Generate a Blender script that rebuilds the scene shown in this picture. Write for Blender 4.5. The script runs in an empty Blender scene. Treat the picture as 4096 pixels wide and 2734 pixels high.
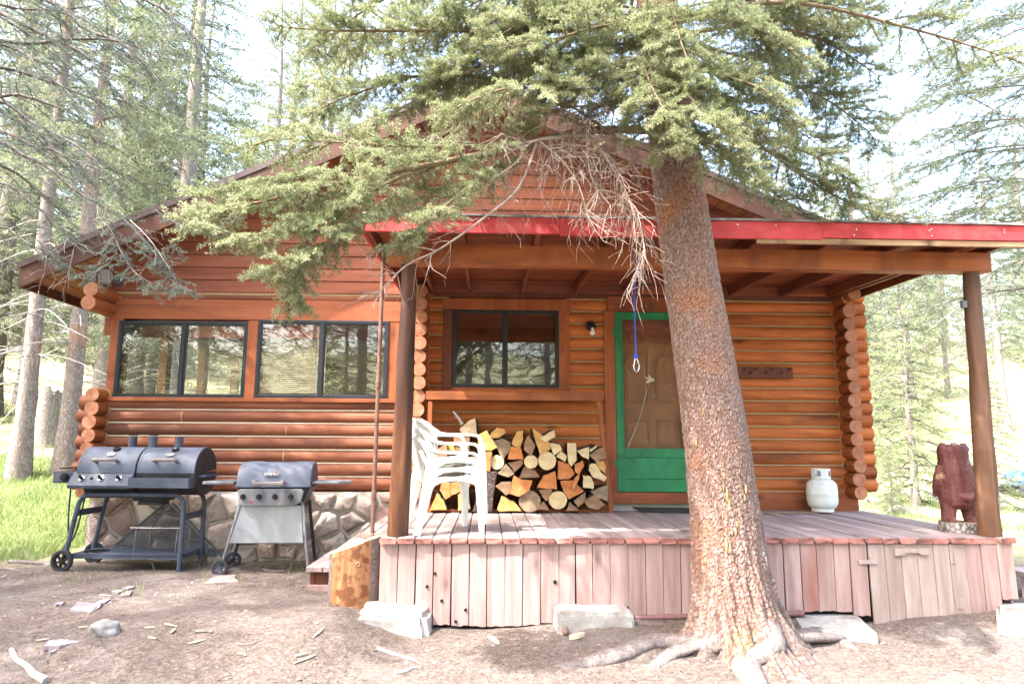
import bpy, bmesh, math, random
import numpy as np
from mathutils import Vector, Matrix
R = math.radians
rng = np.random.default_rng(7)
rnd = random.Random(11)
scn = bpy.context.scene
COL = scn.collection
# ------------------------------------------------------------------ camera
EYE = Vector((0, 0, 1.43))
CAM_M = Matrix.Rotation(R(-2.0), 3, 'Z') @ Matrix.Rotation(R(90 + 8.5), 3, 'X') @ Matrix.Rotation(R(0.3), 3, 'Z')
cd = bpy.data.cameras.new('camera'); cam = bpy.data.objects.new('camera', cd); COL.objects.link(cam)
cd.sensor_width = 36; cd.lens = 24; cd.clip_end = 1000; cd.clip_start = 0.05
cam.matrix_world = Matrix.Translation(EYE) @ CAM_M.to_4x4()
scn.camera = cam
# ------------------------------------------------------------------ sky, sun, exposure
SUN_TO = Vector((-0.62, -0.36, 0.95)).normalized()      # direction towards the sun
w = bpy.data.worlds.new('World'); scn.world = w; w.use_nodes = True
nt = w.node_tree
bg = nt.nodes['Background']
sky = nt.nodes.new('ShaderNodeTexSky'); sky.sky_type = 'NISHITA'; sky.sun_disc = False
sky.sun_elevation = math.asin(SUN_TO.z); sky.sun_rotation = math.atan2(SUN_TO.x, SUN_TO.y)
sky.air_density = 1.3; sky.dust_density = 5.0; sky.ozone_density = 0.3; sky.altitude = 0
nt.links.new(sky.outputs[0], bg.inputs[0]); bg.inputs[1].default_value = 0.15
sl = bpy.data.lights.new('sun', 'SUN'); sl.energy = 2.0; sl.angle = R(0.55); sl.color = (1, 0.98, 0.955)
so = bpy.data.objects.new('sun', sl); COL.objects.link(so)
so.rotation_euler = SUN_TO.to_track_quat('Z', 'Y').to_euler(); so.location = SUN_TO * 40
scn.view_settings.view_transform = 'Standard'; scn.view_settings.look = 'None'
scn.view_settings.exposure = 3.08; scn.view_settings.gamma = 1
scn.cycles.max_bounces = 8; scn.cycles.diffuse_bounces = 4; scn.cycles.transparent_max_bounces = 12
scn.cycles.use_denoising = True; scn.cycles.use_adaptive_sampling = True; scn.cycles.adaptive_threshold = 0.003
try: scn.cycles.denoising_prefilter = 'ACCURATE'
except Exception: pass

# ------------------------------------------------------------------ pixel -> point (measured on the photo, 4096 wide)
def ray(px, py): return CAM_M @ Vector((px - 2048, 1367 - py, -2731))
def at(px, py, Y):
    d = ray(px, py); return EYE + d * (Y / d.y)
def onz(px, py, z):
    d = ray(px, py); return EYE + d * ((z - EYE.z) / d.z)
V_ = 1.74372
def av(x, y, Y): return at(x * V_, y * V_, Y)
def sstep(a, b, x):
    t = np.clip((np.asarray(x, float) - a) / (b - a), 0, 1); return t * t * (3 - 2 * t)
def gz(x, y):
    x = np.asarray(x, float); y = np.asarray(y, float)
    z = 0.19 * sstep(4.0, 5.3, y) * sstep(-0.5, -1.25, x)
    z = z + 0.14 * sstep(4.6, 5.8, y) * sstep(2.6, 4.2, x)
    z = np.maximum(z, 0.17 * sstep(5.6, 7.5, y))
    y0 = 9.5 + 6.5 * sstep(3, 7, x)
    z = z + 0.20 * np.clip(y - y0, 0, 22) + 0.15 * np.clip(y - 31.5, 0, 60) * sstep(-60, 10, x + 30)
    z = z + 0.07 * np.clip(np.abs(x) - 7, 0, 30) * sstep(7, 14, y) * np.where(x > 0, sstep(14, 22, y), 1)
    z = z + 0.085 * np.exp(-((y - 5.35) / .55) ** 2) * sstep(.45, .95, x) * sstep(3.0, 2.2, x) + .045 * np.exp(-((y - 5.3) / .55) ** 2) * sstep(-1.4, -.9, x)
    z = z + 0.22 * np.clip(-y - 14, 0, 60)
    z = z + 0.012 * np.sin(x * 2.1 + 1.3 * y) + 0.010 * np.sin(x * 4.3 - 2.7 * y + 1) + 0.006 * np.sin(7.1 * x + 5.3 * y)
    return z
def gzf(x, y): return float(gz(x, y))
def ong(px, py):
    """ground point under a pixel"""
    d = ray(px, py); p = EYE + d * ((0 - EYE.z) / d.z)
    for _ in range(12):
        z = gzf(p.x, p.y); p = EYE + d * ((z - EYE.z) / d.z)
    return Vector((p.x, p.y, gzf(p.x, p.y)))

# ------------------------------------------------------------------ objects
ORG = {}
def tag(o, label=None, cat=None, group=None, kind=None):
    if label: o['label'] = label
    if cat: o['category'] = cat
    if group: o['group'] = group
    if kind: o['kind'] = kind
    return o
def thing(name, label, cat, loc=(0, 0, 0), group=None):
    o = bpy.data.objects.new(name, None); COL.objects.link(o); o.location = loc
    o.empty_display_size = 0.1
    ORG[o.name] = Vector(loc); return tag(o, label, cat, group)
def link(name, me, mats, parent=None, smooth=40, bevel=0, seg=2):
    for m in (mats if isinstance(mats, (list, tuple)) else [mats]): me.materials.append(m)
    o = bpy.data.objects.new(name, me); COL.objects.link(o)
    if parent is not None:
        o.parent = parent; ORG[o.name] = ORG[parent.name]
        off = ORG[parent.name]
        if off.length > 0: me.transform(Matrix.Translation(-off))
    else: ORG[o.name] = Vector((0, 0, 0))
    if smooth:
        me.polygons.foreach_set('use_smooth', np.ones(len(me.polygons), bool))
        if smooth < 180: me.set_sharp_from_angle(angle=R(smooth))
    if bevel:
        b = o.modifiers.new('bevel', 'BEVEL'); b.width = bevel; b.segments = seg; b.limit_method = 'ANGLE'; b.angle_limit = R(35)
    return o
def frame_of(d):
    d = Vector(d).normalized()
    a = Vector((0, 0, 1)) if abs(d.z) < 0.9 else Vector((0, 1, 0))
    u = d.cross(a).normalized(); v = d.cross(u).normalized()
    return d, u, v
class MB:
    def __init__(s): s.v = []; s.f = []; s.m = []
    def add(s, vs, fs, mi=0):
        b = len(s.v); s.v += [tuple(p) for p in vs]; s.f += [tuple(i + b for i in f) for f in fs]; s.m += [mi] * len(fs); return s
    def hexa(s, p, mi=0):      # 8 points: bottom 4 ccw, top 4 ccw
        return s.add(p, [(3, 2, 1, 0), (4, 5, 6, 7), (0, 1, 5, 4), (1, 2, 6, 5), (2, 3, 7, 6), (3, 0, 4, 7)], mi)
    def box(s, lo, hi, mi=0):
        x0, y0, z0 = lo; x1, y1, z1 = hi
        if x0 > x1: x0, x1 = x1, x0
        if y0 > y1: y0, y1 = y1, y0
        if z0 > z1: z0, z1 = z1, z0
        return s.hexa([(x0, y0, z0), (x1, y0, z0), (x1, y1, z0), (x0, y1, z0), (x0, y0, z1), (x1, y0, z1), (x1, y1, z1), (x0, y1, z1)], mi)
    def bar(s, a, b, wd, ht, up=(0, 0, 1), mi=0):   # rectangular bar from a to b (axis on its centre line)
        a = Vector(a); b = Vector(b); d = (b - a).normalized(); up = Vector(up)
        u = d.cross(up).normalized(); v = u.cross(d).normalized()
        q = []
        for e in (a, b):
            q += [e - u * wd / 2 - v * ht / 2, e + u * wd / 2 - v * ht / 2, e + u * wd / 2 + v * ht / 2, e - u * wd / 2 + v * ht / 2]
        return s.add(q, [(0, 1, 2, 3), (7, 6, 5, 4), (0, 4, 5, 1), (1, 5, 6, 2), (2, 6, 7, 3), (3, 7, 4, 0)], mi)
    def tube(s, pts, rad, n=10, caps=True, mi=0, jit=0, cmi=None):
        pts = [Vector(p) for p in pts]; m = len(pts)
        if not isinstance(rad, (list, tuple)): rad = [rad] * m
        b = len(s.v); d0, u, v = frame_of(pts[1] - pts[0])
        for i, p in enumerate(pts):
            d = (pts[min(i + 1, m - 1)] - pts[max(i - 1, 0)]).normalized()
            u = (u - d * u.dot(d)).normalized(); v = d.cross(u)
            for k in range(n):
                t = 2 * math.pi * k / n; r = rad[i] * (1 + (rnd.uniform(-jit, jit) if jit else 0))
                s.v.append(tuple(p + (u * math.cos(t) + v * math.sin(t)) * r))
        for i in range(m - 1):
            for k in range(n):
                a = b + i * n + k; c = b + i * n + (k + 1) % n
                s.f.append((a, c, c + n, a + n)); s.m.append(mi)
        if caps:
            s.f.append(tuple(b + k for k in reversed(range(n)))); s.m.append(mi if cmi is None else cmi)
            s.f.append(tuple(b + (m - 1) * n + k for k in range(n))); s.m.append(mi if cmi is None else cmi)
        return s
    def cyl(s, a, b, r0, r1=None, n=16, mi=0, cmi=None): return s.tube([a, b], [r0, r0 if r1 is None else r1], n, True, mi, 0, cmi)
    def lathe(s, prof, c=(0, 0, 0), n=24, mi=0, axis='z', close=True):
        b = len(s.v); c = Vector(c); m = len(prof)
        for r, h in prof:
            for k in range(n):
                t = 2 * math.pi * k / n; x, y = r * math.cos(t), r * math.sin(t)
                q = Vector((x, y, h)) if axis == 'z' else (Vector((x, h, y)) if axis == 'y' else Vector((h, x, y)))
                s.v.append(tuple(c + q))
        for i in range(m - 1):
            for k in range(n):
                a = b + i * n + k; d = b + i * n + (k + 1) % n
                s.f.append((a, d, d + n, a + n)); s.m.append(mi)
        if close:
            s.f.append(tuple(b + k for k in reversed(range(n)))); s.m.append(mi)
            s.f.append(tuple(b + (m - 1) * n + k for k in range(n))); s.m.append(mi)
        return s
    def prism(s, poly, d, mi=0, cmi=None):          # poly: 3-D points, extruded by vector d
        n = len(poly); d = Vector(d); p = [Vector(q) for q in poly]; b = len(s.v)
        s.v += [tuple(q) for q in p] + [tuple(q + d) for q in p]
        c = mi if cmi is None else cmi
        s.f.append(tuple(b + i for i in range(n))); s.m.append(c)
        s.f.append(tuple(b + n + i for i in reversed(range(n)))); s.m.append(c)
        for i in range(n):
            j = (i + 1) % n; s.f.append((b + i, b + n + i, b + n + j, b + j)); s.m.append(mi)
        return s
    def grid(s, P, close_u=False, mi=0):            # P[i][j] points
        b = len(s.v); m = len(P); n = len(P[0])
        for r in P: s.v += [tuple(q) for q in r]
        for i in range(m - 1):
            for j in range(n - (0 if close_u else 1)):
                a = b + i * n + j; c = b + i * n + (j + 1) % n
                s.f.append((a, c, c + n, a + n)); s.m.append(mi)
        return s
    def build(s, name, mats, parent=None, smooth=40, bevel=0, fix=True, seg=2):
        me = bpy.data.meshes.new(name); me.from_pydata(s.v, [], s.f)
        if isinstance(mats, (list, tuple)) and len(mats) > 1: me.polygons.foreach_set('material_index', s.m)
        if fix:
            bm = bmesh.new(); bm.from_mesh(me); bmesh.ops.recalc_face_normals(bm, faces=bm.faces); bm.to_mesh(me); bm.free()
        me.update(); return link(name, me, mats, parent, smooth, bevel, seg)
def np_mesh(name, V, F, mats, parent=None, smooth=0, attr=None):
    """V (n,3) F (m,k) arrays -> object"""
    me = bpy.data.meshes.new(name); V = np.ascontiguousarray(V, np.float32); F = np.ascontiguousarray(F, np.int32)
    me.vertices.add(len(V)); me.vertices.foreach_set('co', V.ravel())
    k = F.shape[1]; me.loops.add(F.size); me.loops.foreach_set('vertex_index', F.ravel())
    me.polygons.add(len(F)); me.polygons.foreach_set('loop_start', np.arange(0, F.size, k, dtype=np.int32))
    me.polygons.foreach_set('loop_total', np.full(len(F), k, np.int32))
    me.update(calc_edges=True)
    if attr:
        for nm, arr in attr.items():
            a = me.attributes.new(nm, 'FLOAT', 'POINT'); a.data.foreach_set('value', np.ascontiguousarray(arr, np.float32))
    me.validate()
    return link(name, me, mats, parent, smooth)
def copy_tree(o, parent=None):
    c = o.copy(); COL.objects.link(c)
    if parent is not None: c.parent = parent
    for ch in list(o.children): copy_tree(ch, c)
    return c

# ------------------------------------------------------------------ materials
def lnk(nt, a, b): nt.links.new(a, b)
def ramp(nt, fac, stops):
    r = nt.nodes.new('ShaderNodeValToRGB'); e = r.color_ramp.elements
    while len(e) < len(stops): e.new(0.5)
    for i, (p, c) in enumerate(stops):
        e[i].position = p; e[i].color = (*c, 1) if len(c) == 3 else c
    lnk(nt, fac, r.inputs[0]); return r.outputs[0]
def pmat(name, stops, scale=8, stretch=(1, 1, 1), detail=6, rough=0.7, bump=0.25, bdist=0.01, island=0.0, spec=0.3,
         metal=0.0, stain=None, distort=0.3, nrough=0.6, coat=0, knots=None):
    m = bpy.data.materials.new(name); m.use_nodes = True; nt = m.node_tree; B = nt.nodes['Principled BSDF']
    tc = nt.nodes.new('ShaderNodeTexCoord'); vec = tc.outputs['Object']
    if island:
        g = nt.nodes.new('ShaderNodeNewGeometry'); ri = g.outputs['Random Per Island']
        vm = nt.nodes.new('ShaderNodeVectorMath'); vm.operation = 'MULTIPLY_ADD'
        vm.inputs[1].default_value = (37, 23, 51); lnk(nt, ri, vm.inputs[0]); lnk(nt, vec, vm.inputs[2]); vec = vm.outputs[0]
    mp = nt.nodes.new('ShaderNodeMapping'); mp.inputs['Scale'].default_value = stretch; lnk(nt, vec, mp.inputs[0])
    no = nt.nodes.new('ShaderNodeTexNoise'); no.inputs['Scale'].default_value = scale; no.inputs['Detail'].default_value = detail
    no.inputs['Roughness'].default_value = nrough; no.inputs['Distortion'].default_value = distort
    lnk(nt, mp.outputs[0], no.inputs['Vector'])
    c = ramp(nt, no.outputs[0], stops)
    if stain:      # (colour, scale, lo, hi, stretch)
        n2 = nt.nodes.new('ShaderNodeTexNoise'); n2.inputs['Scale'].default_value = stain[1]; n2.inputs['Detail'].default_value = 5
        m2 = nt.nodes.new('ShaderNodeMapping'); m2.inputs['Scale'].default_value = stain[4] if len(stain) > 4 else (1, 1, 1)
        m2.inputs['Location'].default_value = (3.1, 1.7, 5.3)
        lnk(nt, vec, m2.inputs[0]); lnk(nt, m2.outputs[0], n2.inputs['Vector'])
        f = ramp(nt, n2.outputs[0], [(stain[2], (0, 0, 0)), (stain[3], (1, 1, 1))])
        mx = nt.nodes.new('ShaderNodeMixRGB'); lnk(nt, f, mx.inputs[0]); lnk(nt, c, mx.inputs[1]); mx.inputs[2].default_value = (*stain[0], 1)
        c = mx.outputs[0]
    if knots:      # (stretch, colour): small dark knots scattered along the grain
        kv = nt.nodes.new('ShaderNodeTexVoronoi'); kv.inputs['Scale'].default_value = 3.4; km = nt.nodes.new('ShaderNodeMapping'); km.inputs['Scale'].default_value = knots[0]
        lnk(nt, vec, km.inputs[0]); lnk(nt, km.outputs[0], kv.inputs['Vector'])
        kf = ramp(nt, kv.outputs['Distance'], [(.04, (.85, .85, .85)), (.10, (.3, .3, .3)), (.17, (0, 0, 0))])
        kx = nt.nodes.new('ShaderNodeMixRGB'); lnk(nt, kf, kx.inputs[0]); lnk(nt, c, kx.inputs[1]); kx.inputs[2].default_value = (*knots[1], 1); c = kx.outputs[0]
    if island:
        hs = nt.nodes.new('ShaderNodeHueSaturation'); ma = nt.nodes.new('ShaderNodeMapRange')
        ma.inputs['To Min'].default_value = 1 - island; ma.inputs['To Max'].default_value = 1 + island
        lnk(nt, ri, ma.inputs[0]); lnk(nt, ma.outputs[0], hs.inputs['Value']); lnk(nt, c, hs.inputs['Color']); c = hs.outputs[0]
    lnk(nt, c, B.inputs['Base Color']); B.inputs['Roughness'].default_value = rough
    B.inputs['Specular IOR Level'].default_value = spec; B.inputs['Metallic'].default_value = metal
    if coat: B.inputs['Coat Weight'].default_value = coat
    if bump:
        b = nt.nodes.new('ShaderNodeBump'); b.inputs['Strength'].default_value = bump; b.inputs['Distance'].default_value = bdist
        lnk(nt, no.outputs[0], b.inputs['Height']); lnk(nt, b.outputs[0], B.inputs['Normal'])
    return m
def woodm(name, dark, mid, light, axis='x', scale=9, rough=0.6, bump=0.2, island=0.12, stain=None, spec=0.3):
    st = {'x': (0.09, 1, 1), 'y': (1, 0.09, 1), 'z': (1, 1, 0.09)}[axis]
    return pmat(name, [(0.28, dark), (0.5, mid), (0.72, light)], scale * 1.0, st, 8, rough, bump, 0.006, island, spec, stain=stain, distort=0.8, knots=({'x': (.4, 1, 1), 'y': (1, .4, 1), 'z': (1, 1, .4)}[axis], tuple(v * .45 for v in dark)))
def leafm(name, dark, mid, light, trans=0.3, rough=0.55):
    m = bpy.data.materials.new(name); m.use_nodes = True; nt = m.node_tree; B = nt.nodes['Principled BSDF']
    g = nt.nodes.new('ShaderNodeNewGeometry')
    tc = nt.nodes.new('ShaderNodeTexCoord'); no = nt.nodes.new('ShaderNodeTexNoise'); no.inputs['Scale'].default_value = 2.2; no.inputs['Detail'].default_value = 4
    lnk(nt, tc.outputs['Object'], no.inputs['Vector'])
    mx = nt.nodes.new('ShaderNodeMath'); mx.operation = 'MULTIPLY_ADD'; mx.inputs[1].default_value = 0.45
    lnk(nt, g.outputs['Random Per Island'], mx.inputs[0])
    m3 = nt.nodes.new('ShaderNodeMath'); m3.operation = 'MULTIPLY_ADD'; m3.inputs[1].default_value = 1.1; m3.inputs[2].default_value = -0.28
    lnk(nt, no.outputs[0], m3.inputs[0]); lnk(nt, m3.outputs[0], mx.inputs[2])
    c = ramp(nt, mx.outputs[0], [(0.15, dark), (0.5, mid), (0.85, light)])
    lnk(nt, c, B.inputs['Base Color']); B.inputs['Roughness'].default_value = rough; B.inputs['Specular IOR Level'].default_value = 0.35
    if trans:
        t = nt.nodes.new('ShaderNodeBsdfTranslucent'); lnk(nt, c, t.inputs[0])
        ms = nt.nodes.new('ShaderNodeMixShader'); ms.inputs[0].default_value = trans
        out = nt.nodes['Material Output']; lnk(nt, B.outputs[0], ms.inputs[1]); lnk(nt, t.outputs[0], ms.inputs[2]); lnk(nt, ms.outputs[0], out.inputs[0])
    return m
def barkm(name, stops, crack, vs=(26, 26, 13), bump=0.9, attr=False, stain=None):
    m = bpy.data.materials.new(name); m.use_nodes = True; nt = m.node_tree; B = nt.nodes['Principled BSDF']
    tc = nt.nodes.new('ShaderNodeTexCoord'); mp = nt.nodes.new('ShaderNodeMapping'); mp.inputs['Scale'].default_value = vs
    lnk(nt, tc.outputs['Object'], mp.inputs[0])
    no = nt.nodes.new('ShaderNodeTexNoise'); no.inputs['Scale'].default_value = 1.3; no.inputs['Detail'].default_value = 8; no.inputs['Roughness'].default_value = 0.68
    lnk(nt, mp.outputs[0], no.inputs['Vector'])
    vo = nt.nodes.new('ShaderNodeTexVoronoi'); vo.feature = 'DISTANCE_TO_EDGE'; vo.inputs['Scale'].default_value = 1.0
    ad = nt.nodes.new('ShaderNodeVectorMath'); ad.operation = 'MULTIPLY_ADD'; ad.inputs[1].default_value = (0.9, 0.9, 0.9)
    lnk(nt, no.outputs['Color'], ad.inputs[0]); lnk(nt, mp.outputs[0], ad.inputs[2]); lnk(nt, ad.outputs[0], vo.inputs['Vector'])
    v2 = nt.nodes.new('ShaderNodeTexVoronoi'); v2.inputs['Scale'].default_value = 1.0; lnk(nt, ad.outputs[0], v2.inputs['Vector'])
    sp = nt.nodes.new('ShaderNodeSeparateColor'); lnk(nt, v2.outputs['Color'], sp.inputs[0])
    if attr:
        sp = nt.nodes.new('ShaderNodeAttribute'); sp.attribute_name = 'tone'
    mm = nt.nodes.new('ShaderNodeMath'); mm.operation = 'MULTIPLY_ADD'; mm.inputs[1].default_value = 0.35; 
    lnk(nt, sp.outputs['Fac'] if attr else sp.outputs[0], mm.inputs[0])
    m4 = nt.nodes.new('ShaderNodeMath'); m4.operation = 'MULTIPLY_ADD'; m4.inputs[1].default_value = 1.0; m4.inputs[2].default_value = -0.18
    lnk(nt, no.outputs[0], m4.inputs[0]); lnk(nt, m4.outputs[0], mm.inputs[2])
    c = ramp(nt, mm.outputs[0], stops)
    if stain:
        n2 = nt.nodes.new('ShaderNodeTexNoise'); n2.inputs['Scale'].default_value = stain[1]; n2.inputs['Detail'].default_value = 5
        lnk(nt, tc.outputs['Object'], n2.inputs['Vector'])
        f = ramp(nt, n2.outputs[0], [(stain[2], (0, 0, 0)), (stain[3], (1, 1, 1))])
        mx = nt.nodes.new('ShaderNodeMixRGB'); lnk(nt, f, mx.inputs[0]); lnk(nt, c, mx.inputs[1]); mx.inputs[2].default_value = (*stain[0], 1); c = mx.outputs[0]
    if attr:
        a = nt.nodes.new('ShaderNodeAttribute'); a.attribute_name = 'crack'; cr = a.outputs['Fac']
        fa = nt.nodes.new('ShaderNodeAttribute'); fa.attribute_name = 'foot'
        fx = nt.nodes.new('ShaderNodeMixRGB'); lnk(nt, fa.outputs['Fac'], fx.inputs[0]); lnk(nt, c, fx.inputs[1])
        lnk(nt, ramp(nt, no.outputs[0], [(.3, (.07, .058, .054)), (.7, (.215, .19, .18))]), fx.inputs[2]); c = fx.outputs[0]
        sa = nt.nodes.new('ShaderNodeAttribute'); sa.attribute_name = 'scar'
        sx = nt.nodes.new('ShaderNodeMixRGB'); lnk(nt, sa.outputs['Fac'], sx.inputs[0]); lnk(nt, c, sx.inputs[1])
        lnk(nt, ramp(nt, no.outputs[0], [(.35, (.13, .08, .05)), (.5, (.34, .24, .14)), (.7, (.44, .37, .28))]), sx.inputs[2]); c = sx.outputs[0]
        f = ramp(nt, cr, [(0.02, (1, 1, 1)), (0.32, (0, 0, 0))])
    else:
        f = ramp(nt, vo.outputs['Distance'], [(0.0, (1, 1, 1)), (0.13, (0, 0, 0))])
    mx = nt.nodes.new('ShaderNodeMixRGB'); lnk(nt, f, mx.inputs[0]); lnk(nt, c, mx.inputs[1]); mx.inputs[2].default_value = (*crack, 1)
    lnk(nt, mx.outputs[0], B.inputs['Base Color']); B.inputs['Roughness'].default_value = 0.9; B.inputs['Specular IOR Level'].default_value = 0.15
    b = nt.nodes.new('ShaderNodeBump'); b.inputs['Strength'].default_value = bump; b.inputs['Distance'].default_value = 0.012
    lnk(nt, (no.outputs[0] if attr else vo.outputs['Distance']), b.inputs['Height']); lnk(nt, b.outputs[0], B.inputs['Normal'])
    return m
def glassm(name, tint=(0.9, 0.93, 0.92), refl=1.5):
    m = bpy.data.materials.new(name); m.use_nodes = True; nt = m.node_tree; out = nt.nodes['Material Output']
    t = nt.nodes.new('ShaderNodeBsdfTransparent'); t.inputs[0].default_value = (*tint, 1)
    g = nt.nodes.new('ShaderNodeBsdfGlossy'); g.inputs['Roughness'].default_value = 0.01; g.inputs[0].default_value = (1, 1, 1, 1)
    f = nt.nodes.new('ShaderNodeFresnel'); f.inputs[0].default_value = refl
    tc = nt.nodes.new('ShaderNodeTexCoord'); no = nt.nodes.new('ShaderNodeTexNoise'); no.inputs['Scale'].default_value = 2.0
    bp = nt.nodes.new('ShaderNodeBump'); bp.inputs['Strength'].default_value = 0.06; bp.inputs['Distance'].default_value = 0.02
    lnk(nt, tc.outputs['Object'], no.inputs['Vector']); lnk(nt, no.outputs[0], bp.inputs['Height']); lnk(nt, bp.outputs[0], g.inputs['Normal'])
    ms = nt.nodes.new('ShaderNodeMixShader'); lnk(nt, f.outputs[0], ms.inputs[0]); lnk(nt, t.outputs[0], ms.inputs[1]); lnk(nt, g.outputs[0], ms.inputs[2])
    lnk(nt, ms.outputs[0], out.inputs[0]); return m
def flat(name, c, rough=0.5, metal=0, spec=0.4, var=0.1, scale=14, bump=0.08):
    lo = tuple(x * (1 - var) for x in c); hi = tuple(min(1, x * (1 + var)) for x in c)
    return pmat(name, [(0.3, lo), (0.7, hi)], scale, (1, 1, 1), 5, rough, bump, 0.003, 0, spec, metal)

M = {}
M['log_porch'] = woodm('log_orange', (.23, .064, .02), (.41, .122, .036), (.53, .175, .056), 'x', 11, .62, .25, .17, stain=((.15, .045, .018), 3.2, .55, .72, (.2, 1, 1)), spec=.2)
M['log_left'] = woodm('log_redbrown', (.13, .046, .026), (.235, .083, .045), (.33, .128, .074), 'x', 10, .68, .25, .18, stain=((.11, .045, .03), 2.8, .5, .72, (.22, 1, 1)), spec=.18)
M['log_side'] = woodm('log_side', (.12, .034, .012), (.25, .075, .022), (.34, .11, .035), 'y', 10, .55, .15, .14)
M['log_end'] = pmat('log_end', [(.3, (.25, .105, .06)), (.5, (.35, .155, .09)), (.7, (.43, .21, .13))], 16, (1, 1, 1), 9, .85, .25, .006, .16, .15, knots=((2.2, .6, 2.2), (.13, .05, .028)))
M['chink'] = flat('chink_tan', (.36, .245, .135), .9, var=.12, spec=.1)
M['siding'] = woodm('siding_board', (.14, .043, .024), (.235, .073, .038), (.31, .105, .056), 'x', 8, .75, .12, .17)
M['trim'] = woodm('trim_board', (.18, .05, .018), (.30, .085, .028), (.38, .12, .045), 'z', 8, .6, .1, .1, stain=((.10, .03, .012), 3, .62, .8))
M['trim_x'] = woodm('trim_board_wide', (.17, .045, .018), (.27, .076, .028), (.35, .11, .042), 'x', 8, .6, .1, .1, stain=((.10, .03, .015), 3, .6, .8))
M['trim_dark'] = woodm('trim_dark', (.07, .022, .013), (.12, .035, .018), (.16, .05, .026), 'z', 8, .6, .1, .1)
M['fascia'] = woodm('rake_board', (.035, .014, .009), (.075, .028, .017), (.12, .047, .027), 'x', 6, .6, .12, .08)
M['soffit'] = woodm('soffit_board', (.14, .045, .02), (.24, .085, .035), (.33, .125, .05), 'y', 8, .6, .12, .15)
M['roofmetal'] = flat('roof_edge_brown', (.072, .042, .040), .45, 0.0, .5, .08)
M['shingle'] = pmat('shingle', [(.3, (.07, .05, .045)), (.7, (.13, .095, .085))], 30, (1, 1, 1), 6, .9, .5)
M['beam'] = woodm('beam_wood', (.16, .045, .016), (.31, .095, .03), (.42, .145, .05), 'x', 6, .55, .12, .05, stain=((.17, .05, .02), 3.5, .5, .7, (.8, 1, .3)))
M['rafter'] = woodm('rafter_wood', (.10, .028, .014), (.17, .05, .022), (.23, .075, .03), 'y', 8, .6, .1, .15)
M['ceilboard'] = woodm('ceiling_board', (.15, .036, .018), (.25, .068, .028), (.32, .10, .04), 'x', 7, .6, .1, .2)
M['redpaint'] = pmat('red_paint', [(.3, (.30, .024, .026)), (.5, (.42, .042, .044)), (.75, (.50, .10, .095))], 7, (.5, 1, .6), 9, .7, .12, .004, .08, .35, stain=((.22, .03, .03), 6, .58, .78, (1, 1, .25)))
M['rawwood'] = woodm('raw_board', (.16, .085, .045), (.33, .20, .11), (.46, .32, .20), 'x', 7, .8, .15, .1, stain=((.08, .045, .03), 5, .58, .7, (1, 1, .3)))
M['felt'] = pmat('roof_felt', [(.35, (.04, .035, .035)), (.65, (.35, .33, .32))], 14, (.3, 1, 3), 6, .8, .4)
M['post'] = woodm('post_wood', (.03, .012, .007), (.085, .03, .014), (.25, .11, .05), 'z', 9, .5, .3, .05, stain=((.035, .013, .008), 3.5, .45, .66, (1, 1, .3)))
M['post_r'] = woodm('post_wood_grey', (.055, .025, .014), (.11, .052, .028), (.20, .105, .062), 'z', 9, .7, .25, .05, stain=((.10, .06, .042), 2, .5, .75, (1, 1, .3)))
M['deck'] = woodm('deck_board', (.19, .14, .13), (.30, .235, .225), (.40, .335, .325), 'y', 9, .75, .2, .13, stain=((.48, .37, .34), 4, .60, .76, (1, .4, 1)))
M['deckend'] = pmat('deck_board_end', [(.35, (.10, .05, .045)), (.5, (.34, .14, .115)), (.75, (.44, .21, .18))], 9, (1, 1, 2), 7, .7, .3, .006, .2)
M['skirt'] = woodm('skirt_board', (.225, .14, .125), (.335, .225, .205), (.42, .31, .29), 'z', 10, .75, .25, .10, stain=((.22, .085, .06), 2.3, .60, .74, (1, 1, .22)))
M['hatch'] = woodm('hatch_board', (.21, .155, .135), (.32, .25, .225), (.40, .325, .30), 'z', 10, .8, .25, .08, stain=((.26, .18, .15), 3, .5, .7, (1, 1, .4)))
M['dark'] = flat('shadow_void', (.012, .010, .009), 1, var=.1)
M['stonewall'] = pmat('foundation_stone', [(.28, (.27, .20, .175)), (.5, (.42, .355, .31)), (.75, (.54, .49, .44))], 5, (1, 1, 1), 9, .9, .6, .03, .22, .2, stain=((.26, .15, .13), 2.5, .5, .7))
M['chink_pale'] = flat('chink_pale', (.50, .41, .30), .9, var=.12, spec=.1)
M['mortar'] = flat('mortar', (.45, .42, .38), .95, var=.15, scale=20, bump=.4)
M['winframe'] = flat('window_frame_dark', (.022, .024, .030), .4, .3)
M['glass'] = glassm('window_glass', refl=2.05)
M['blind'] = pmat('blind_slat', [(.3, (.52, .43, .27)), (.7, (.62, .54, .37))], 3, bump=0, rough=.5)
M['blinddark'] = pmat('blind_slat_dark', [(.3, (.15, .125, .10)), (.7, (.21, .18, .15))], 3, bump=0, rough=.5)  # darker slat colour for the porch window
M['interior'] = woodm('interior_wood', (.16, .075, .025), (.34, .17, .055), (.44, .24, .09), 'x', 5, .6, .05, .1)
M['floor_in'] = flat('interior_floor', (.10, .06, .04), .6)
M['green'] = pmat('green_paint', [(.3, (.008, .145, .055)), (.7, (.016, .235, .085))], 6, (1, 1, .4), 6, .45, .1, .004, .05, .4, stain=((.006, .10, .05), 5, .58, .75, (1, 1, 1.5)))
M['doorin'] = woodm('inner_door', (.22, .105, .046), (.31, .145, .06), (.36, .175, .075), 'z', 6, .55, .05, .05)
M['black'] = flat('black_metal', (.016, .017, .019), .5, .2)
M['steel'] = flat('steel', (.45, .45, .45), .3, .9)
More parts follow.
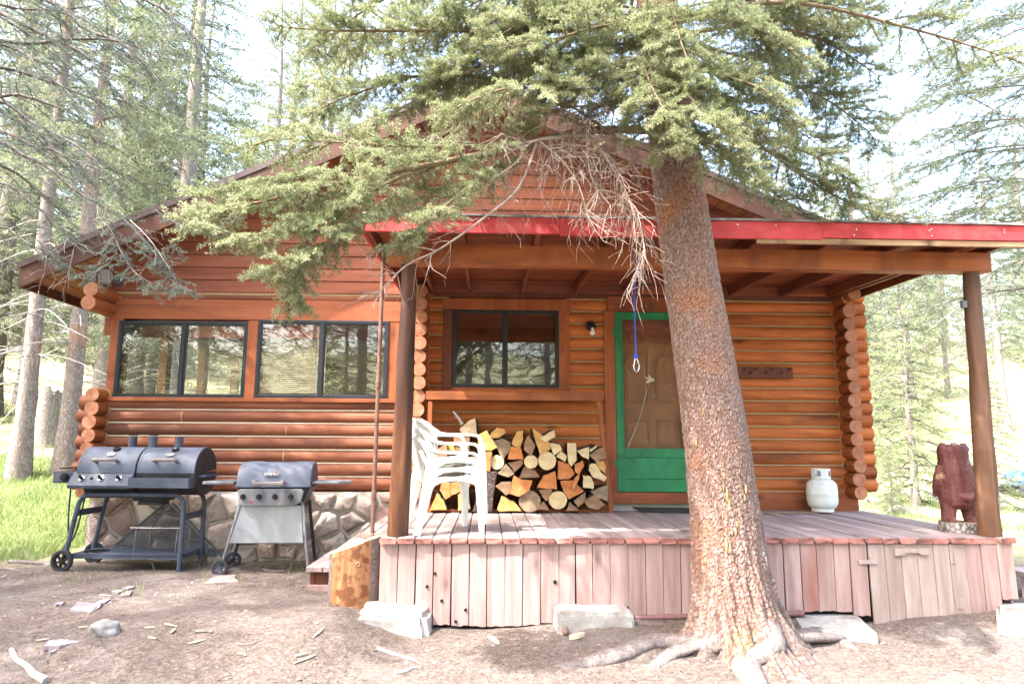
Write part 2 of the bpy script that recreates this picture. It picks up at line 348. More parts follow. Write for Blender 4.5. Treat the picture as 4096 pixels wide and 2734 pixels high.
M['grillblue'] = pmat('grill_lid_paint', [(.3, (.046, .056, .085)), (.55, (.082, .098, .14)), (.8, (.135, .15, .185))], 4, (1, 1, 1), 7, .55, .08, .003, 0, .45, .0)
M['grillframe'] = pmat('grill_frame_paint', [(.3, (.032, .040, .060)), (.7, (.07, .085, .12))], 7, (1, 1, 1), 6, .6, .08, .003, 0, .35, .0)
M['grilldark'] = pmat('grill_dark', [(.3, (.014, .015, .018)), (.7, (.04, .042, .05))], 6, rough=.55, bump=.1)
M['grillgrey'] = pmat('grill_dusty', [(.3, (.07, .075, .09)), (.5, (.15, .155, .175)), (.75, (.30, .29, .29))], 6, (1, 1, .4), 7, .65, .1, .003, 0, .4, .1, stain=((.30, .19, .12), 2.2, .62, .72))
M['sheet'] = pmat('sheet_metal', [(.3, (.22, .23, .26)), (.6, (.34, .35, .38)), (.8, (.45, .45, .46))], 3, (1, 1, .5), 6, .42, .03, .002, 0, .5, .5, stain=((.12, .06, .035), 60, .70, .76))
M['handle'] = flat('handle_brown_grey', (.19, .165, .155), .6, var=.15)
M['chrome'] = flat('chrome', (.7, .7, .72), .15, 1)
M['rubber'] = flat('rubber', (.025, .027, .033), .8)
M['mesh'] = None
M['white'] = pmat('white_plastic', [(.3, (.66, .65, .60)), (.7, (.80, .79, .75))], 4, (1, 1, .5), 5, .42, .03, .002, 0, .45, stain=((.58, .53, .42), 3, .58, .8))
M['tank'] = pmat('tank_paint', [(.3, (.56, .58, .55)), (.7, (.70, .72, .69))], 6, (1, 1, 1), 6, .45, .06, .003, 0, .45, stain=((.42, .40, .34), 7, .62, .75))
M['bear'] = pmat('bear_paint', [(.25, (.035, .012, .011)), (.45, (.10, .028, .025)), (.8, (.18, .068, .06))], 22, (1, 1, .22), 8, .6, .5, .012, 0, .35, stain=((.36, .24, .14), 6, .66, .76))
M['bearhead'] = pmat('bear_head_worn', [(.35, (.17, .07, .06)), (.6, (.30, .22, .2))], 9, rough=.8, bump=.4)
M['rusty'] = pmat('rusty_pipe', [(.3, (.13, .065, .05)), (.7, (.24, .14, .11))], 12, rough=.75, bump=.2)
M['blue'] = flat('blue_rope', (.05, .09, .55), .6)
M['concrete'] = pmat('concrete', [(.3, (.24, .235, .22)), (.55, (.35, .34, .325)), (.8, (.45, .44, .425))], 22, detail=10, rough=.95, bump=.7, bdist=.012, stain=((.22, .19, .165), 4, .5, .7))
M['boulder'] = pmat('boulder', [(.28, (.23, .20, .18)), (.5, (.40, .375, .35)), (.75, (.52, .50, .475))], 5, detail=10, rough=.95, bump=.8, bdist=.03, stain=((.28, .22, .17), 3, .6, .75))
M['flag'] = pmat('flagstone', [(.3, (.19, .155, .165)), (.7, (.29, .245, .255))], 6, detail=8, rough=.9, bump=.35)
M['flagred'] = pmat('flagstone_pink', [(.3, (.24, .165, .15)), (.7, (.34, .25, .23))], 6, detail=8, rough=.9, bump=.35)
M['rock'] = pmat('rock', [(.3, (.15, .145, .14)), (.7, (.31, .30, .29))], 20, detail=8, rough=.9, bump=.5)
M['chip'] = woodm('wood_chip', (.40, .31, .20), (.55, .45, .32), (.66, .58, .45), 'x', 10, .8, .2, .2)
M['stick'] = pmat('dry_stick', [(.3, (.11, .09, .078)), (.7, (.27, .24, .22))], 14, rough=.9, bump=.3)
M['dead'] = pmat('dead_twig', [(.3, (.20, .145, .115)), (.7, (.36, .29, .245))], 9, rough=.9, bump=0, island=.25)
M['deadpale'] = pmat('dead_twig_pale', [(.3, (.22, .19, .17)), (.7, (.40, .365, .34))], 9, rough=.9, bump=0, island=.2)
M['limb'] = pmat('limb_bark', [(.3, (.075, .062, .056)), (.7, (.17, .145, .13))], 12, rough=.9, bump=.5)
M['twig'] = pmat('green_twig', [(.3, (.13, .092, .062)), (.7, (.25, .185, .12))], 9, rough=.9, bump=0)
M['barkhero'] = barkm('bark_spruce_red', [(.12, (.16, .08, .058)), (.40, (.235, .145, .115)), (.62, (.295, .215, .185)), (.92, (.39, .33, .305))], (.115, .062, .046), (34, 34, 16), .9, True, stain=((.36, .16, .085), 2.4, .54, .74))
M['barkroot'] = pmat('bark_root_grey', [(.28, (.075, .057, .052)), (.42, (.155, .127, .118)), (.55, (.225, .19, .18)), (.75, (.33, .29, .28))], 24, (1, 1, 1), 10, .95, .9, .02, 0, .1, distort=1.8, nrough=.72)
M['barkgrey'] = barkm('bark_grey', [(.2, (.15, .13, .12)), (.5, (.25, .225, .21)), (.8, (.37, .345, .33))], (.13, .11, .10), (40, 40, 15), .7)
M['barkorange'] = barkm('bark_grey_orange', [(.2, (.16, .125, .11)), (.5, (.26, .225, .205)), (.8, (.37, .34, .325))], (.13, .105, .095), (40, 40, 15), .7, stain=((.40, .19, .10), .9, .52, .62))
M['barkwood'] = barkm('bark_firewood', [(.2, (.06, .042, .036)), (.5, (.12, .09, .08)), (.8, (.21, .165, .15))], (.03, .022, .02), (30, 12, 30), 1.0)
M['leafhero'] = leafm('needles_bright', (.12, .155, .065), (.27, .305, .155), (.47, .48, .30), .45, .42)
M['leafleft'] = leafm('needles_bluegrey', (.08, .108, .08), (.155, .195, .15), (.27, .31, .24), .3)
M['leafmid'] = leafm('needles_mid', (.09, .12, .065), (.20, .235, .135), (.34, .365, .225), .35)
M['leafdark'] = leafm('needles_dark', (.065, .09, .055), (.13, .16, .105), (.22, .255, .17), .25)
M['leafpale'] = leafm('needles_pale', (.12, .155, .08), (.25, .285, .155), (.39, .415, .25), .35)
M['grass'] = leafm('grass_blade', (.17, .235, .075), (.26, .33, .125), (.38, .43, .22), .4)
M['litter'] = pmat('litter', [(0.2, (.075, .048, .038)), (.5, (.19, .13, .105)), (.8, (.38, .295, .24))], 40, detail=3, rough=.95, bump=0, island=.55)
M['resin'] = flat('resin', (.42, .27, .11), .35, var=.3)
M['mat_black'] = flat('doormat_rubber', (.035, .033, .035), .9, var=.3, scale=60, bump=.3)
M['burlap'] = pmat('coir_mat', [(.3, (.19, .12, .085)), (.7, (.33, .225, .17))], 90, detail=5, rough=1, bump=.8)
def cutface(name, a, b, c):
    m = bpy.data.materials.new(name); m.use_nodes = True; nt = m.node_tree; B = nt.nodes['Principled BSDF']
    tc = nt.nodes.new('ShaderNodeTexCoord'); no = nt.nodes.new('ShaderNodeTexNoise'); no.inputs['Scale'].default_value = 9; no.inputs['Detail'].default_value = 9; no.inputs['Roughness'].default_value = .65
    lnk(nt, tc.outputs['Object'], no.inputs['Vector'])
    vl = nt.nodes.new('ShaderNodeVectorMath'); vl.operation = 'LENGTH'
    mp = nt.nodes.new('ShaderNodeMapping'); mp.inputs['Scale'].default_value = (1, 0, 1); lnk(nt, tc.outputs['Object'], mp.inputs[0]); lnk(nt, mp.outputs[0], vl.inputs[0])
    sn = nt.nodes.new('ShaderNodeMath'); sn.operation = 'MULTIPLY_ADD'; sn.inputs[1].default_value = 420; lnk(nt, vl.outputs['Value'], sn.inputs[0])
    m6 = nt.nodes.new('ShaderNodeMath'); m6.operation = 'MULTIPLY'; m6.inputs[1].default_value = 5; lnk(nt, no.outputs[0], m6.inputs[0]); lnk(nt, m6.outputs[0], sn.inputs[2])
    s2 = nt.nodes.new('ShaderNodeMath'); s2.operation = 'SINE'; lnk(nt, sn.outputs[0], s2.inputs[0])
    s3 = nt.nodes.new('ShaderNodeMath'); s3.operation = 'MULTIPLY_ADD'; s3.inputs[1].default_value = .07; lnk(nt, s2.outputs[0], s3.inputs[0]); lnk(nt, no.outputs[0], s3.inputs[2])
    cc = ramp(nt, s3.outputs[0], [(.28, a), (.5, b), (.72, c)])
    lnk(nt, cc, B.inputs['Base Color']); B.inputs['Roughness'].default_value = .8; B.inputs['Specular IOR Level'].default_value = .2
    bp = nt.nodes.new('ShaderNodeBump'); bp.inputs['Strength'].default_value = .35; bp.inputs['Distance'].default_value = .008; lnk(nt, no.outputs[0], bp.inputs['Height']); lnk(nt, bp.outputs[0], B.inputs['Normal'])
    return m
M['cut_pale'] = cutface('cut_pale', (.42, .29, .14), (.60, .47, .27), (.68, .56, .35))
M['cut_yellow'] = cutface('cut_yellow', (.33, .17, .055), (.50, .29, .10), (.58, .38, .16))
M['cut_orange'] = cutface('cut_orange', (.34, .11, .035), (.52, .19, .065), (.58, .27, .11))
M['cut_brown'] = cutface('cut_brown', (.14, .075, .04), (.26, .155, .09), (.36, .24, .15))
M['cut_grey'] = cutface('cut_grey', (.08, .058, .045), (.24, .17, .11), (.40, .30, .19))
def screenm(name, c, alpha):
    m = bpy.data.materials.new(name); m.use_nodes = True; nt = m.node_tree; out = nt.nodes['Material Output']
    t = nt.nodes.new('ShaderNodeBsdfTransparent'); B = nt.nodes['Principled BSDF']; B.inputs['Base Color'].default_value = (*c, 1); B.inputs['Roughness'].default_value = .6
    tc = nt.nodes.new('ShaderNodeTexCoord'); no = nt.nodes.new('ShaderNodeTexNoise'); no.inputs['Scale'].default_value = 5; no.inputs['Detail'].default_value = 6
    lnk(nt, tc.outputs['Object'], no.inputs['Vector'])
    mr = nt.nodes.new('ShaderNodeMapRange'); mr.inputs['To Min'].default_value = alpha - .12; mr.inputs['To Max'].default_value = alpha + .12; mr.inputs['From Min'].default_value = .3; mr.inputs['From Max'].default_value = .7
    lnk(nt, no.outputs[0], mr.inputs[0])
    ms = nt.nodes.new('ShaderNodeMixShader'); lnk(nt, mr.outputs[0], ms.inputs[0]); lnk(nt, t.outputs[0], ms.inputs[1]); lnk(nt, B.outputs[0], ms.inputs[2]); lnk(nt, ms.outputs[0], out.inputs[0]); return m
M['mesh'] = screenm('wire_mesh', (.05, .05, .06), .68)
M['flyscreen'] = screenm('fly_screen', (.04, .033, .028), .20)

# ------------------------------------------------------------------ ground
def groundm():
    m = bpy.data.materials.new('forest_ground'); m.use_nodes = True; nt = m.node_tree; B = nt.nodes['Principled BSDF']
    tc = nt.nodes.new('ShaderNodeTexCoord'); O = tc.outputs['Object']
    def noise(s, d=8, r=.65, dist=0):
        n = nt.nodes.new('ShaderNodeTexNoise'); n.inputs['Scale'].default_value = s; n.inputs['Detail'].default_value = d; n.inputs['Roughness'].default_value = r
        n.inputs['Distortion'].default_value = dist; lnk(nt, O, n.inputs['Vector']); return n.outputs[0]
    fine = noise(26, 10, .75, 1.2); big = noise(1.1, 6)
    duff = ramp(nt, fine, [(.30, (.05, .037, .031)), (.46, (.125, .097, .083)), (.58, (.19, .155, .136)), (.74, (.33, .285, .26))])
    dirt = ramp(nt, fine, [(.3, (.11, .09, .08)), (.7, (.265, .23, .21))])
    f = ramp(nt, big, [(.45, (0, 0, 0)), (.62, (.75, .75, .75))])
    mx = nt.nodes.new('ShaderNodeMixRGB'); lnk(nt, f, mx.inputs[0]); lnk(nt, duff, mx.inputs[1]); lnk(nt, dirt, mx.inputs[2])
    # grass and dry slope behind the cabin line
    sp = nt.nodes.new('ShaderNodeSeparateXYZ'); lnk(nt, O, sp.inputs[0])
    far = nt.nodes.new('ShaderNodeMapRange'); far.inputs['From Min'].default_value = 7.2; far.inputs['From Max'].default_value = 8.3; lnk(nt, sp.outputs['Y'], far.inputs[0])
    gr = ramp(nt, noise(3.2, 9, .7), [(.32, (.17, .20, .07)), (.46, (.30, .30, .15)), (.6, (.40, .37, .26)), (.76, (.52, .48, .40))])
    m2 = nt.nodes.new('ShaderNodeMixRGB'); lnk(nt, far.outputs[0], m2.inputs[0]); lnk(nt, mx.outputs[0], m2.inputs[1]); lnk(nt, gr, m2.inputs[2])
    back = nt.nodes.new('ShaderNodeMapRange'); back.inputs['From Min'].default_value = -4; back.inputs['From Max'].default_value = -9; lnk(nt, sp.outputs['Y'], back.inputs[0])
    m4 = nt.nodes.new('ShaderNodeMixRGB'); lnk(nt, back.outputs[0], m4.inputs[0]); lnk(nt, m2.outputs[0], m4.inputs[1]); lnk(nt, gr, m4.inputs[2])
    lnk(nt, m4.outputs[0], B.inputs['Base Color']); B.inputs['Roughness'].default_value = .97; B.inputs['Specular IOR Level'].default_value = .1
    b = nt.nodes.new('ShaderNodeBump'); b.inputs['Strength'].default_value = .9; b.inputs['Distance'].default_value = .02; lnk(nt, fine, b.inputs['Height']); lnk(nt, b.outputs[0], B.inputs['Normal'])
    return m
gx = np.concatenate([np.linspace(-90, -8, 42), np.linspace(-7.8, 7.8, 160), np.linspace(8, 90, 42)])
gy = np.concatenate([np.linspace(-70, 1.8, 40), np.linspace(2, 10, 110), np.linspace(10.4, 110, 70)])
GX, GY = np.meshgrid(gx, gy); GZ = gz(GX, GY)
near = (GY > 2) & (GY < 7.6) & (np.abs(GX) < 8)
GZ = GZ + near * rng.normal(0, .004, GZ.shape)
Vg = np.stack([GX.ravel(), GY.ravel(), GZ.ravel()], 1)
nx, ny = len(gx), len(gy)
ii = (np.arange(ny - 1)[:, None] * nx + np.arange(nx - 1)[None, :]).ravel()
g = np_mesh('ground', Vg, np.stack([ii, ii + 1, ii + nx + 1, ii + nx], 1), groundm(), None, 180)
tag(g, kind='structure')
# ================================================================== CABIN
YC, RL = 7.75, 0.077
YF = YC - RL + .004
z0 = at(3050, 1965, YF).z; z1 = at(3050, 1204, YF).z; PT = (z1 - z0) / 15
XR = (at(3389, 1229, 7.5).x + at(3424, 1749, 7.5).x) / 2
XL = at(366, 1649, 7.5).x
XM = (at(1685, 1214, 7.4).x + at(1671, 1648, 7.4).x) / 2
ZD = 0.715                                            # porch floor
YD = 5.43                                             # front edge of porch floor
def rect(mb, x0, y0, x1, y1, Y, t, mi=0, s=1):
    """board whose front face fills that rectangle of the wall plane"""
    a = at(x0, (y0 + y1) / 2, Y); b = at(x1, (y0 + y1) / 2, Y); c = at((x0 + x1) / 2, y0, Y); d = at((x0 + x1) / 2, y1, Y)
    mb.box((a.x, Y, d.z), (b.x, Y + t, c.z), mi)
cabin = thing('log_cabin', 'red brown log cabin with a wide gable and stone footing behind the porch', 'cabin', (0, 7.75, .2))
def wobble(mb, x0, x1, z, r, n=18, seg=10, y=YC):
    pts = []; rad = []
    ph = rnd.uniform(0, 6); r *= rnd.uniform(.965, 1.03)
    for i in range(seg + 1):
        t = i / seg; x = x0 + (x1 - x0) * t
        pts.append((x, y + .003 * math.sin(3 * x + ph), z + .003 * math.sin(2.1 * x + 2 * ph))); rad.append(r * (1 + .018 * math.sin(2.7 * x + ph) + rnd.uniform(-.008, .008)))
    mb.tube(pts, rad, n)
XRE = at(3476, 1500, 7.7).x; XLE = at(306, 1750, 7.7).x
# porch wall logs, with gaps behind the window and door
wx0, wx1 = at(1790, 1400, YF).x, at(2262, 1400, YF).x; wz0, wz1 = at(2020, 1556, YF).z, at(2020, 1220, YF).z
dx0, dx1 = at(2440, 1600, YF).x, at(2440, 1600, YF).x + .98
mb = MB(); ck = MB()
for k in range(17):
    z = z0 + (k + .5) * PT
    segs = [(XM, XRE)]
    if z - .03 < at(2500, 1230, YF).z: segs = [(XM, dx0), (dx1, XRE)]
    if wz0 - .02 < z < wz1 + .02: segs = [(XM, wx0), (wx1, dx0), (dx1, XRE)]
    for a, b in segs: wobble(mb, a, b, z, RL)
    for a, b in segs:
        ck.cyl((a, YC - .046, z + PT / 2), (min(b, XR), YC - .046, z + PT / 2), .0115, n=8)
        if k == 0: ck.cyl((a, YC - .046, z - PT / 2), (min(b, XR), YC - .046, z - PT / 2), .013, n=8)
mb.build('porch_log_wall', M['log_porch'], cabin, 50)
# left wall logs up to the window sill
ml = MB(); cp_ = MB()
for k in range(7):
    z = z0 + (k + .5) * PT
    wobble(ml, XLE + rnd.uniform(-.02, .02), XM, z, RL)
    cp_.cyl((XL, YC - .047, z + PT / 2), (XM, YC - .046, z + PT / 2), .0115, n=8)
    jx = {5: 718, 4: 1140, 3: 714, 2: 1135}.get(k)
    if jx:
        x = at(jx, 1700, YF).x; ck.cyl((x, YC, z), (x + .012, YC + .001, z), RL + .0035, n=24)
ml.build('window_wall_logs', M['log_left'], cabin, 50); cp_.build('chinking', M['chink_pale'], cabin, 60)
# side wall logs crossing at the corners
ms = MB(); me_ = MB()
def side(x, k, yf, yb=12.2, r=RL, z=None, collar=True):
    z = z0 + k * PT if z is None else z
    n = 20; r *= rnd.uniform(.95, 1.03)
    pts = [(x, yf, z), (x, yf + .012, z), (x, YC, z), (x, yb, z)]
    ms.tube(pts, [r * .95, r, r, r], n, True, 0, 0, 1)
    if collar: ck.cyl((x, 7.685, z), (x, YC + .05, z), r + .012, n=20)
CORNERS = [ms]
for k in range(16): side(XR + rnd.uniform(-.006, .006), k, 7.47 + rnd.uniform(-.012, .012))
pc = at(3400, 1185, 7.45); side(pc.x, 0, 7.35, z=pc.z + .01)
ms = MB(); CORNERS.append(ms)
for k in range(8): side(XL + rnd.uniform(-.006, .006), k, 7.47 + rnd.uniform(-.012, .012))
pa = at(362, 1155, 7.26); pb = at(352, 1209, 7.26)
side(pa.x, 0, 7.26, z=pa.z, r=.082); side(pb.x, 0, 7.26, z=pb.z, r=.082)
ms = MB(); CORNERS.append(ms)
for k in range(16): side(XM + rnd.uniform(-.006, .006), k, 7.36 + rnd.uniform(-.012, .012))
for st_ in CORNERS: st_.build('corner_logs', [M['log_side'], M['log_end']], cabin, 50)
ck.build('chinking', M['chink'], cabin, 60)
# sheathing behind the logs closes the walls
sh = MB()
sh.box((XL, YC + .05, .3), (XM, YC + .10, z0 + 7 * PT))
sh.box((XM, YC + .05, .3), (wx0, YC + .10, 3.4)); sh.box((wx0, YC + .05, .3), (wx1, YC + .10, wz0)); sh.box((wx0, YC + .05, wz1), (wx1, YC + .10, 3.4))
sh.box((wx1, YC + .05, .3), (dx0, YC + .10, 3.4)); sh.box((dx0, YC + .05, at(2500, 1250, YF).z), (dx1, YC + .10, 3.4)); sh.box((dx1, YC + .05, .3), (XR, YC + .10, 3.4))
zs = z0 + 7 * PT
sh.box((XL, 12.0, .3), (XR, 12.1, 3.4)); sh.box((XR - .03, YC + .11, .3), (XR + .03, 11.99, 3.4))
sh.box((XL - .05, YC + .11, .3), (XL + .05, 11.99, zs)); sh.box((XL - .05, YC + .11, at(700, 1272, YF).z), (XL + .05, 11.99, 3.4))
for y in (7.9, 9.0, 10.2, 11.5): sh.box((XL - .05, y, zs), (XL + .05, y + .14, at(700, 1272, YF).z))
sh.box((XM - .03, 9.2, .3), (XM + .03, 11.99, 3.4))
sh.build('inner_wall', M['interior'], cabin, 0)
fl = MB(); fl.box((XL + .06, YC + .11, .66), (XR - .04, 11.98, .72)); fl.box((XL + .06, YC + .11, 3.36), (XR - .04, 11.98, 3.39)); fl.build('inner_floor', M['floor_in'], cabin, 0)
# ---- flat trim of the left windows
YT = 7.69
for r4, dy in (((436, 1195, 484, 1594), 0), ((984, 1282, 1024, 1594), -.012), ((1552, 1279, 1610, 1594), 0)):
    tr = MB(); rect(tr, *r4, YT + dy, .06); tr.build('window_post', M['trim'], cabin, 0, .004)
tx = MB(); rect(tx, 440, 1200, 1640, 1280, YT - .006, .07); tx.build('window_header', M['trim_x'], cabin, 0, .004)
tx = MB(); rect(tx, 412, 1590, 1640, 1606, YT - .05, .12); tx.build('window_sill', M['trim_x'], cabin, 0, .004)
hl = MB(); wobble(hl, XL, XM, at(900, 1190, YT).z + .02, .06, y=YC - .005); hl.build('header_log', M['log_left'], cabin, 50)
cl = MB(); cl.cyl((XL, YC - .055, at(900, 1182, YT).z + .02), (XM, YC - .055, at(900, 1182, YT).z + .02), .02, n=8); cl.build('header_chinking', M['chink'], cabin, 60)
# ---- windows
def window(x0, y0, x1, y1, xm, Y, blindmat, slats, thick=.035, sp=.0225, drop=0, label=None):
    a = at(x0, (y0 + y1) / 2, Y); b = at(x1, (y0 + y1) / 2, Y); zt = at((x0 + x1) / 2, y0, Y).z; zb = at((x0 + x1) / 2, y1, Y).z; m_ = at(xm, (y0 + y1) / 2, Y).x
    f = MB(); t = thick
    f.box((a.x, Y, zb), (a.x + t, Y + .06, zt)); f.box((b.x - t, Y, zb), (b.x, Y + .06, zt))
    f.box((a.x + t, Y, zt - t), (b.x - t, Y + .06, zt)); f.box((a.x + t, Y, zb), (b.x - t, Y + .06, zb + t))
    w_ = f.build('window', M['winframe'], cabin, 0, .004)
    if label: w_['label'] = label
    s = MB(); s.box((m_ - .02, Y - .006, zb + t), (m_ + .02, Y + .05, zt - t))
    for q in (a.x + t, m_ + .02):
        e = (m_ - .02) if q < m_ - .1 else b.x - t
        s.box((q, Y + .006, zb + t), (q + .012, Y + .045, zt - t)); s.box((e - .012, Y + .006, zb + t), (e, Y + .045, zt - t))
        s.box((q + .012, Y + .006, zb + t), (e - .012, Y + .045, zb + t + .012)); s.box((q + .012, Y + .006, zt - t - .012), (e - .012, Y + .045, zt - t))
    s.build('sash', M['winframe'], w_, 0)
    for q, e in ((a.x + t + .012, m_ - .032), (m_ + .032, b.x - t - .012)):
        p = MB(); yy = Y + (.02 if q < m_ - .1 else .03)
        p.add([(q, yy, zb + t + .012), (e, yy, zb + t + .012), (e, yy, zt - t - .012), (q, yy, zt - t - .012)], [(0, 1, 2, 3)])
        p.build('pane', M['glass'], w_, 0)
    bl = MB(); h = zt - zb - 2 * t; yb = Y + .085
    for q, e in ((a.x + t + .02, m_ - .01), (m_ + .02, b.x - t - .02)):
        bl.box((q, yb - .02, zt - t - .035), (e, yb + .02, zt - t - .005))
        z = zt - t - .05
        while z > zb + t + .02 + drop:
            tl = .0045 * slats
            bl.add([(q, yb - .011, z - tl), (e, yb - .011, z - tl), (e, yb + .011, z + tl), (q, yb + .011, z + tl)], [(0, 1, 2, 3)])
            z -= sp
        bl.box((q, yb - .012, zb + t + .004 + drop), (e, yb + .012, zb + t + .018 + drop))
        for u in (.12, .88): bl.cyl((q + (e - q) * u, yb - .013, zb + t + .01 + drop), (q + (e - q) * u, yb - .013, zt - t - .01), .0018, n=4)
    bl.build('blind', blindmat, w_, 0, fix=False)
    return w_
window(462, 1283, 986, 1592, 727, YT - .012, M['blind'], 1.1, label='sliding window at the left corner with the blinds open')
window(1024, 1280, 1552, 1592, 1284, YT - .016, M['blind'], 1.9, label='sliding window nearest the rusty pole with bright reflections')
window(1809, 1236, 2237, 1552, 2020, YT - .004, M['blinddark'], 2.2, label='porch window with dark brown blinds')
tp = MB(); YP = 7.672
rect(tp, 1770, 1195, 2282, 1238, YP - .006, .06, 0); rect(tp, 2236, 1238, 2280, 1560, YP, .06); rect(tp, 1809, 1550, 2280, 1572, YP + .004, .05)
tp.build('porch_window_trim', M['trim'], cabin, 0, .004)
td = MB(); rect(td, 1770, 1240, 1808, 1556, YP - .012, .06); td.build('side_trim_board', M['trim_dark'], cabin, 0, .004)
# ---- door surround, inner door, green screen door
ds = MB(); YJ = 7.66
rect(ds, 2420, 1243, 2464, 2012, YJ, .08); xr = dx1
zt = at(2500, 1246, YJ).z; zh = at(2500, 1186, YJ).z; zb = at(2500, 1966, YJ).z
ds.box((xr - .05, YJ, ZD + .02), (xr + .08, YJ + .08, zt))
ds.build('door_jamb', M['trim'], cabin, 0, .004)
dh = MB(); dh.box((at(2430, 1240, YJ).x, YJ - .006, zt), (xr + .08, YJ + .08, zh)); dh.build('door_header', M['trim_x'], cabin, 0, .004)
dh = MB(); dh.box((at(2428, 1990, YJ).x + .0, YJ - .02, at(2500, 2012, YJ).z), (xr + .05, YJ + .06, at(2500, 1968, YJ).z)); dh.build('door_sill', M['trim_x'], cabin, 0, .004)
gx0, gx1 = at(2465, 1600, YJ).x, xr - .052
sd = MB(); YG = YJ + .005; st = .085
zp = at(2500, 1792, YJ).z
zt2 = zt - .004; sd.box((gx0, YG, zb), (gx0 + st, YG + .03, zt2)); sd.box((gx1 - st, YG, zb), (gx1, YG + .03, zt2)); sd.box((gx0 + st, YG, zt2 - st), (gx1 - st, YG + .03, zt2))
sd.box((gx0 + st, YG, zp - .10), (gx1 - st, YG + .03, zp)); sd.box((gx0 + st, YG + .003, zp - .335), (gx1 - st, YG + .028, zp - .103)); sd.box((gx0 + st, YG, zb), (gx1 - st, YG + .03, zp - .338))
door = sd.build('screen_door', M['green'], cabin, 0, .003); door['label'] = 'green painted screen door with a metal bird ornament'
be = MB()
for (a, b, c, d) in ((gx0 + st - .012, gx0 + st, zp, zt2 - st), (gx1 - st, gx1 - st + .012, zp, zt2 - st)): be.box((a, YG - .008, c), (b, YG - .001, d))
be.box((gx0 + st, YG - .008, zp - .012), (gx1 - st, YG - .001, zp)); be.box((gx0 + st, YG - .008, zt2 - st), (gx1 - st, YG - .001, zt2 - st + .012)); be.build('screen_bead', M['green'], door, 0)
sc_ = MB(); sc_.add([(gx0 + st, YG + .012, zp), (gx1 - st, YG + .012, zp), (gx1 - st, YG + .012, zt2 - st), (gx0 + st, YG + .012, zt2 - st)], [(0, 1, 2, 3)]); sc_.build('fly_screen', M['flyscreen'], door, 0)
for zz in (at(2465, 1330, YJ).z, at(2465, 1850, YJ).z):
    hg = MB(); hg.box((gx0 - .028, YJ - .006, zz - .04), (gx0 + .012, YJ + .004, zz + .04)); hg.cyl((gx0 - .003, YJ - .009, zz - .042), (gx0 - .003, YJ - .009, zz + .042), .006, n=8); hg.build('hinge', M['green'], door, 30)
def curl(c, r, t0, t1, n=26, k=.12):
    return [(c[0] + r * math.exp(-k * abs(t - t0)) * math.cos(t), YG - .012, c[1] + r * math.exp(-k * abs(t - t0)) * math.sin(t)) for t in np.linspace(t0, t1, n)]
def dp(x, y): p = at(2380 + x * .574, 1150 + y * .574, YG); return (p.x, YG - .012, p.z)
orn = MB()
orn.tube([dp(228, 1110), dp(285, 975)], .004, 6); orn.tube([dp(285, 975), dp(330, 840), dp(352, 740), dp(352, 640)], [.0032, .0026, .002, .0014], 5)
orn.tube([dp(330, 840), dp(350, 760), dp(378, 665)], .0011, 5); orn.tube([dp(335, 815), dp(390, 765), dp(450, 740), dp(540, 728)], .0013, 5)
orn.tube([dp(352, 640), dp(340, 560), dp(300, 500), dp(250, 490), dp(212, 540), dp(225, 590), dp(262, 606)], .0013, 5)
orn.tube([dp(372, 640), dp(376, 500), dp(365, 380), dp(330, 310), dp(270, 275), dp(215, 300)], .0011, 5)
orn.tube([dp(400, 640), dp(450, 540), dp(500, 440), dp(540, 400)], .0011, 5)
for c, r in ((dp(262, 345), .03), (dp(505, 295), .035), (dp(518, 680), .028), (dp(315, 1010), .03), (dp(350, 1075), .025)): orn.tube(curl((c[0], c[2]), r, 0, 11), .001, 4)
orn.tube([dp(218, 958), dp(290, 980), dp(350, 1020), dp(375, 1090)], .0011, 4)
orn.build('scroll_ornament', M['steel'], door, 60)
bird = MB(); q = [dp(*c) for c in ((338, 612), (372, 632), (370, 604), (392, 630), (412, 640), (414, 650), (390, 655), (365, 668), (350, 660), (366, 645))]
bird.prism(q, (0, -.006, 0)); bird.build('bird_cutout', M['chip'], door, 0)
idr = MB(); yi = YJ + .09; idr.box((gx0 + .02, yi, zb), (gx1 - .02, yi + .04, zt))
indoor = idr.build('inner_door', M['doorin'], cabin, 0)
pn = MB()
W = gx1 - gx0
for (u0, u1) in ((.13, .45), (.55, .87)):
    for (y0, y1) in ((255, 395), (460, 805), (920, 1105), (1160, 1350)):
        za, zb_ = at(2600, 1150 + y0 * .574, yi).z, at(2600, 1150 + y1 * .574, yi).z
        x0_, x1_ = gx0 + W * u0, gx0 + W * u1
        for (a, b, c, d) in ((x0_, x1_, za - .012, za), (x0_, x1_, zb_, zb_ + .012), (x0_, x0_ + .012, zb_ + .012, za - .012), (x1_ - .012, x1_, zb_ + .012, za - .012)): pn.box((a, yi - .008, c), (b, yi, d))
        pn.box((x0_ + .03, yi - .006, zb_ + .03), (x1_ - .03, yi, za - .03))
pn.build('panel_molding', M['doorin'], indoor, 0, .003)
# ---- base boards, ledger strip under the rafters
bb = MB(); bb.box((XM + .1, YF + .012, ZD - .05), (dx0 - .01, YF + .05, z0 - .005)); bb.build('base_board', M['trim_x'], cabin, 0, .004)
bb = MB(); bb.box((dx1 + .06, YF - .005, ZD - .05), (at(3434, 2000, YF).x, YF + .05, z0 - .004)); bb.build('base_board', M['trim_x'], cabin, 0, .004)
lg = MB(); rect(lg, 1740, 1177, 3330, 1194, YF - .012, .05); lg.build('ledger_strip', M['trim_dark'], cabin, 0, .003)
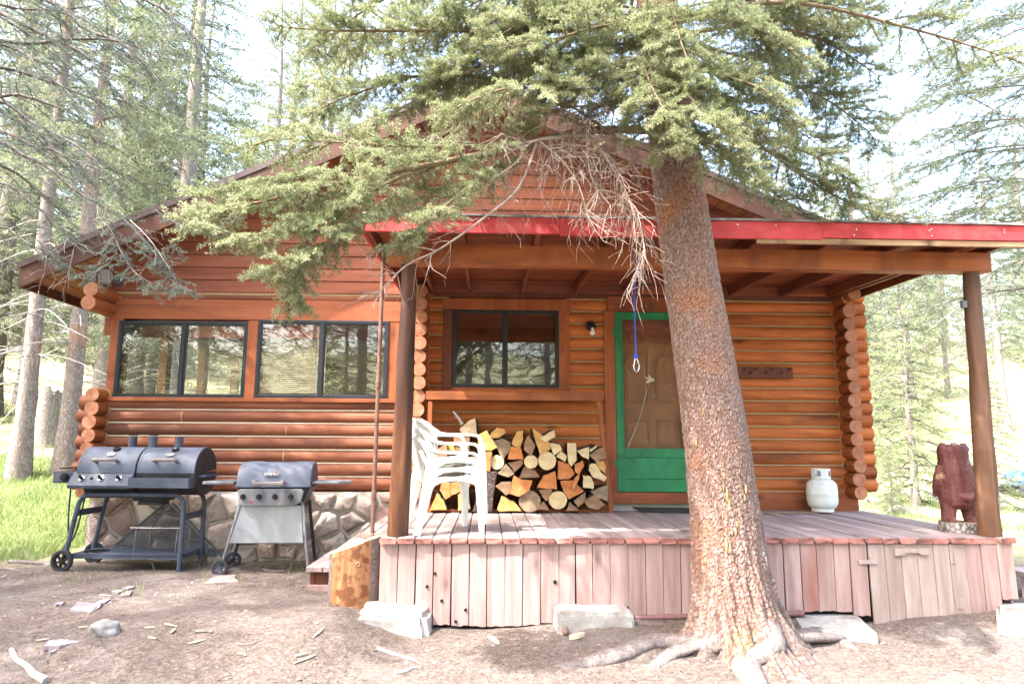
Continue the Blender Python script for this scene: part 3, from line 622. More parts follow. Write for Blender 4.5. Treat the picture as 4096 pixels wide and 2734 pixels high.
# ---- gable siding
YRK = 7.2
PE = at(75, 1049, YRK); PR = at(1917, 301, YRK); SL = (PR.z - PE.z) / (PR.x - PE.x); q = at(3346, 894, YRK); SR = (PR.z - q.z) / (q.x - PR.x)
XER = XR + .36
TH = .16
def zroof(x): return PR.z - (SL * (PR.x - x) if x < PR.x else SR * (x - PR.x))
def xroof(z, s): return PR.x - (PR.z - z) / SL if s < 0 else PR.x + (PR.z - z) / SR
gs = MB(); z = at(900, 1173, 7.72).z; hgt = .146; YS = 7.68
while z < PR.z - TH - .02:
    zt_ = min(z + hgt, PR.z - TH - .01)
    a0, a1 = max(xroof(z + TH - .02, -1), XL - .12), max(xroof(zt_ + TH - .02, -1), XL - .12)
    b0, b1 = min(xroof(z + TH - .02, 1), XR + .1), min(xroof(zt_ + TH - .02, 1), XR + .1)
    cuts = sorted([rnd.uniform(a0, b0)]) if b0 - a0 > 2 else []
    xs = [0] + [(c - a0) / (b0 - a0) for c in cuts] + [1]
    for u, v in zip(xs[:-1], xs[1:]):
        p = lambda s, top: (a1 + (b1 - a1) * s) if top else (a0 + (b0 - a0) * s)
        e = .0015
        yb_, yt_ = YS - .014, YS
        gs.hexa([(p(u, 0) + e, yb_, z + .003), (p(v, 0) - e, yb_, z + .003), (p(v, 0) - e, YS + .05, z + .003), (p(u, 0) + e, YS + .05, z + .003),
                 (p(u, 1) + e, yt_, zt_), (p(v, 1) - e, yt_, zt_), (p(v, 1) - e, YS + .05, zt_), (p(u, 1) + e, YS + .05, zt_)])
    z += hgt
gs.build('gable_siding', M['siding'], cabin, 0, .002)
gb = MB(); gb.prism([(XL, YS + .052, 2.6), (XR, YS + .052, 2.6), (XR, YS + .052, zroof(XR) - TH), (PR.x, YS + .052, PR.z - TH), (XL, YS + .052, zroof(XL) - TH)], (0, .04, 0)); gb.box((XL - .08, YS + .052, 2.62), (XL + .3, YS + .09, 3.1))
gb.build('gable_backing', M['siding'], cabin, 0)
# ---- main roof
YB = 13.2
for sgn, xe, s in ((-1, PE.x, SL), (1, XER, SR)):
    n_ = 36; so_ = MB(); L = abs(xe - PR.x)
    for i in range(n_):
        u0, u1 = i / n_ + .0012, (i + 1) / n_ - .0012
        xa, xb = PR.x + (xe - PR.x) * u0, PR.x + (xe - PR.x) * u1
        za, zb_ = zroof(xa) - TH, zroof(xb) - TH
        so_.hexa([(xa, YRK + .04, za), (xb, YRK + .04, zb_), (xb, YB, zb_), (xa, YB, za), (xa, YRK + .04, za + .02), (xb, YRK + .04, zb_ + .02), (xb, YB, zb_ + .02), (xa, YB, za + .02)])
    so_.build('soffit', M['soffit'], cabin, 0)
    r_ = MB(); za, zb_ = PR.z - .005, zroof(xe) - .005
    r_.hexa([(PR.x, YRK + .03, za - TH + .03), (xe, YRK + .03, zb_ - TH + .03), (xe, YB, zb_ - TH + .03), (PR.x, YB, za - TH + .03), (PR.x, YRK + .03, za), (xe, YRK + .03, zb_), (xe, YB, zb_), (PR.x, YB, za)])
    r_.build('roof', M['shingle'], cabin, 0)
    f_ = MB(); d0, d1 = .055, .285
    xe2 = xe + sgn * -.03
    f_.hexa([(PR.x, YRK, PR.z - d1), (xe2, YRK, zroof(xe2) - d1), (xe2, YRK + .035, zroof(xe2) - d1), (PR.x, YRK + .035, PR.z - d1), (PR.x, YRK, PR.z - d0), (xe2, YRK, zroof(xe2) - d0), (xe2, YRK + .035, zroof(xe2) - d0), (PR.x, YRK + .035, PR.z - d0)])
    f_.build('rake_board', M['fascia'], cabin, 0, .004)
    m_ = MB(); xe3 = xe + sgn * .01
    m_.hexa([(PR.x, YRK - .012, PR.z - d0 - .012), (xe3, YRK - .012, zroof(xe3) - d0 - .012), (xe3, YRK - .002, zroof(xe3) - d0 - .012), (PR.x, YRK - .002, PR.z - d0 - .012), (PR.x, YRK - .012, PR.z + .004), (xe3, YRK - .012, zroof(xe3) + .004), (xe3, YRK + .03, zroof(xe3) + .004), (PR.x, YRK + .03, PR.z + .004)])
    m_.build('roof_edge_flashing', M['roofmetal'], cabin, 0)
    ev = MB(); ev.box((xe - .012, YRK + .04, zroof(xe) - .26), (xe + .012, YB, zroof(xe) - .01)); ev.build('eave_board', M['fascia'], cabin, 0)
pu = MB(); pu.cyl((PR.x, 7.3, PR.z - .36), (PR.x, 7.9, PR.z - .36), .09, n=18); pu.build('ridge_log', M['log_side'], cabin, 50)
# ---- stone footing (cells of an irregular stone wall)
def clip(poly, n, c):
    out = []
    for i in range(len(poly)):
        a, b = poly[i], poly[(i + 1) % len(poly)]; da, db = a[0] * n[0] + a[1] * n[1] - c, b[0] * n[0] + b[1] * n[1] - c
        if da <= 0: out.append(a)
        if da * db < 0: t = da / (da - db); out.append((a[0] + (b[0] - a[0]) * t, a[1] + (b[1] - a[1]) * t))
    return out
def voro(pts, x0, y0, x1, y1):
    for i, p in enumerate(pts):
        poly = [(x0, y0), (x1, y0), (x1, y1), (x0, y1)]
        for j, q in enumerate(pts):
            if i != j and abs(q[0] - p[0]) < 1.2:
                n = (q[0] - p[0], q[1] - p[1]); c = (q[0] ** 2 + q[1] ** 2 - p[0] ** 2 - p[1] ** 2) / 2
                poly = clip(poly, n, c)
                if len(poly) < 3: break
        if len(poly) >= 3: yield p, poly
fx0, fx1, fz0, fz1 = XL - .0, XM + .05, .05, z0 - .03
pts = []
while len(pts) < 52:
    c = (rnd.uniform(fx0, fx1), rnd.uniform(fz0, fz1))
    if all((c[0] - q[0]) ** 2 * .55 + (c[1] - q[1]) ** 2 > .15 ** 2 for q in pts) or rnd.random() < .004: pts.append(c)
fs = MB()
for c, poly in voro(pts, fx0, fz0, fx1, fz1):
    cx = sum(p[0] for p in poly) / len(poly); cz = sum(p[1] for p in poly) / len(poly)
    # resample the outline
    ring = []
    for i in range(len(poly)):
        a, b = poly[i], poly[(i + 1) % len(poly)]
        for t in (0, .33, .66): ring.append((a[0] + (b[0] - a[0]) * t, a[1] + (b[1] - a[1]) * t))
    ds_ = [math.hypot(p[0] - cx, p[1] - cz) for p in ring]
    h = rnd.uniform(.04, .10); rows = []
    for sc, yy in ((1, 0), (1, .35), (.93, .8), (.72, 1.0), (.4, 1.08)):
        row = []
        for (p, d) in zip(ring, ds_):
            k = max(.1, (d - .02) / d) * sc * (1 + rnd.uniform(-.035, .035))
            row.append((cx + (p[0] - cx) * k, YF - .02 - h * yy + rnd.uniform(-.012, .012) * (yy > .5), cz + (p[1] - cz) * k))
        rows.append(row)
    b0 = len(fs.v); fs.grid(rows, True); n = len(ring); ci = len(fs.v); fs.v.append((cx, YF - .02 - h * 1.1 + rnd.uniform(-.01, .01), cz))
    for i in range(n): fs.f.append((b0 + 4 * n + i, b0 + 4 * n + (i + 1) % n, ci)); fs.m.append(0)
fs.build('foundation_stones', M['stonewall'], cabin, 55)
fm = MB(); fm.box((fx0 - .02, YF - .028, -.1), (fx1, YC + .2, z0 - .02)); fm.box((fx0 - .02, YC + .21, -.1), (fx0 + .2, 12.1, z0 - .02)); fm.box((XR - .1, YC - .02, -.1), (XR + .08, 12.1, z0 - .02)); fm.box((fx1, YC - .02, -.1), (XR - .11, YC + .1, z0 - .03)); fm.build('foundation_mortar', M['mortar'], cabin, 0)

# ================================================================== PORCH
porch = thing('covered_porch', 'raised plank porch with a red edged flat roof on round posts', 'porch', (1.5, 5.5, .02))
dx_0, dx_1 = at(1516, 2136, YD).x, at(4066, 2121, YD).x
nb = 37; bw = (dx_1 - dx_0) / nb
dk = MB(); sag = []
for i in range(nb):
    x0_, x1_ = dx_0 + i * bw + .0035, dx_0 + (i + 1) * bw - .0035
    yf = YD + rnd.uniform(-.014, .012) + (.02 if i > 33 else 0); zt_ = ZD + rnd.uniform(-.004, .004); t = .042
    tw = rnd.uniform(-.003, .003); yb_ = YF - .03
    b = len(dk.v); c = .007
    prof = [(x0_, zt_ - t * .55 - rnd.uniform(0, .008)), (x0_ + c, zt_ - t), (x1_ - c, zt_ - t), (x1_, zt_ - t * .55), (x1_, zt_ - .006 - tw), (x1_ - c, zt_ - tw), (x0_ + c, zt_ + tw), (x0_, zt_ - .006 + tw)]
    dk.v += [(p[0], yf + rnd.uniform(-.004, .004), p[1]) for p in prof] + [(p[0], yb_, p[1]) for p in prof]
    dk.f.append(tuple(b + k for k in range(8))); dk.m.append(1); dk.f.append(tuple(b + 8 + k for k in reversed(range(8)))); dk.m.append(1)
    for k in range(8): dk.f.append((b + k, b + 8 + k, b + 8 + (k + 1) % 8, b + (k + 1) % 8)); dk.m.append(0)
dk.build('deck_boards', [M['deck'], M['deckend']], porch, 0)
jo = MB()
for y in (YD + .07, 6.0, 6.7, 7.4): jo.box((dx_0 + .02, y, ZD - .20), (dx_1 - .02, y + .04, ZD - .046))
jo.box((dx_0 + .02, YD + .11, ZD - .2), (dx_0 + .05, 7.6, ZD - .046)); jo.build('joists', M['trim_dark'], porch, 0)
sk = MB(); YK = YD + .035
def zbot(px):
    k = [(1515, 2428), (1580, 2430), (1690, 2434), (1700, 2470), (1735, 2496), (1900, 2505), (2100, 2502), (2200, 2492), (2232, 2426), (2500, 2424), (2520, 2464), (2790, 2466), (3090, 2460), (3150, 2444), (3420, 2444), (3480, 2500), (3880, 2504), (3900, 2470), (3970, 2462), (3990, 2405), (4090, 2380)]
    return np.interp(px, [a for a, b in k], [b for a, b in k])
edges = [1518, 1590, 1662, 1733, 1805, 1877, 1948, 2020, 2092, 2164, 2236, 2303, 2371, 2442, 2514, 2584, 2654, 2724, 2793, 2863, 2933, 3003, 3071, 3138, 3206, 3272, 3340, 3405, 3473]
edges2 = [3868, 3932, 3996, 4062]
hx0, hx1 = at(3478, 2300, YK).x, at(3868, 2300, YK).x
def plank(mb, x0, x1, zt, zb_, Y, t=.02, lean=0, rag=.012, n=4):
    """vertical plank with a ragged foot"""
    xs = np.linspace(x0, x1, n + 1); b = len(mb.v)
    for yy in (Y, Y + t):
        mb.v += [(x + lean, yy, zb_ + rnd.uniform(-rag, rag) * .6) for x in xs] + [(x, yy, zt) for x in xs]
    m = n + 1
    for i in range(n):
        a = b + i; mb.f += [(a, a + 1, a + m + 1, a + m), (a + 2 * m, a + 3 * m, a + 3 * m + 1, a + 2 * m + 1), (a, a + 2 * m, a + 2 * m + 1, a + 1), (a + m, a + m + 1, a + 3 * m + 1, a + 3 * m)]; mb.m += [0] * 4
    mb.f += [(b, b + m, b + 3 * m, b + 2 * m), (b + n, b + 2 * m + n, b + 3 * m + n, b + m + n)]; mb.m += [0, 0]
for E in (edges, edges2):
    sk = MB()
    for a, b_ in zip(E[:-1], E[1:]):
        pm = (a + b_) / 2; x0_, x1_ = at(a, 2300, YK).x, at(b_, 2300, YK).x
        zb_ = at(pm, float(zbot(pm)), YK).z
        gap = rnd.choice((.0015, .0025, .004)); plank(sk, x0_ + gap, x1_ - gap, ZD - .043, zb_, YK + rnd.uniform(-.004, .004), lean=rnd.uniform(-.004, .004) if E is edges else .01)
    sk.build('skirt_boards', M['skirt'], porch, 0, .003)
xk = dx_1 - .03; sk = MB()
for i in range(15): y0 = YK + .03 + i * .14; sk.box((xk - .02, y0, gzf(xk, y0) - .02), (xk, y0 + .136, ZD - .043))
sk.build('side_skirt_boards', M['skirt'], porch, 0, .003); sk = MB()
for i in range(13): y0 = YK + .03 + i * .14; sk.box((dx_0 + .005, y0, gzf(dx_0, y0) - .02), (dx_0 + .025, y0 + .136, ZD - .043))
sk.build('side_skirt_boards', M['skirt'], porch, 0, .003)
kn = MB()
for (px, py) in ((1862, 2437), (1740, 2292), (1767, 2401), (1823, 2484), (2220, 2326), (1708, 2344)):
    p = at(px, py, YK); r_ = .012 if px != 2220 else .015
    kn.lathe([(r_, 0), (r_, .008)], (p.x, YK - .0075, p.z), 12, axis='y')
kn.build('knot_holes', M['dark'], porch, 30)
vb = MB(); vb.box((dx_0 + .03, YK + .06, -.1), (dx_1 - .1, YK + .065, ZD - .21)); vb.build('crawl_shade_sheet', M['dark'], porch, 0)  # near-black sheet, painted shade behind the skirt boards
# hatch of five boards with handle, turn button and hinges
ht = MB(); he = np.linspace(hx0, hx1, 7)
for a, b_ in zip(he[:-1], he[1:]): plank(ht, a + .002, b_ - .002, ZD - .05, at(3680, 2504, YK).z, YK - .004, .02, .012, .008)
hatch = ht.build('hatch_door', M['hatch'], porch, 0, .003)
def rb(mb, x0, y0, x1, y1, Y, t): rect(mb, x0, y0, x1, y1, Y, t)
hd = MB(); Yh = YK - .03; p0, p1 = at(3582, 2209, Yh), at(3716, 2205, Yh)
xa, xb, zc = p0.x, p1.x, (p0.z + p1.z) / 2
hd.prism([(xa, Yh, zc - .03), (xa + .07, Yh, zc - .026), (xa + .09, Yh, zc - .008), (xb - .08, Yh, zc - .008), (xb - .06, Yh, zc - .024), (xb, Yh, zc - .022), (xb, Yh, zc + .028), (xa, Yh, zc + .026)], (0, .024, 0)); hd.build('handle', M['hatch'], hatch, 0, .003)
for (px, py) in ((3812, 2231), (3838, 2410)):
    p = at(px, py, YK); hb = MB(); hb.box((p.x - .03, YK - .010, p.z - .04), (p.x + .03, YK - .005, p.z + .04)); hb.cyl((p.x, YK - .012, p.z - .04), (p.x, YK - .012, p.z + .04), .006, n=8); hb.build('hinge', M['hatch'], hatch, 30)
tb = MB(); rect(tb, 3436, 2239, 3510, 2255, YK - .024, .02); tb.build('turn_latch', M['hatch'], porch, 0, .003)
# ---- porch roof
zrw = at(2090, 1174, YF).z; zrb = at(2100, 989, 5.55).z; sl_ = (zrw - zrb) / (YF - 5.55)
YPF = 5.15
def zr(y): return zrb + sl_ * (y - 5.55)
XPL = at(1449, 900, YPF).x; XPR = 4.32
rf = MB()
for px in (1650, 1732, 1879, 2090, 2300, 2508, 2712, 2917, 3123, 3311): pass
for px in (1732, 1879, 2090, 2300, 2508, 2712, 2917, 3123, 3311):
    x = at(px, 1176, YF).x
    rf.hexa([(x - .02, YPF + .03, zr(YPF + .03)), (x + .02, YPF + .03, zr(YPF + .03)), (x + .02, YF + .02, zr(YF)), (x - .02, YF + .02, zr(YF)), (x - .02, YPF + .03, zr(YPF) + .115), (x + .02, YPF + .03, zr(YPF) + .115), (x + .02, YF + .02, zr(YF) + .115), (x - .02, YF + .02, zr(YF) + .115)])
x = 4.02; rf.hexa([(x - .02, YPF + .03, zr(YPF)), (x + .02, YPF + .03, zr(YPF)), (x + .02, YF + .5, zr(YF)), (x - .02, YF + .5, zr(YF)), (x - .02, YPF + .03, zr(YPF) + .115), (x + .02, YPF + .03, zr(YPF) + .115), (x + .02, YF + .5, zr(YF) + .115), (x - .02, YF + .5, zr(YF) + .115)])
rf.build('rafters', M['rafter'], porch, 0, .003)
cb = MB(); yy = YPF + .035; wbd = .14
while yy < YF + .45:
    y1_ = yy + wbd - .004
    cb.hexa([(XPL + .05, yy, zr(yy) + .117), (XPR - .03, yy, zr(yy) + .117), (XPR - .03, y1_, zr(y1_) + .117), (XPL + .05, y1_, zr(y1_) + .117), (XPL + .05, yy, zr(yy) + .137), (XPR - .03, yy, zr(yy) + .137), (XPR - .03, y1_, zr(y1_) + .137), (XPL + .05, y1_, zr(y1_) + .137)]) if y1_ < YF - .08 else cb.hexa([(at(3300, 1100, YF).x, yy, zr(yy) + .117), (XPR - .03, yy, zr(yy) + .117), (XPR - .03, y1_, zr(y1_) + .117), (at(3300, 1100, YF).x, y1_, zr(y1_) + .117), (at(3300, 1100, YF).x, yy, zr(yy) + .137), (XPR - .03, yy, zr(yy) + .137), (XPR - .03, y1_, zr(y1_) + .137), (at(3300, 1100, YF).x, y1_, zr(y1_) + .137)])
    yy += wbd
cb.build('ceiling_boards', M['ceilboard'], porch, 0)
rt = MB(); rt.hexa([(XPL, YPF - .02, zr(YPF) + .14), (XPR + .02, YPF - .02, zr(YPF) + .14), (XPR + .02, YF, zr(YF) + .14), (XPL, YF, zr(YF) + .14), (XPL, YPF - .02, zr(YPF) + .155), (XPR + .02, YPF - .02, zr(YPF) + .155), (XPR + .02, YF, zr(YF) + .155), (XPL, YF, zr(YF) + .155)])
rt.build('roof', M['felt'], porch, 0)
zft, zfb = zr(YPF) + .139, at(2400, 938, YPF).z
fa = MB()
segs = [XPL, at(2240, 900, YPF).x, at(3290, 920, YPF).x, XPR]
for i, (a, b_) in enumerate(zip(segs[:-1], segs[1:])):
    dz = (0, -.012, .004)[i]
    fa.hexa([(a, YPF, zfb + dz), (b_ - .002, YPF, zfb + dz), (b_ - .002, YPF + .028, zfb + dz), (a, YPF + .028, zfb + dz), (a, YPF, zft), (b_ - .002, YPF, zft), (b_ - .002, YPF + .028, zft), (a, YPF + .028, zft)])
fa.box((XPL - .0, YPF + .03, zfb + .02), (XPL + .024, YF - .03, zft)) if False else None
fa.hexa([(XPL - .012, YPF + .03, zfb), (XPL + .014, YPF + .03, zfb), (XPL + .014, YF - .03, zr(YF) - .02), (XPL - .012, YF - .03, zr(YF) - .02), (XPL - .012, YPF + .03, zft), (XPL + .014, YPF + .03, zft), (XPL + .014, YF - .03, zr(YF) + .138), (XPL - .012, YF - .03, zr(YF) + .138)])
fa.build('red_fascia', M['redpaint'], porch, 0, .003)
fi = MB(); fi.hexa([(XPL + .016, YPF + .03, zfb + .01), (XPL + .05, YPF + .03, zfb + .01), (XPL + .05, YF - .03, zr(YF) - .015), (XPL + .016, YF - .03, zr(YF) - .015), (XPL + .016, YPF + .03, zft - .01), (XPL + .05, YPF + .03, zft - .01), (XPL + .05, YF - .03, zr(YF) + .11), (XPL + .016, YF - .03, zr(YF) + .11)])
fi.build('side_rafter', M['rafter'], porch, 0, .003)
fi = MB(); fi.hexa([(XPR - .03, YPF + .03, zfb + .02), (XPR, YPF + .03, zfb + .02), (XPR, YF + .4, zr(YF)), (XPR - .03, YF + .4, zr(YF)), (XPR - .03, YPF + .03, zft - .01), (XPR, YPF + .03, zft - .01), (XPR, YF + .4, zr(YF) + .135), (XPR - .03, YF + .4, zr(YF) + .135)])
fi.build('side_rafter', M['rafter'], porch, 0, .003)
rw = MB(); rw.box((at(3028, 960, YPF + .01).x, YPF + .012, zfb - .045), (XPR, YPF + .04, zfb + .0)); rw.build('raw_edge_board', M['rawwood'], porch, 0, .003)
bmx = MB(); bmx.box((at(1545, 1015, 5.5).x, 5.5, at(2300, 1061, 5.5).z), (at(3967, 1050, 5.5).x, 5.64, zr(5.57) + .002)); bmx.build('beam', M['beam'], porch, 0, .006)
nl = MB()
for px, py in ((1760, 872), (1955, 874), (2090, 876), (2330, 886), (2950, 898), (3104, 900), (3425, 918), (3416, 940), (3717, 922), (3726, 916), (3726, 943), (4017, 920), (4017, 930)):
    p = at(px, py, YPF); nl.lathe([(.006, 0), (.006, .004)], (p.x, YPF - .004, p.z), 8, axis='y')
nl.build('nails', M['steel'], porch, 30)
def post(pb, pt, r0, r1, mat, label):
    mb = MB(); n = 9; pts = []; rad = []
    for i in range(n):
        t = i / (n - 1); pts.append(Vector(pb).lerp(Vector(pt), t) + Vector((rnd.uniform(-.005, .005), 0, 0))); rad.append(r0 + (r1 - r0) * t + rnd.uniform(-.003, .003))
    mb.tube(pts, rad, 22, True, 0, .015); o = mb.build('post', mat, porch, 50); o['label'] = label
zbm = at(2300, 1061, 5.5).z
a = at(1592, 2128, 5.58); b_ = at(1640, 1052, 5.58); post((a.x, 5.58, ZD - .003), (b_.x, 5.57, zbm), .087, .062, M['post'], 'dark peeled log post beside the white chairs')
a = at(3957, 2118, 5.58); b_ = at(3880, 1086, 5.58); post((a.x, 5.58, ZD - .003), (b_.x, 5.57, zbm), .085, .062, M['post_r'], 'weathered brown log post at the right end')
# ================================================================== OBJECTS ON AND AROUND THE PORCH
def text_mesh(name, s, size, mat, parent, mtx, ext=.001):
    cu = bpy.data.curves.new(name, 'FONT'); cu.body = s; cu.size = size; cu.extrude = ext; cu.align_x = 'CENTER'; cu.align_y = 'CENTER'
    o = bpy.data.objects.new('tmp', cu); COL.objects.link(o)
    dg = bpy.context.evaluated_depsgraph_get(); me = bpy.data.meshes.new_from_object(o.evaluated_get(dg)); me.name = name
    bpy.data.objects.remove(o); me.transform(mtx); me.materials.clear(); me.materials.append(mat)
    t = bpy.data.objects.new(name, me); COL.objects.link(t); t.parent = parent; return t
def strip(mb, pts, wd, th, side=(0, 1, 0)):
    pts = [Vector(p) for p in pts]; side = Vector(side).normalized(); n = len(pts); b = len(mb.v)
    wd = wd if isinstance(wd, (list, tuple)) else [wd] * n; th = th if isinstance(th, (list, tuple)) else [th] * n
    for i, p in enumerate(pts):
        d = (pts[min(i + 1, n - 1)] - pts[max(i - 1, 0)]).normalized(); u = d.cross(side).normalized()
        s = side * wd[i] / 2; t = u * th[i] / 2
        mb.v += [tuple(p - s - t), tuple(p + s - t), tuple(p + s + t), tuple(p - s + t)]
    for i in range(n - 1):
        for k in range(4): a = b + 4 * i + k; c = b + 4 * i + (k + 1) % 4; mb.f.append((a, c, c + 4, a + 4)); mb.m.append(0)
    mb.f += [(b + 3, b + 2, b + 1, b), (b + 4 * n - 4, b + 4 * n - 3, b + 4 * n - 2, b + 4 * n - 1)]; mb.m += [0, 0]
def smooth_path(pts, n=6):
    P = [Vector(p) for p in pts]; out = []
    for i in range(len(P) - 1):
        a, b, c, d = P[max(i - 1, 0)], P[i], P[i + 1], P[min(i + 2, len(P) - 1)]
        for k in range(n):
            t = k / n; out.append(.5 * ((2 * b) + (c - a) * t + (2 * a - 5 * b + 4 * c - d) * t * t + (3 * b - a - 3 * c + d) * t ** 3))
    out.append(P[-1]); return out
# ---------------- stacked plastic armchairs
def make_chair(label):
    r = thing('plastic_chair', label, 'chair', (0, 0, 0), 'white plastic chairs in the stack')
    NT, NV = 45, 14; b = MB(); P = []
    for j in range(NV + 1):
        v = j / NV; row = []
        for i in range(NT + 1):
            t = -1 + 2 * i / NT; xb = -.175 - .13 * v ** .85
            z = .39 + .39 * v - (.02 + .10 * v) * abs(t) ** 2.6 * v + .02 * (1 - v) * t * t
            row.append((xb + (.03 + .13 * v ** .6) * t * t, (.205 + .035 * v) * t, z))
        P.append(row)
    b.grid(P)
    slots = {5, 8, 11, NT - 5, NT - 8, NT - 11}
    keep = [k for k, f in enumerate(b.f) if not ((k % NT) in slots and 4 <= k // NT <= 10)]
    b.f = [b.f[k] for k in keep]; b.m = [b.m[k] for k in keep]
    o = b.build('backrest', M['white'], r, 60); s = o.modifiers.new('thick', 'SOLIDIFY'); s.thickness = .007
    st = MB(); P = []
    for j in range(9):
        v = j / 8; x = -.18 + .40 * v; P.append([(x, (.205 + .02 * v) * (-1 + 2 * i / 10), .405 + .018 * v + .014 * (-1 + 2 * i / 10) ** 2 - .05 * max(0, v - .85) * 2) for i in range(11)])
    st.grid(P); o = st.build('seat', M['white'], r, 60); s = o.modifiers.new('thick', 'SOLIDIFY'); s.thickness = .008
    for sg in (-1, 1):
        a = MB()
        strip(a, smooth_path([(-.285, sg * .13, .765), (-.235, sg * .205, .735), (-.16, sg * .246, .672), (-.07, sg * .256, .645), (.12, sg * .258, .642), (.20, sg * .255, .632), (.232, sg * .252, .585), (.238, sg * .25, .46)], 5), [.02, .02, .025, .03, .035, .04, .045] + [.05] * 29, [.035] * 12 + [.022] * 24)
        a.build('armrest', M['white'], r, 60, .006)
        f = MB(); strip(f, [(.236, sg * .25, .56), (.243, sg * .25, .42), (.268, sg * .262, 0)], [.055, .06, .042], [.04, .055, .036]); f.build('leg', M['white'], r, 0, .006)
        g = MB(); strip(g, [(-.135, sg * .215, .50), (-.17, sg * .225, .40), (-.262, sg * .25, 0)], [.02, .045, .042], [.03, .085, .05]); g.build('leg', M['white'], r, 0, .006)
        p = MB(); q = [(.235, .475), (.235, .35), (.205, .385), (.15, .408), (.05, .418), (-.06, .408), (-.12, .38), (-.15, .33), (-.19, .40), (-.17, .45), (.05, .452)]
        p.prism([(x, sg * .232 - .004, z) for x, z in q], (0, .008, 0)); p.build('side_apron', M['white'], r, 0, .002)
        p2 = MB(); strip(p2, smooth_path([(-.245, sg * .215, .66), (-.19, sg * .232, .55), (-.165, sg * .225, .44)], 5), [.012] * 11, [.03] * 11); p2.build('back_brace', M['white'], r, 60)
    ap = MB(); ap.prism([(.225, -.23, .45), (.225, -.23, .36), (.228, -.17, .39), (.23, 0, .40), (.228, .17, .39), (.225, .23, .36), (.225, .23, .45)], (.008, 0, 0)); ap.build('front_apron', M['white'], r, 0, .002)
    return r
CH = make_chair('bottom white plastic armchair of the stack, its feet on the deck boards')
pA, pB = onz(1715, 2128, ZD), onz(1930, 2122, ZD)
mid = Vector((-.37, 5.86, ZD))
for i in range(3):
    c = CH if i == 0 else copy_tree(CH)
    th = R(17 + i * .6); dz = .073 * i; dxx = .010 * i
    c.location = (mid.x + dxx * math.cos(th), mid.y + dxx * math.sin(th), ZD + dz); c.rotation_euler = (0, 0, th)
    if i == 1: c['label'] = 'middle white plastic armchair, nested between two others in the stack'
    if i == 2: c['label'] = 'top white plastic armchair of the stack, highest backrest and arms'
# ---------------- double barrel grill
def wheel(name, parent, c, r, wd, spokes, hubmat):
    t = MB(); t.lathe([(r * .72, -wd / 2), (r * .93, -wd / 2), (r, -wd / 3), (r, wd / 3), (r * .93, wd / 2), (r * .72, wd / 2), (r * .72, -wd / 2)], c, 28, axis='x' if False else 'y', close=False)
    o = t.build('wheel', M['rubber'], parent, 40)
    h = MB(); c = Vector(c); h.lathe([(r * .22, -wd * .4), (r * .22, wd * .4)], c, 14, axis='y')
    h.lathe([(r * .62, -wd * .3), (r * .74, -wd * .3), (r * .74, wd * .3), (r * .62, wd * .3), (r * .62, -wd * .3)], c, 26, axis='y', close=False)
    for k in range(spokes):
        t_ = 2 * math.pi * k / spokes + .3; d = Vector((math.cos(t_), 0, math.sin(t_))); h.bar(c + d * r * .15, c + d * r * .66, wd * .4, r * .2, up=(0, 1, 0))
    h.build('rim', hubmat, o, 40); return o
G1c = at(560, 2240, 7.16)
g1 = thing('barrel_grill', 'large dark blue double barrel grill with three short chimneys', 'grill', (G1c.x, 7.16, gzf(G1c.x, 7.1)))
ORG[g1.name] = Vector((0, 0, 0))
RB, ZB, LX0, LX1 = .24, .95, -.575, .60
def arc(a0, a1, n, r, y0=0): return [(y0 - r * math.cos(a), ZB + r * math.sin(a)) for a in np.linspace(a0, a1, n)]
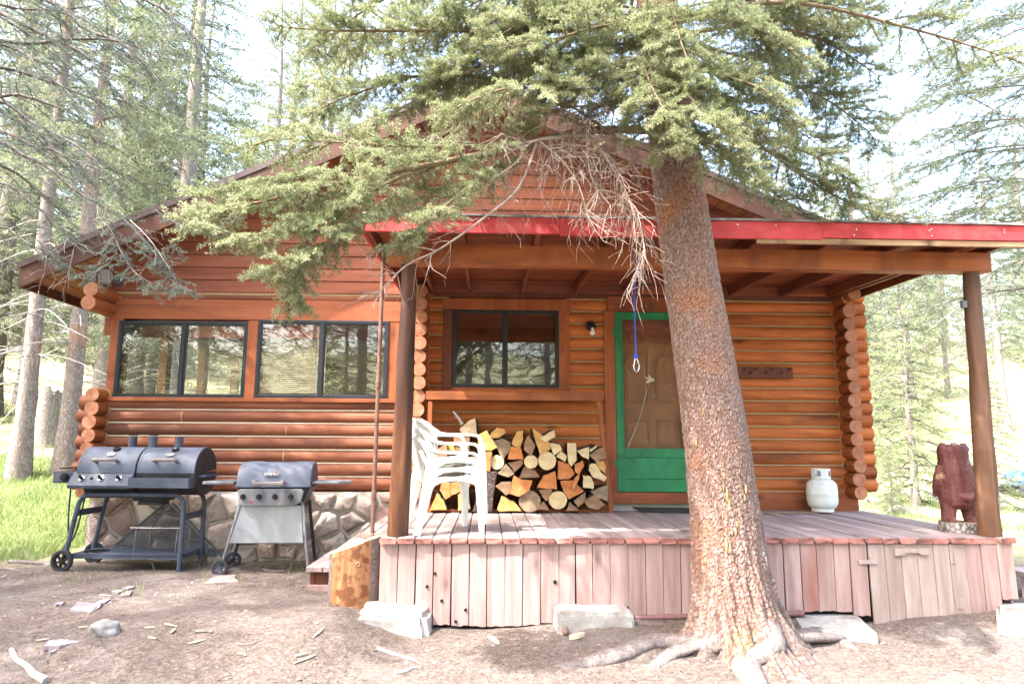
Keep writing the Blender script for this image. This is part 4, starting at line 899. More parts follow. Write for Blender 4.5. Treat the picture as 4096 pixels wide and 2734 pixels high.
for (xa, xb, nm) in ((LX0, .008, 'l'), (.022, LX1, 'r')):
    lid = MB(); rows = []
    for x, k in ((xa, .97), (xa + .004, 1), (xa + .022, 1), (xa + .024, .988), (xb - .024, .988), (xb - .022, 1), (xb - .004, 1), (xb, .97)):
        rows.append([(x, y, z) for y, z in arc(R(-3), R(178), 26, RB * k)])
    lid.grid(rows); b0 = len(lid.v)
    L = lid.build('lid', M['grillblue'], g1, 40)
    for x in (xa + .002, xb - .002):
        e = MB(); e.prism([(x, y, z) for y, z in arc(R(-3), R(178), 26, RB * .97)], (.003, 0, 0)); e.build('end_plate', M['grilldark'], L, 30)
    xm = (xa + xb) / 2 + .0
    ta = R(62); ty, tz = -RB * math.cos(ta), ZB + RB * math.sin(ta)
    nrm = Vector((0, -math.cos(ta), math.sin(ta)))
    th = MB(); th.cyl(Vector((xm + .02, ty, tz)) - nrm * .005, Vector((xm + .02, ty, tz)) + nrm * .018, .036, .033, 22); T = th.build('thermometer', M['black'], L, 40)
    tf = MB(); tf.cyl(Vector((xm + .02, ty, tz)) + nrm * .0185, Vector((xm + .02, ty, tz)) + nrm * .021, .027, n=22); tf.build('dial_face', M['chrome'], T, 40)
    ta = R(43); ty, tz = -RB * math.cos(ta), ZB + RB * math.sin(ta); nrm = Vector((0, -math.cos(ta), math.sin(ta))); tv = Vector((0, math.sin(ta), math.cos(ta)))
    bd = MB(); cc = Vector((xm + .005, ty, tz)); ring = [cc + Vector((.042 * math.cos(t), 0, 0)) + tv * .024 * math.sin(t) for t in np.linspace(0, 2 * math.pi, 25)[:-1]]
    bd.prism(ring, nrm * .006); BD = bd.build('oval_badge', M['grillgrey'], L, 30)
    mt = Matrix.Translation(cc + nrm * .007) @ Matrix(((1, 0, 0), (0, tv.y, nrm.y), (0, tv.z, nrm.z))).to_4x4()
    text_mesh('badge_lettering', 'Char-Griller', .0145, M['chrome'], BD, mt)
    ha = R(24); hy, hz = -RB * math.cos(ha), ZB + RB * math.sin(ha)
    hb = MB(); hb.tube(smooth_path([(xm - .11, hy, hz), (xm - .112, hy - .05, hz + .015), (xm - .07, hy - .066, hz + .017), (xm + .06, hy - .066, hz + .017), (xm + .102, hy - .05, hz + .015), (xm + .10, hy, hz)], 5), .0165, 12); hb.build('handle', M['handle'], L, 60)
bb_ = MB(); rows = []
for x in (.022, LX1): rows.append([(x, y, z) for y, z in arc(R(-177), R(0), 20, RB * .985)])
bb_.grid(rows); bb_.prism([(LX1 - .003, y, z) for y, z in arc(R(-177), R(0), 20, RB * .98)], (.003, 0, 0)); bb_.prism([(.024, y, z) for y, z in arc(R(-177), R(0), 20, RB * .98)], (.003, 0, 0))
bb_.build('charcoal_barrel', M['grilldark'], g1, 40)
gb_ = MB(); gb_.hexa([(LX0 + .06, -.14, .69), (-.05, -.14, .69), (-.05, .15, .69), (LX0 + .06, .15, .69), (LX0, -.235, ZB - .005), (.01, -.235, ZB - .005), (.01, .235, ZB - .005), (LX0, .235, ZB - .005)]); gb_.build('gas_firebox', M['grilldark'], g1, 0, .006)
pz = [(-.225, .945), (-.325, .82), (-.315, .79), (-.2, .79)]
cp = MB(); cp.prism([(-.60, y, z) for y, z in pz], (.60, 0, 0)); CP = cp.build('control_panel', M['grillframe'], g1, 0, .004)
pn_ = Vector((0, -.125, .10)).normalized(); pn_ = Vector((0, -.78, .62))
for x, sz in ((-.49, .029), (-.30, .027), (-.12, .027)):
    c0 = Vector((x, -.275, .885)); k = MB(); k.cyl(c0, c0 + pn_ * .006, sz, n=20); KB = k.build('knob_bezel', M['chrome'], CP, 40)
    k = MB(); k.cyl(c0 + pn_ * .006, c0 + pn_ * .026, .018, .014, 14); k.box((x - .005, c0.y - .045, c0.z - .002), (x + .005, c0.y - .02, c0.z + .034)); k.build('knob', M['black'], KB, 40)
k = MB(); c0 = Vector((-.395, -.275, .887)); k.cyl(c0, c0 + pn_ * .02, .014, .011, 12); k.build('igniter_button', M['black'], CP, 40)
ty = MB()
for lo, hi in (((.02, -.345, .80), (.60, -.228, .806)), ((.02, -.351, .80), (.60, -.345, .895)), ((.02, -.228, .80), (.60, -.222, .915)), ((.014, -.351, .80), (.02, -.222, .90)), ((.60, -.351, .80), (.606, -.222, .90))): ty.box(lo, hi)
ty.build('front_tray', M['grillframe'], g1, 0, .003)
fr = MB()
for y in (-.215, .215):
    fr.tube(smooth_path([(-.625, y, .10), (-.56, y, .50), (-.525, y, .66), (-.47, y, .715), (-.38, y, .725), (.38, y, .725), (.46, y, .71), (.50, y, .64), (.505, y, .5), (.505, y, .0)], 5), .022, 12)
for x, z in ((-.56, .55), (.505, .52)): fr.box((x - .012, -.205, z - .03), (x + .012, .205, z + .03))
fr.build('leg_frame', M['grillframe'], g1, 60)
sf = MB(); n = 24; hole = [(-.46 + .12 * math.cos(t), .02 + .12 * math.sin(t)) for t in np.linspace(0, 2 * math.pi, n + 1)[:-1]]
sf.box((-.33, -.21, .135), (.50, .21, .16)); sf.box((-.60, -.21, .135), (-.59, .21, .16)); sf.box((-.6, -.21, .12), (.50, -.205, .165)); sf.box((-.6, .205, .12), (.50, .21, .165)); sf.box((.495, -.21, .12), (.505, .21, .165))
outer = [(-.59, -.205), (-.33, -.205), (-.33, .205), (-.59, .205)]
b0 = len(sf.v)
for hx, hy in hole:
    dx_, dy_ = hx + .46, hy - .0; s_ = min(.13 / max(abs(dx_), 1e-6), .205 / max(abs(dy_), 1e-6)); sf.v += [(hx, hy, .158), (-.46 + dx_ * s_, dy_ * s_, .158)]
for i in range(n): a = b0 + 2 * i; c = b0 + 2 * ((i + 1) % n); sf.f.append((a, a + 1, c + 1, c)); sf.m.append(0)
sf.build('bottom_shelf', M['grillframe'], g1, 0)
for y in (-.245, .245): wheel('wheel', g1, (-.625, y, .104), .104, .045, 6, M['black'])
for x, cap in ((-.21, 1), (.0, 1), (.27, 0)):
    cm = MB(); cm.cyl((x, .06, ZB + RB - .03), (x, .06, ZB + RB + .105), .04, n=18); C_ = cm.build('chimney', M['grillframe'], g1, 40)
    if cap: cm = MB(); cm.cyl((x, .06, ZB + RB + .112), (x, .06, ZB + RB + .122), .045, n=18); cm.build('chimney_cap', M['grilldark'], C_, 40)
sb = MB(); sb.box((-.87, -.14, .83), (-.60, .14, .945)); SB = sb.build('side_burner', M['grillframe'], g1, 0, .006)
k = MB(); k.cyl((-.745, -.14, .888), (-.745, -.152, .888), .042, n=22); k.cyl((-.745, -.152, .888), (-.745, -.172, .888), .03, n=18); k.bar((-.775, -.172, .882), (-.715, -.172, .894), .02, .018); k.build('knob', M['black'], SB, 40)
tl = MB()
for i in range(9): tl.box((-.85, -.1415, .925 - i * .009), (-.85 + rnd.choice((.06, .07, .075)), -.1405, .928 - i * .009)); tl.box((-.67, -.1415, .92 - i * .009), (-.67 + rnd.choice((.045, .05)), -.1405, .923 - i * .009))
tl.build('warning_lines', M['handle'], SB, 0)
k = MB(); k.hexa([(-.835, -.12, .965), (-.60, -.12, .985), (-.60, .14, .985), (-.835, .14, .965), (-.835, -.12, .978), (-.60, -.12, .998), (-.60, .14, .998), (-.835, .14, .978)]); k.cyl((-.68, 0, .945), (-.68, 0, .968), .06, n=16); k.build('burner_lid', M['black'], SB, 0, .003)
k = MB(); k.tube(smooth_path([(-.72, -.08, .83), (-.70, -.1, .5), (-.66, -.12, .27), (-.64, -.14, .255), (-.58, -.15, .35), (-.52, -.16, .65), (-.51, -.17, .82)], 6), .008, 8); k.tube([(-.665, -.12, .27), (-.68, -.14, .20), (-.70, -.15, .16)], [.016, .02, .014], 8); k.build('gas_hose', M['rubber'], g1, 60)
k = MB()
for x in (-.84, -.66): k.tube(smooth_path([(x, -.13, .83), (x, -.13, .80), (x + .01, -.14, .785), (x + .02, -.13, .795)], 4), .003, 5)
k.build('tool_hooks', M['steel'], SB, 60)
k = MB(); k.tube(smooth_path([(LX1, -.14, .90), (LX1 + .05, -.15, .905), (LX1 + .07, -.11, .905), (LX1 + .07, .06, .905), (LX1 + .05, .1, .905), (LX1, .09, .9)], 5), .014, 10); k.build('side_handle', M['grillframe'], g1, 60)
k = MB(); k.box((-.02, -.10, .62), (.20, .10, .655)); k.box((-.06, -.12, .66), (.24, .12, .70)); k.build('ash_pan', M['grilldark'], g1, 0, .004)
g1.rotation_euler = (0, 0, R(-3.5))
# ---------------- wire things around the grill
wr = thing('wire_rack', 'low thin wire rack standing on the bottom shelf of the barrel grill', 'wire rack', (0, 0, 0))
mk = MB(); c0 = g1.location; zt_ = c0.z + .162
for x in np.linspace(.0, .40, 10): mk.cyl((c0.x + x, 7.03, zt_ + .24), (c0.x + x, 7.33, zt_ + .24), .0025, n=5)
for y in (7.03, 7.18, 7.33): mk.cyl((c0.x - .06, y, zt_ + .243), (c0.x + .44, y, zt_ + .237), .003, n=5)
for x, y in ((.0, 7.03), (.40, 7.03), (.0, 7.33), (.40, 7.33)): mk.cyl((c0.x + x, y, zt_ + .24), (c0.x + x - .01, y, zt_), .003, n=5)
mk.build('rack_wires', M['steel'], wr, 60)
fsn = thing('fire_screen', 'dark folding mesh fire screen leaning on the stone footing behind the barrel grill', 'fire screen', (0, 0, 0))
def wallp(px, py, Y): p = at(px, py, Y); return (p.x, Y, p.z)
ap, bl, br = wallp(668, 2005, 7.54), wallp(462, 2178, 7.45), wallp(862, 2222, 7.45)
k = MB(); k.add([ap, bl, br], [(0, 1, 2)]); k.build('mesh_panel', M['mesh'], fsn, 0)
for a_, b_ in ((ap, bl), (ap, br), (bl, br)): k = MB(); k.bar(a_, b_, .016, .016, up=(0, 1, 0)); k.build('frame_bar', M['grillframe'], fsn, 0)
b2, b3 = wallp(900, 2236, 7.42), wallp(690, 2010, 7.52); k = MB(); k.bar(b3, b2, .014, .014, up=(0, 1, 0)); k.build('frame_bar', M['grillframe'], fsn, 0)
rg = thing('round_grate', 'round rusty cooking grate leaning on the stone footing behind the grill wheels', 'grate', (0, 0, 0))
k = MB(); cc = Vector(wallp(432, 2092, 7.5)); rr = .235; u = Vector((1, 0, 0)); v = Vector((0, .25, .97))
k.tube([cc + u * rr * math.cos(t) + v * rr * math.sin(t) for t in np.linspace(0, 2 * math.pi, 40)], .004, 6)
for s_ in np.linspace(-.21, .21, 16):
    h_ = math.sqrt(rr * rr - s_ * s_); d1 = u * math.cos(.45) + v * math.sin(.45); d2 = v * math.cos(.45) - u * math.sin(.45)
    k.cyl(cc + d2 * s_ - d1 * h_, cc + d2 * s_ + d1 * h_, .0028, n=5)
k.build('grate_wires', M['rusty'], rg, 60)
# ---------------- gas grill
G2 = at(1106, 2240, 7.16)
g2 = thing('gas_grill', 'smaller gas grill with four knobs and a rust speckled front sheet', 'grill', (G2.x, 7.16, gzf(G2.x, 7.1)))
ORG[g2.name] = Vector((0, 0, 0))
prof = [(-.245, .842), (-.24, .88), (-.215, .965), (-.185, 1.01), (-.12, 1.055), (-.02, 1.08), (.08, 1.078), (.16, 1.05), (.20, .99), (.215, .90), (.215, .842)]
lid = MB(); rows = []
xs = [(-.375, .93), (-.37, .97), (-.355, .985), (-.28, 1), (-.2, 1.0), (-.185, .985), (.145, .985), (.16, 1.0), (.24, 1), (.315, .985), (.33, .97), (.335, .93)]
for x, k_ in xs:
    inset = .03 if abs(x + .02) > .34 else 0
    rows.append([(x, (y + .01) * (1 - .0) * (k_ if i not in (0, 10) else 1) - .01, .842 + (z - .842) * (1 - .1 * (1 - k_) / .07)) for i, (y, z) in enumerate(prof)])
lid.grid(rows); lid.prism(rows[0], (.002, 0, 0)); lid.prism(rows[-1], (-.002, 0, 0)); L = lid.build('lid', M['grillblue'], g2, 35)
k = MB(); k.box((-.39, -.262, .832), (.35, .225, .845)); k.build('lid_rim', M['grillframe'], L, 0, .004)
k = MB(); k.prism([(-.115, -.236, .945), (.02, -.236, .945), (.02, -.231, .97), (-.115, -.231, .97)], (0, .012, 0)); PL = k.build('name_plate', flat('plate_grey', (.55, .55, .56), .4), L, 0)
text_mesh('plate_lettering', 'Char-Broil', .03, M['black'], PL, Matrix.Translation((-.048, -.2375, .957)) @ Matrix.Rotation(R(80), 4, 'X'))
k = MB(); k.prism([(-.012, -.235, .972), (.0, -.235, .972), (.006, -.233, .98), (-.002, -.232, .992), (-.016, -.233, .98)], (0, .006, 0)); k.build('flame_mark', flat('flame_red', (.5, .05, .04)), PL, 0)
k = MB(); k.bar((-.20, -.315, .875), (.09, -.315, .875), .028, .034); k.bar((-.195, -.32, .89), (-.175, -.245, .895), .03, .03); k.bar((.085, -.32, .89), (.065, -.245, .895), .03, .03); k.build('handle', M['handle'], L, 0, .008)
k = MB(); k.hexa([(-.27, -.17, .64), (.24, -.17, .64), (.24, .14, .64), (-.27, .14, .64), (-.36, -.22, .83), (.33, -.22, .83), (.33, .20, .83), (-.36, .20, .83)]); k.build('firebox', M['grilldark'], g2, 0, .006)
k = MB(); k.prism([(-.355, -.26, .80), (-.335, -.26, .82), (.25, -.26, .82), (.275, -.26, .795), (.25, -.25, .69), (.20, -.25, .655), (-.31, -.25, .655), (-.34, -.25, .69)], (0, .04, 0)); CP = k.build('control_panel', M['grillgrey'], g2, 0, .01)
for x in (-.295, -.145, .005, .155):
    k = MB(); k.cyl((x, -.26, .745), (x, -.275, .745), .026, n=18); k.bar((x, -.285, .72), (x, -.285, .772), .015, .028, up=(0, 1, 0)); k.build('knob', M['black'], CP, 40)
k = MB(); k.cyl((-.215, -.258, .70), (-.215, -.272, .70), .011, n=12); k.build('igniter_button', flat('button_red', (.45, .03, .03)), CP, 40)
for x0_, x1_, y in ((-.47, -.335, -.2), (.352, .262, -.2), (-.47, -.335, .2), (.352, .262, .2)):
    k = MB(); zb_ = .09 if x0_ < 0 else 0; k.tube([(x0_, y, zb_), (x1_, y, .66), (x1_ * .9, y * .9, .70)], .0165, 10); k.build('leg', M['grillgrey'] if y < 0 else M['grilldark'], g2, 60)
for x in (-.47, .352): k = MB(); zb_ = .085 if x < 0 else .02; k.bar((x, -.2, zb_), (x, .2, zb_), .03, .03); k.build('foot_bar', M['grilldark'], g2, 0)
k = MB(); k.bar((-.42, .17, .28), (.32, .17, .28), .012, .012)
for x in (-.1, .06): k.cyl((x, .17, .28), (x - .06, .14, .40), .004, n=5)
k.build('cross_wire', M['rusty'], g2, 0)
k = MB(); k.prism([(-.335, -.205, .66), (.245, -.205, .655), (.285, -.212, .30), (-.41, -.212, .305)], (0, .003, 0)); k.build('front_sheet', M['sheet'], g2, 0)
for y in (-.235, .225): wheel('wheel', g2, (-.475, y, .078), .078, .034, 5, M['grillframe'])
for q in ([(-.40, -.22), (-.66, -.24), (-.70, -.20), (-.70, .10), (-.40, .14)], [(.34, .14), (.34, -.20), (.60, -.21), (.72, -.12), (.70, .06), (.60, .12)]):
    k = MB(); k.prism([(x, y, .86) for x, y in q], (0, 0, .03)); k.build('side_shelf', M['grillgrey'], g2, 0, .008)
g2.rotation_euler = (0, 0, R(5))
# ---------------- firewood rack and every piece of firewood
rk = thing('firewood_rack', 'rough timber rack frame around the firewood under the porch window', 'rack', (0, 0, 0))
YR = 7.36
k = MB(); rect(k, 1703, 1566, 2416, 1600, YR, .04); k.build('top_rail', M['beam'], rk, 0, .004)
k = MB(); a = at(1703, 1564, YR); b_ = at(2414, 1564, YR); k.box((a.x + .01, YR + .042, a.z - .03), (b_.x - .01, 7.66, a.z - .005)); k.build('top_board', M['beam'], rk, 0, .003)
for (xa, ya, xb, yb) in ((1721, 1604, 1712, 2046), (2394, 1604, 2446, 2042)):
    p, q = at(xa, ya, YR + .02), at(xb, yb, YR + .02); k = MB(); k.bar((p.x, YR + .03, p.z), (q.x, YR + .03, ZD), .045, .04, up=(0, 1, 0)); k.build('leg', M['trim'], rk, 0, .003)
k = MB(); a = at(1727, 2036, YR + .2); b_ = at(2440, 2036, YR + .2); k.box((a.x, 7.45, ZD + .002), (b_.x, 7.49, ZD + .028)); k.build('bottom_rail', M['trim'], rk, 0)
FW = [
 ('pale round log end with a dark split, left end of the middle row', 'pale', (1070, 620, 70)), ('small pale round log end in the middle of the firewood pile', 'pale', (1410, 615, 67)),
 ('large pale round log end beside the middle of the pile', 'pale', (1572, 605, 88)), ('pale round log end on the bottom row at the right', 'pale', (1680, 1000, 88)),
 ('weathered grey brown round log with a lighter core on the bottom row', 'grey', (1398, 1010, 106)),
 ('big yellow orange split log at the upper left of the pile beside the chairs', 'yellow', [(880, 350), (970, 305), (1000, 360), (1070, 470), (1000, 505), (890, 490)]),
 ('short yellow log lying on the very top at the left', 'yellow', [(1010, 330), (1070, 275), (1140, 285), (1150, 330), (1080, 378), (1005, 370)]),
 ('grey brown split log with bark above the left round end', 'grey', [(1040, 410), (1120, 380), (1205, 430), (1195, 500), (1130, 590), (1100, 540)]),
 ('charred split log, black above and orange below, on the top row', 'yellow', [(1225, 400), (1270, 310), (1330, 300), (1325, 400), (1300, 480), (1225, 440)]),
 ('orange split wedge under the charred log', 'orange', [(1215, 460), (1310, 480), (1332, 590), (1180, 585)]),
 ('narrow grey brown diamond shaped log on the top row', 'brown', [(1340, 440), (1385, 350), (1450, 450), (1410, 560), (1340, 490)]),
 ('tall tan split log with a pointed tip on the top row', 'cut_tan', [(1430, 290), (1510, 340), (1600, 430), (1605, 480), (1500, 545), (1470, 450)]),
 ('pale block of kindling lying on top of the pointed tan log', 'pale', [(1500, 385), (1590, 320), (1640, 300), (1650, 370), (1560, 415)]),
 ('pale wedge above right of the large round log end', 'pale', [(1605, 430), (1690, 440), (1725, 490), (1640, 550)]),
 ('pale wedge touching the right side of the large round log end', 'pale', [(1665, 560), (1710, 500), (1765, 560), (1750, 615)]),
 ('upright pale plank shaped split log at the right of the top row', 'pale', [(1775, 430), (1855, 430), (1862, 600), (1815, 655), (1785, 620)]),
 ('pale half log with a dark bark edge right of the upright plank', 'pale', [(1870, 500), (1990, 470), (1985, 590), (1920, 560)]),
 ('thin pale sliver on the top row near the rack leg', 'pale', [(1995, 490), (2065, 450), (2060, 475), (2000, 515)]),
 ('knotty tan log end in the upper right corner of the pile', 'brown', [(1990, 545), (2060, 500), (2140, 465), (2165, 570), (2070, 620)]),
 ('small orange tan piece against the right rack leg', 'yellow', [(2060, 620), (2130, 600), (2160, 660), (2150, 730), (2100, 690)]),
 ('large pale half round log leaning at the right end of the pile', 'pale', [(2000, 640), (2060, 640), (2110, 720), (2165, 770), (2140, 810), (2030, 760), (1990, 700)]),
 ('pale tan wedge below the leaning half round log', 'pale', [(1930, 750), (2000, 760), (2040, 830), (2030, 885), (1935, 870)]),
 ('mottled tan log at the lower right corner against the rack leg', 'grey', [(2005, 910), (2175, 850), (2175, 1010), (2080, 970)]),
 ('brown quarter log at the bottom right corner of the pile', 'brown', [(1945, 1010), (2045, 945), (2150, 1045), (2060, 1095), (1980, 1070)]),
 ('brown log right of the pale round end on the bottom row', 'brown', [(1840, 1000), (1900, 960), (1955, 920), (1950, 1000), (1880, 1070)]),
 ('big orange split log above the pale round end of the bottom row', 'orange', [(1705, 810), (1830, 800), (1935, 905), (1790, 990), (1740, 920)]),
 ('slim orange stick crossing the face of the pile at the right', 'orange', [(1815, 885), (1850, 775), (1895, 735), (1892, 780), (1845, 880)]),
 ('tall orange split log right of the large round end', 'orange', [(1680, 605), (1790, 640), (1845, 740), (1780, 785), (1680, 785)]),
 ('small orange wedge under the upright pale plank', 'orange', [(1840, 640), (1930, 600), (1935, 660), (1890, 740), (1860, 720)]),
 ('orange half log with a bark collar in the lower middle', 'orange', [(1475, 870), (1540, 750), (1650, 715), (1665, 890), (1560, 880)]),
 ('dark brown log end just above the bottom row in the middle', 'brown', [(1490, 890), (1620, 895), (1600, 970), (1560, 1005), (1520, 960)]),
 ('brown split log under the small round end', 'brown', [(1290, 780), (1340, 660), (1450, 700), (1495, 765)]),
 ('broad bright orange quarter log in the lower middle of the pile', 'orange', [(1195, 930), (1240, 755), (1330, 800), (1420, 800), (1390, 900), (1290, 960)]),
 ('brown log with thick bark left of the broad orange quarter log', 'brown', [(1060, 860), (1110, 820), (1215, 820), (1190, 930), (1160, 950)]),
 ('grey tan wedge below the left round end', 'grey', [(1080, 730), (1160, 640), (1240, 735), (1180, 770)]),
 ('dark brown wedge between the two left round ends', 'brown', [(1180, 630), (1330, 600), (1320, 650), (1245, 715)]),
 ('orange split log just right of the chair arms', 'orange', [(890, 520), (1020, 520), (1000, 600), (1000, 710), (915, 690)]),
 ('yellow split log with torn edge on the bottom row', 'yellow', [(1075, 1090), (1120, 960), (1230, 1010), (1310, 1105), (1100, 1108)]),
 ('small pinkish wedge between the two round ends of the bottom row', 'brown', [(1475, 1090), (1535, 1010), (1590, 1098)]),
 ('small brown stub right of the bottom pale round end', 'brown', [(1765, 1100), (1800, 1015), (1885, 1098)]),
 ('dark bark covered slab standing at the left behind the chair legs', 'bark', [(830, 1105), (935, 735), (1070, 720), (1040, 900), (1020, 1105)]),
 ('tan log between the chair legs on the bottom row', 'yellow', [(680, 1100), (680, 950), (770, 900), (800, 1080)]),
 ('sunlit orange log end at the bottom left seen through the chair', 'yellow', [(400, 1100), (470, 930), (535, 1000), (565, 1092)]),
 ('sunlit orange log above the bottom left one behind the chair legs', 'orange', [(500, 900), (520, 825), (600, 830), (600, 960), (560, 990)]),
 ('orange log under the chair seats behind the rear leg', 'orange', [(610, 830), (680, 815), (725, 880), (680, 920), (610, 950)]),
 ('grey brown log just under the chair seats', 'grey', [(715, 830), (820, 810), (770, 900)]),
 ('grey brown bark edged log on top behind the chair backs', 'grey', [(700, 285), (780, 210), (850, 185), (865, 330), (720, 330)]),
 ('brown log seen under the top chair arm', 'brown', [(640, 380), (700, 345), (790, 350), (790, 470), (650, 450)]),
 ('tan log seen between the chair arm and back', 'yellow', [(580, 430), (640, 430), (650, 540), (585, 540)]),
 ('brown log seen through the opening of the lowest chair arm', 'brown', [(655, 470), (790, 480), (780, 600), (660, 590)]),
 ('brown log hidden low behind the chair seats', 'brown', [(440, 500), (570, 440), (575, 620), (470, 640)]),
]
for i, (lb, kind, g_) in enumerate(FW):
    Yf = 7.31 + rnd.uniform(-.025, .03)
    if i in (26,): Yf = 7.27
    if isinstance(g_, tuple):
        x, y, r_ = g_; n = 22; poly = [(x + r_ * math.cos(t) * rnd.uniform(.96, 1.02), y + r_ * math.sin(t) * rnd.uniform(.96, 1.02)) for t in np.linspace(0, 2 * math.pi, n + 1)[:-1]]
    else:
        poly = []
        for a_, b_ in zip(g_, g_[1:] + g_[:1]):
            for t in (0, .34, .67):
                j = 5 if t else 2; poly.append((a_[0] + (b_[0] - a_[0]) * t + rnd.uniform(-j, j), a_[1] + (b_[1] - a_[1]) * t + rnd.uniform(-j, j)))
    if i in (26,): poly = g_
    pts = [at(1560 + x * .4002, 1600 + y * .4002, Yf) for x, y in poly]
    cx = sum((p for p in pts), Vector()) / len(pts)
    kd = {'cut_tan': 'cut_yellow', 'bark': 'barkwood'}.get(kind, 'cut_' + kind)
    k = MB(); tilt = Vector((rnd.uniform(-.02, .02), .33, rnd.uniform(-.01, .02)))
    q = [(p - cx) * 1.05 for p in pts]; n = len(q)
    b0 = 0; k.v = [tuple(p * .97) for p in q] + [tuple(p * 1.0 + Vector((0, .012, 0))) for p in q] + [tuple(p * rnd.uniform(.97, 1.02) + tilt) for p in q]
    k.f = [tuple(range(n)), tuple(2 * n + j for j in reversed(range(n)))]; k.m = [0, 0]
    for lv in (0, 1):
        for j in range(n): a_ = lv * n + j; c_ = lv * n + (j + 1) % n; k.f.append((a_, a_ + n, c_ + n, c_)); k.m.append(1 if lv else 0)
    o = k.build('firewood', [M[kd], M['barkwood']], None, 30); o.location = cx
    tag(o, lb, 'firewood', 'split firewood stacked on the porch')
    if i == 8:
        for pl in o.data.polygons: pass
k = MB(); p, q = at(1562 + 625 * .4, 1600 + 112 * .4, 7.33), at(1560 + 722 * .4, 1600 + 238 * .4, 7.33); k.tube([p, p.lerp(q, .5) + Vector((.01, 0, 0)), q], [.008, .014, .018], 8); k.tube([p.lerp(q, .5), p.lerp(q, .45) + Vector((-.03, 0, .0))], [.006, .003], 6); o = k.build('stick', M['stick'], None, 50); tag(o, 'grey stick poking up at the left top of the firewood', 'stick')
# ---------------- mats, propane tank, bear
k = MB(); a, b_ = onz(2490, 2020, ZD), onz(2900, 2030, ZD); k.hexa([(a.x - .03, 7.60, ZD + .045), (a.x + 1.0, 7.60, ZD + .045), (a.x + 1.0, 7.64, ZD + .03), (a.x - .03, 7.64, ZD + .03), (a.x - .04, 7.60, ZD + .05), (a.x + 1.0, 7.60, ZD + .05), (a.x + 1.0, 7.66, ZD + .06), (a.x - .04, 7.66, ZD + .06)])
k = MB(); k.hexa([(a.x + .03, 7.36, ZD + .005), (a.x + 1.0, 7.36, ZD + .005), (a.x + 1.0, 7.62, ZD + .005), (a.x - .02, 7.62, ZD + .03), (a.x + .03, 7.36, ZD + .02), (a.x + 1.0, 7.36, ZD + .02), (a.x + 1.0, 7.62, ZD + .03), (a.x - .02, 7.62, ZD + .042)]); o = k.build('doormat', M['mat_black'], None, 0, .004); tag(o, 'black rubber doormat in front of the green screen door', 'doormat')
k = MB(); rows = []
for i in range(24):
    x = 2.33 + 1.19 * i / 23; rows.append([(x + rnd.uniform(-.004, .004), y + rnd.uniform(-.006, .006), ZD + .012 + rnd.uniform(-.002, .004)) for y in np.linspace(7.30, 7.64, 8)])
k.grid(rows); o = k.build('coir_mat', M['burlap'], None, 60); s = o.modifiers.new('thick', 'SOLIDIFY'); s.thickness = .01; tag(o, 'brown coir mat under the propane tank by the log wall', 'mat')
T0 = at(3290, 2005, 7.45)
pt = thing('propane_tank', 'white grey propane tank on the mat near the right log corner', 'gas tank', (T0.x, 7.45, ZD + .015))
k = MB(); c = (T0.x, 7.45, ZD + .015); k.lathe([(.10, .025), (.135, .045), (.155, .085), (.158, .12), (.159, .185), (.161, .19), (.159, .195), (.158, .25), (.150, .295), (.12, .33), (.07, .35), (.03, .355)], c, 36); k.build('tank_body', M['tank'], pt, 50)
k = MB(); k.lathe([(.108, 0), (.112, 0), (.112, .035), (.108, .035), (.108, 0)], c, 32, close=False); k.build('foot_ring', M['tank'], pt, 40)
k = MB()
for a0, a1 in ((R(100), R(170)), (R(190), R(260)), (R(280), R(350)), (R(10), R(80))):
    n = 7; zz = ((.345, .455),) 
    for z_a, z_b in ((.345, .375), (.43, .455)):
        P = [[(c[0] + r_ * math.cos(t), c[1] + r_ * math.sin(t), c[2] + z) for t in np.linspace(a0, a1, n)] for r_, z in ((.09, z_a), (.094, z_a), (.094, z_b), (.09, z_b), (.09, z_a))]; k.grid(P)
    for t in (a0, a1):
        k.bar((c[0] + .092 * math.cos(t), c[1] + .092 * math.sin(t), c[2] + .345), (c[0] + .092 * math.cos(t), c[1] + .092 * math.sin(t), c[2] + .455), .05, .005, up=(math.cos(t), math.sin(t), 0))
k.build('collar', M['tank'], pt, 30)
k = MB(); k.cyl((c[0], c[1], c[2] + .35), (c[0], c[1], c[2] + .41), .022, n=12); k.cyl((c[0], c[1], c[2] + .41), (c[0], c[1], c[2] + .43), .035, n=10); k.cyl((c[0], c[1], c[2] + .385), (c[0] + .06, c[1] - .03, c[2] + .385), .015, n=10); k.build('valve', M['steel'], pt, 40)
B0 = at(3841, 2105, 5.86); bx, by = B0.x, 5.86
bear = thing('bear_carving', 'reddish brown chainsaw carved wooden bear seen from behind, next to the right post', 'wood carving', (bx, by, ZD))
k = MB(); n = 26; k.v = []
k.tube([(bx, by, ZD), (bx, by, ZD + .03), (bx, by, ZD + .08)], [.158, .163, .158], 30, True, 0, .035, 1); k.build('bark_slab', [barkm('slab_bark', [(.2, (.10, .085, .075)), (.5, (.30, .27, .25)), (.8, (.46, .43, .40))], (.06, .05, .045), (24, 24, 14), 1), M['cut_grey']], bear, 30)
k = MB(); zb = ZD + .08
sec = [(.105, .085, .07, 0), (.14, .138, .105, 0), (.19, .15, .118, 0), (.26, .15, .12, 0), (.34, .146, .12, .003), (.42, .14, .116, .006), (.48, .13, .108, .01), (.525, .12, .10, .012), (.565, .124, .098, .014), (.605, .127, .096, .014), (.635, .118, .088, .014), (.65, .08, .06, .014), (.653, .02, .02, .014)]
rows = []
for z, rx, ry, oy in sec: rows.append([(bx + rx * math.copysign(abs(math.cos(t)) ** .8, math.cos(t)), by + oy + ry * math.sin(t), zb + z) for t in np.linspace(0, 2 * math.pi, 29)[:-1]])
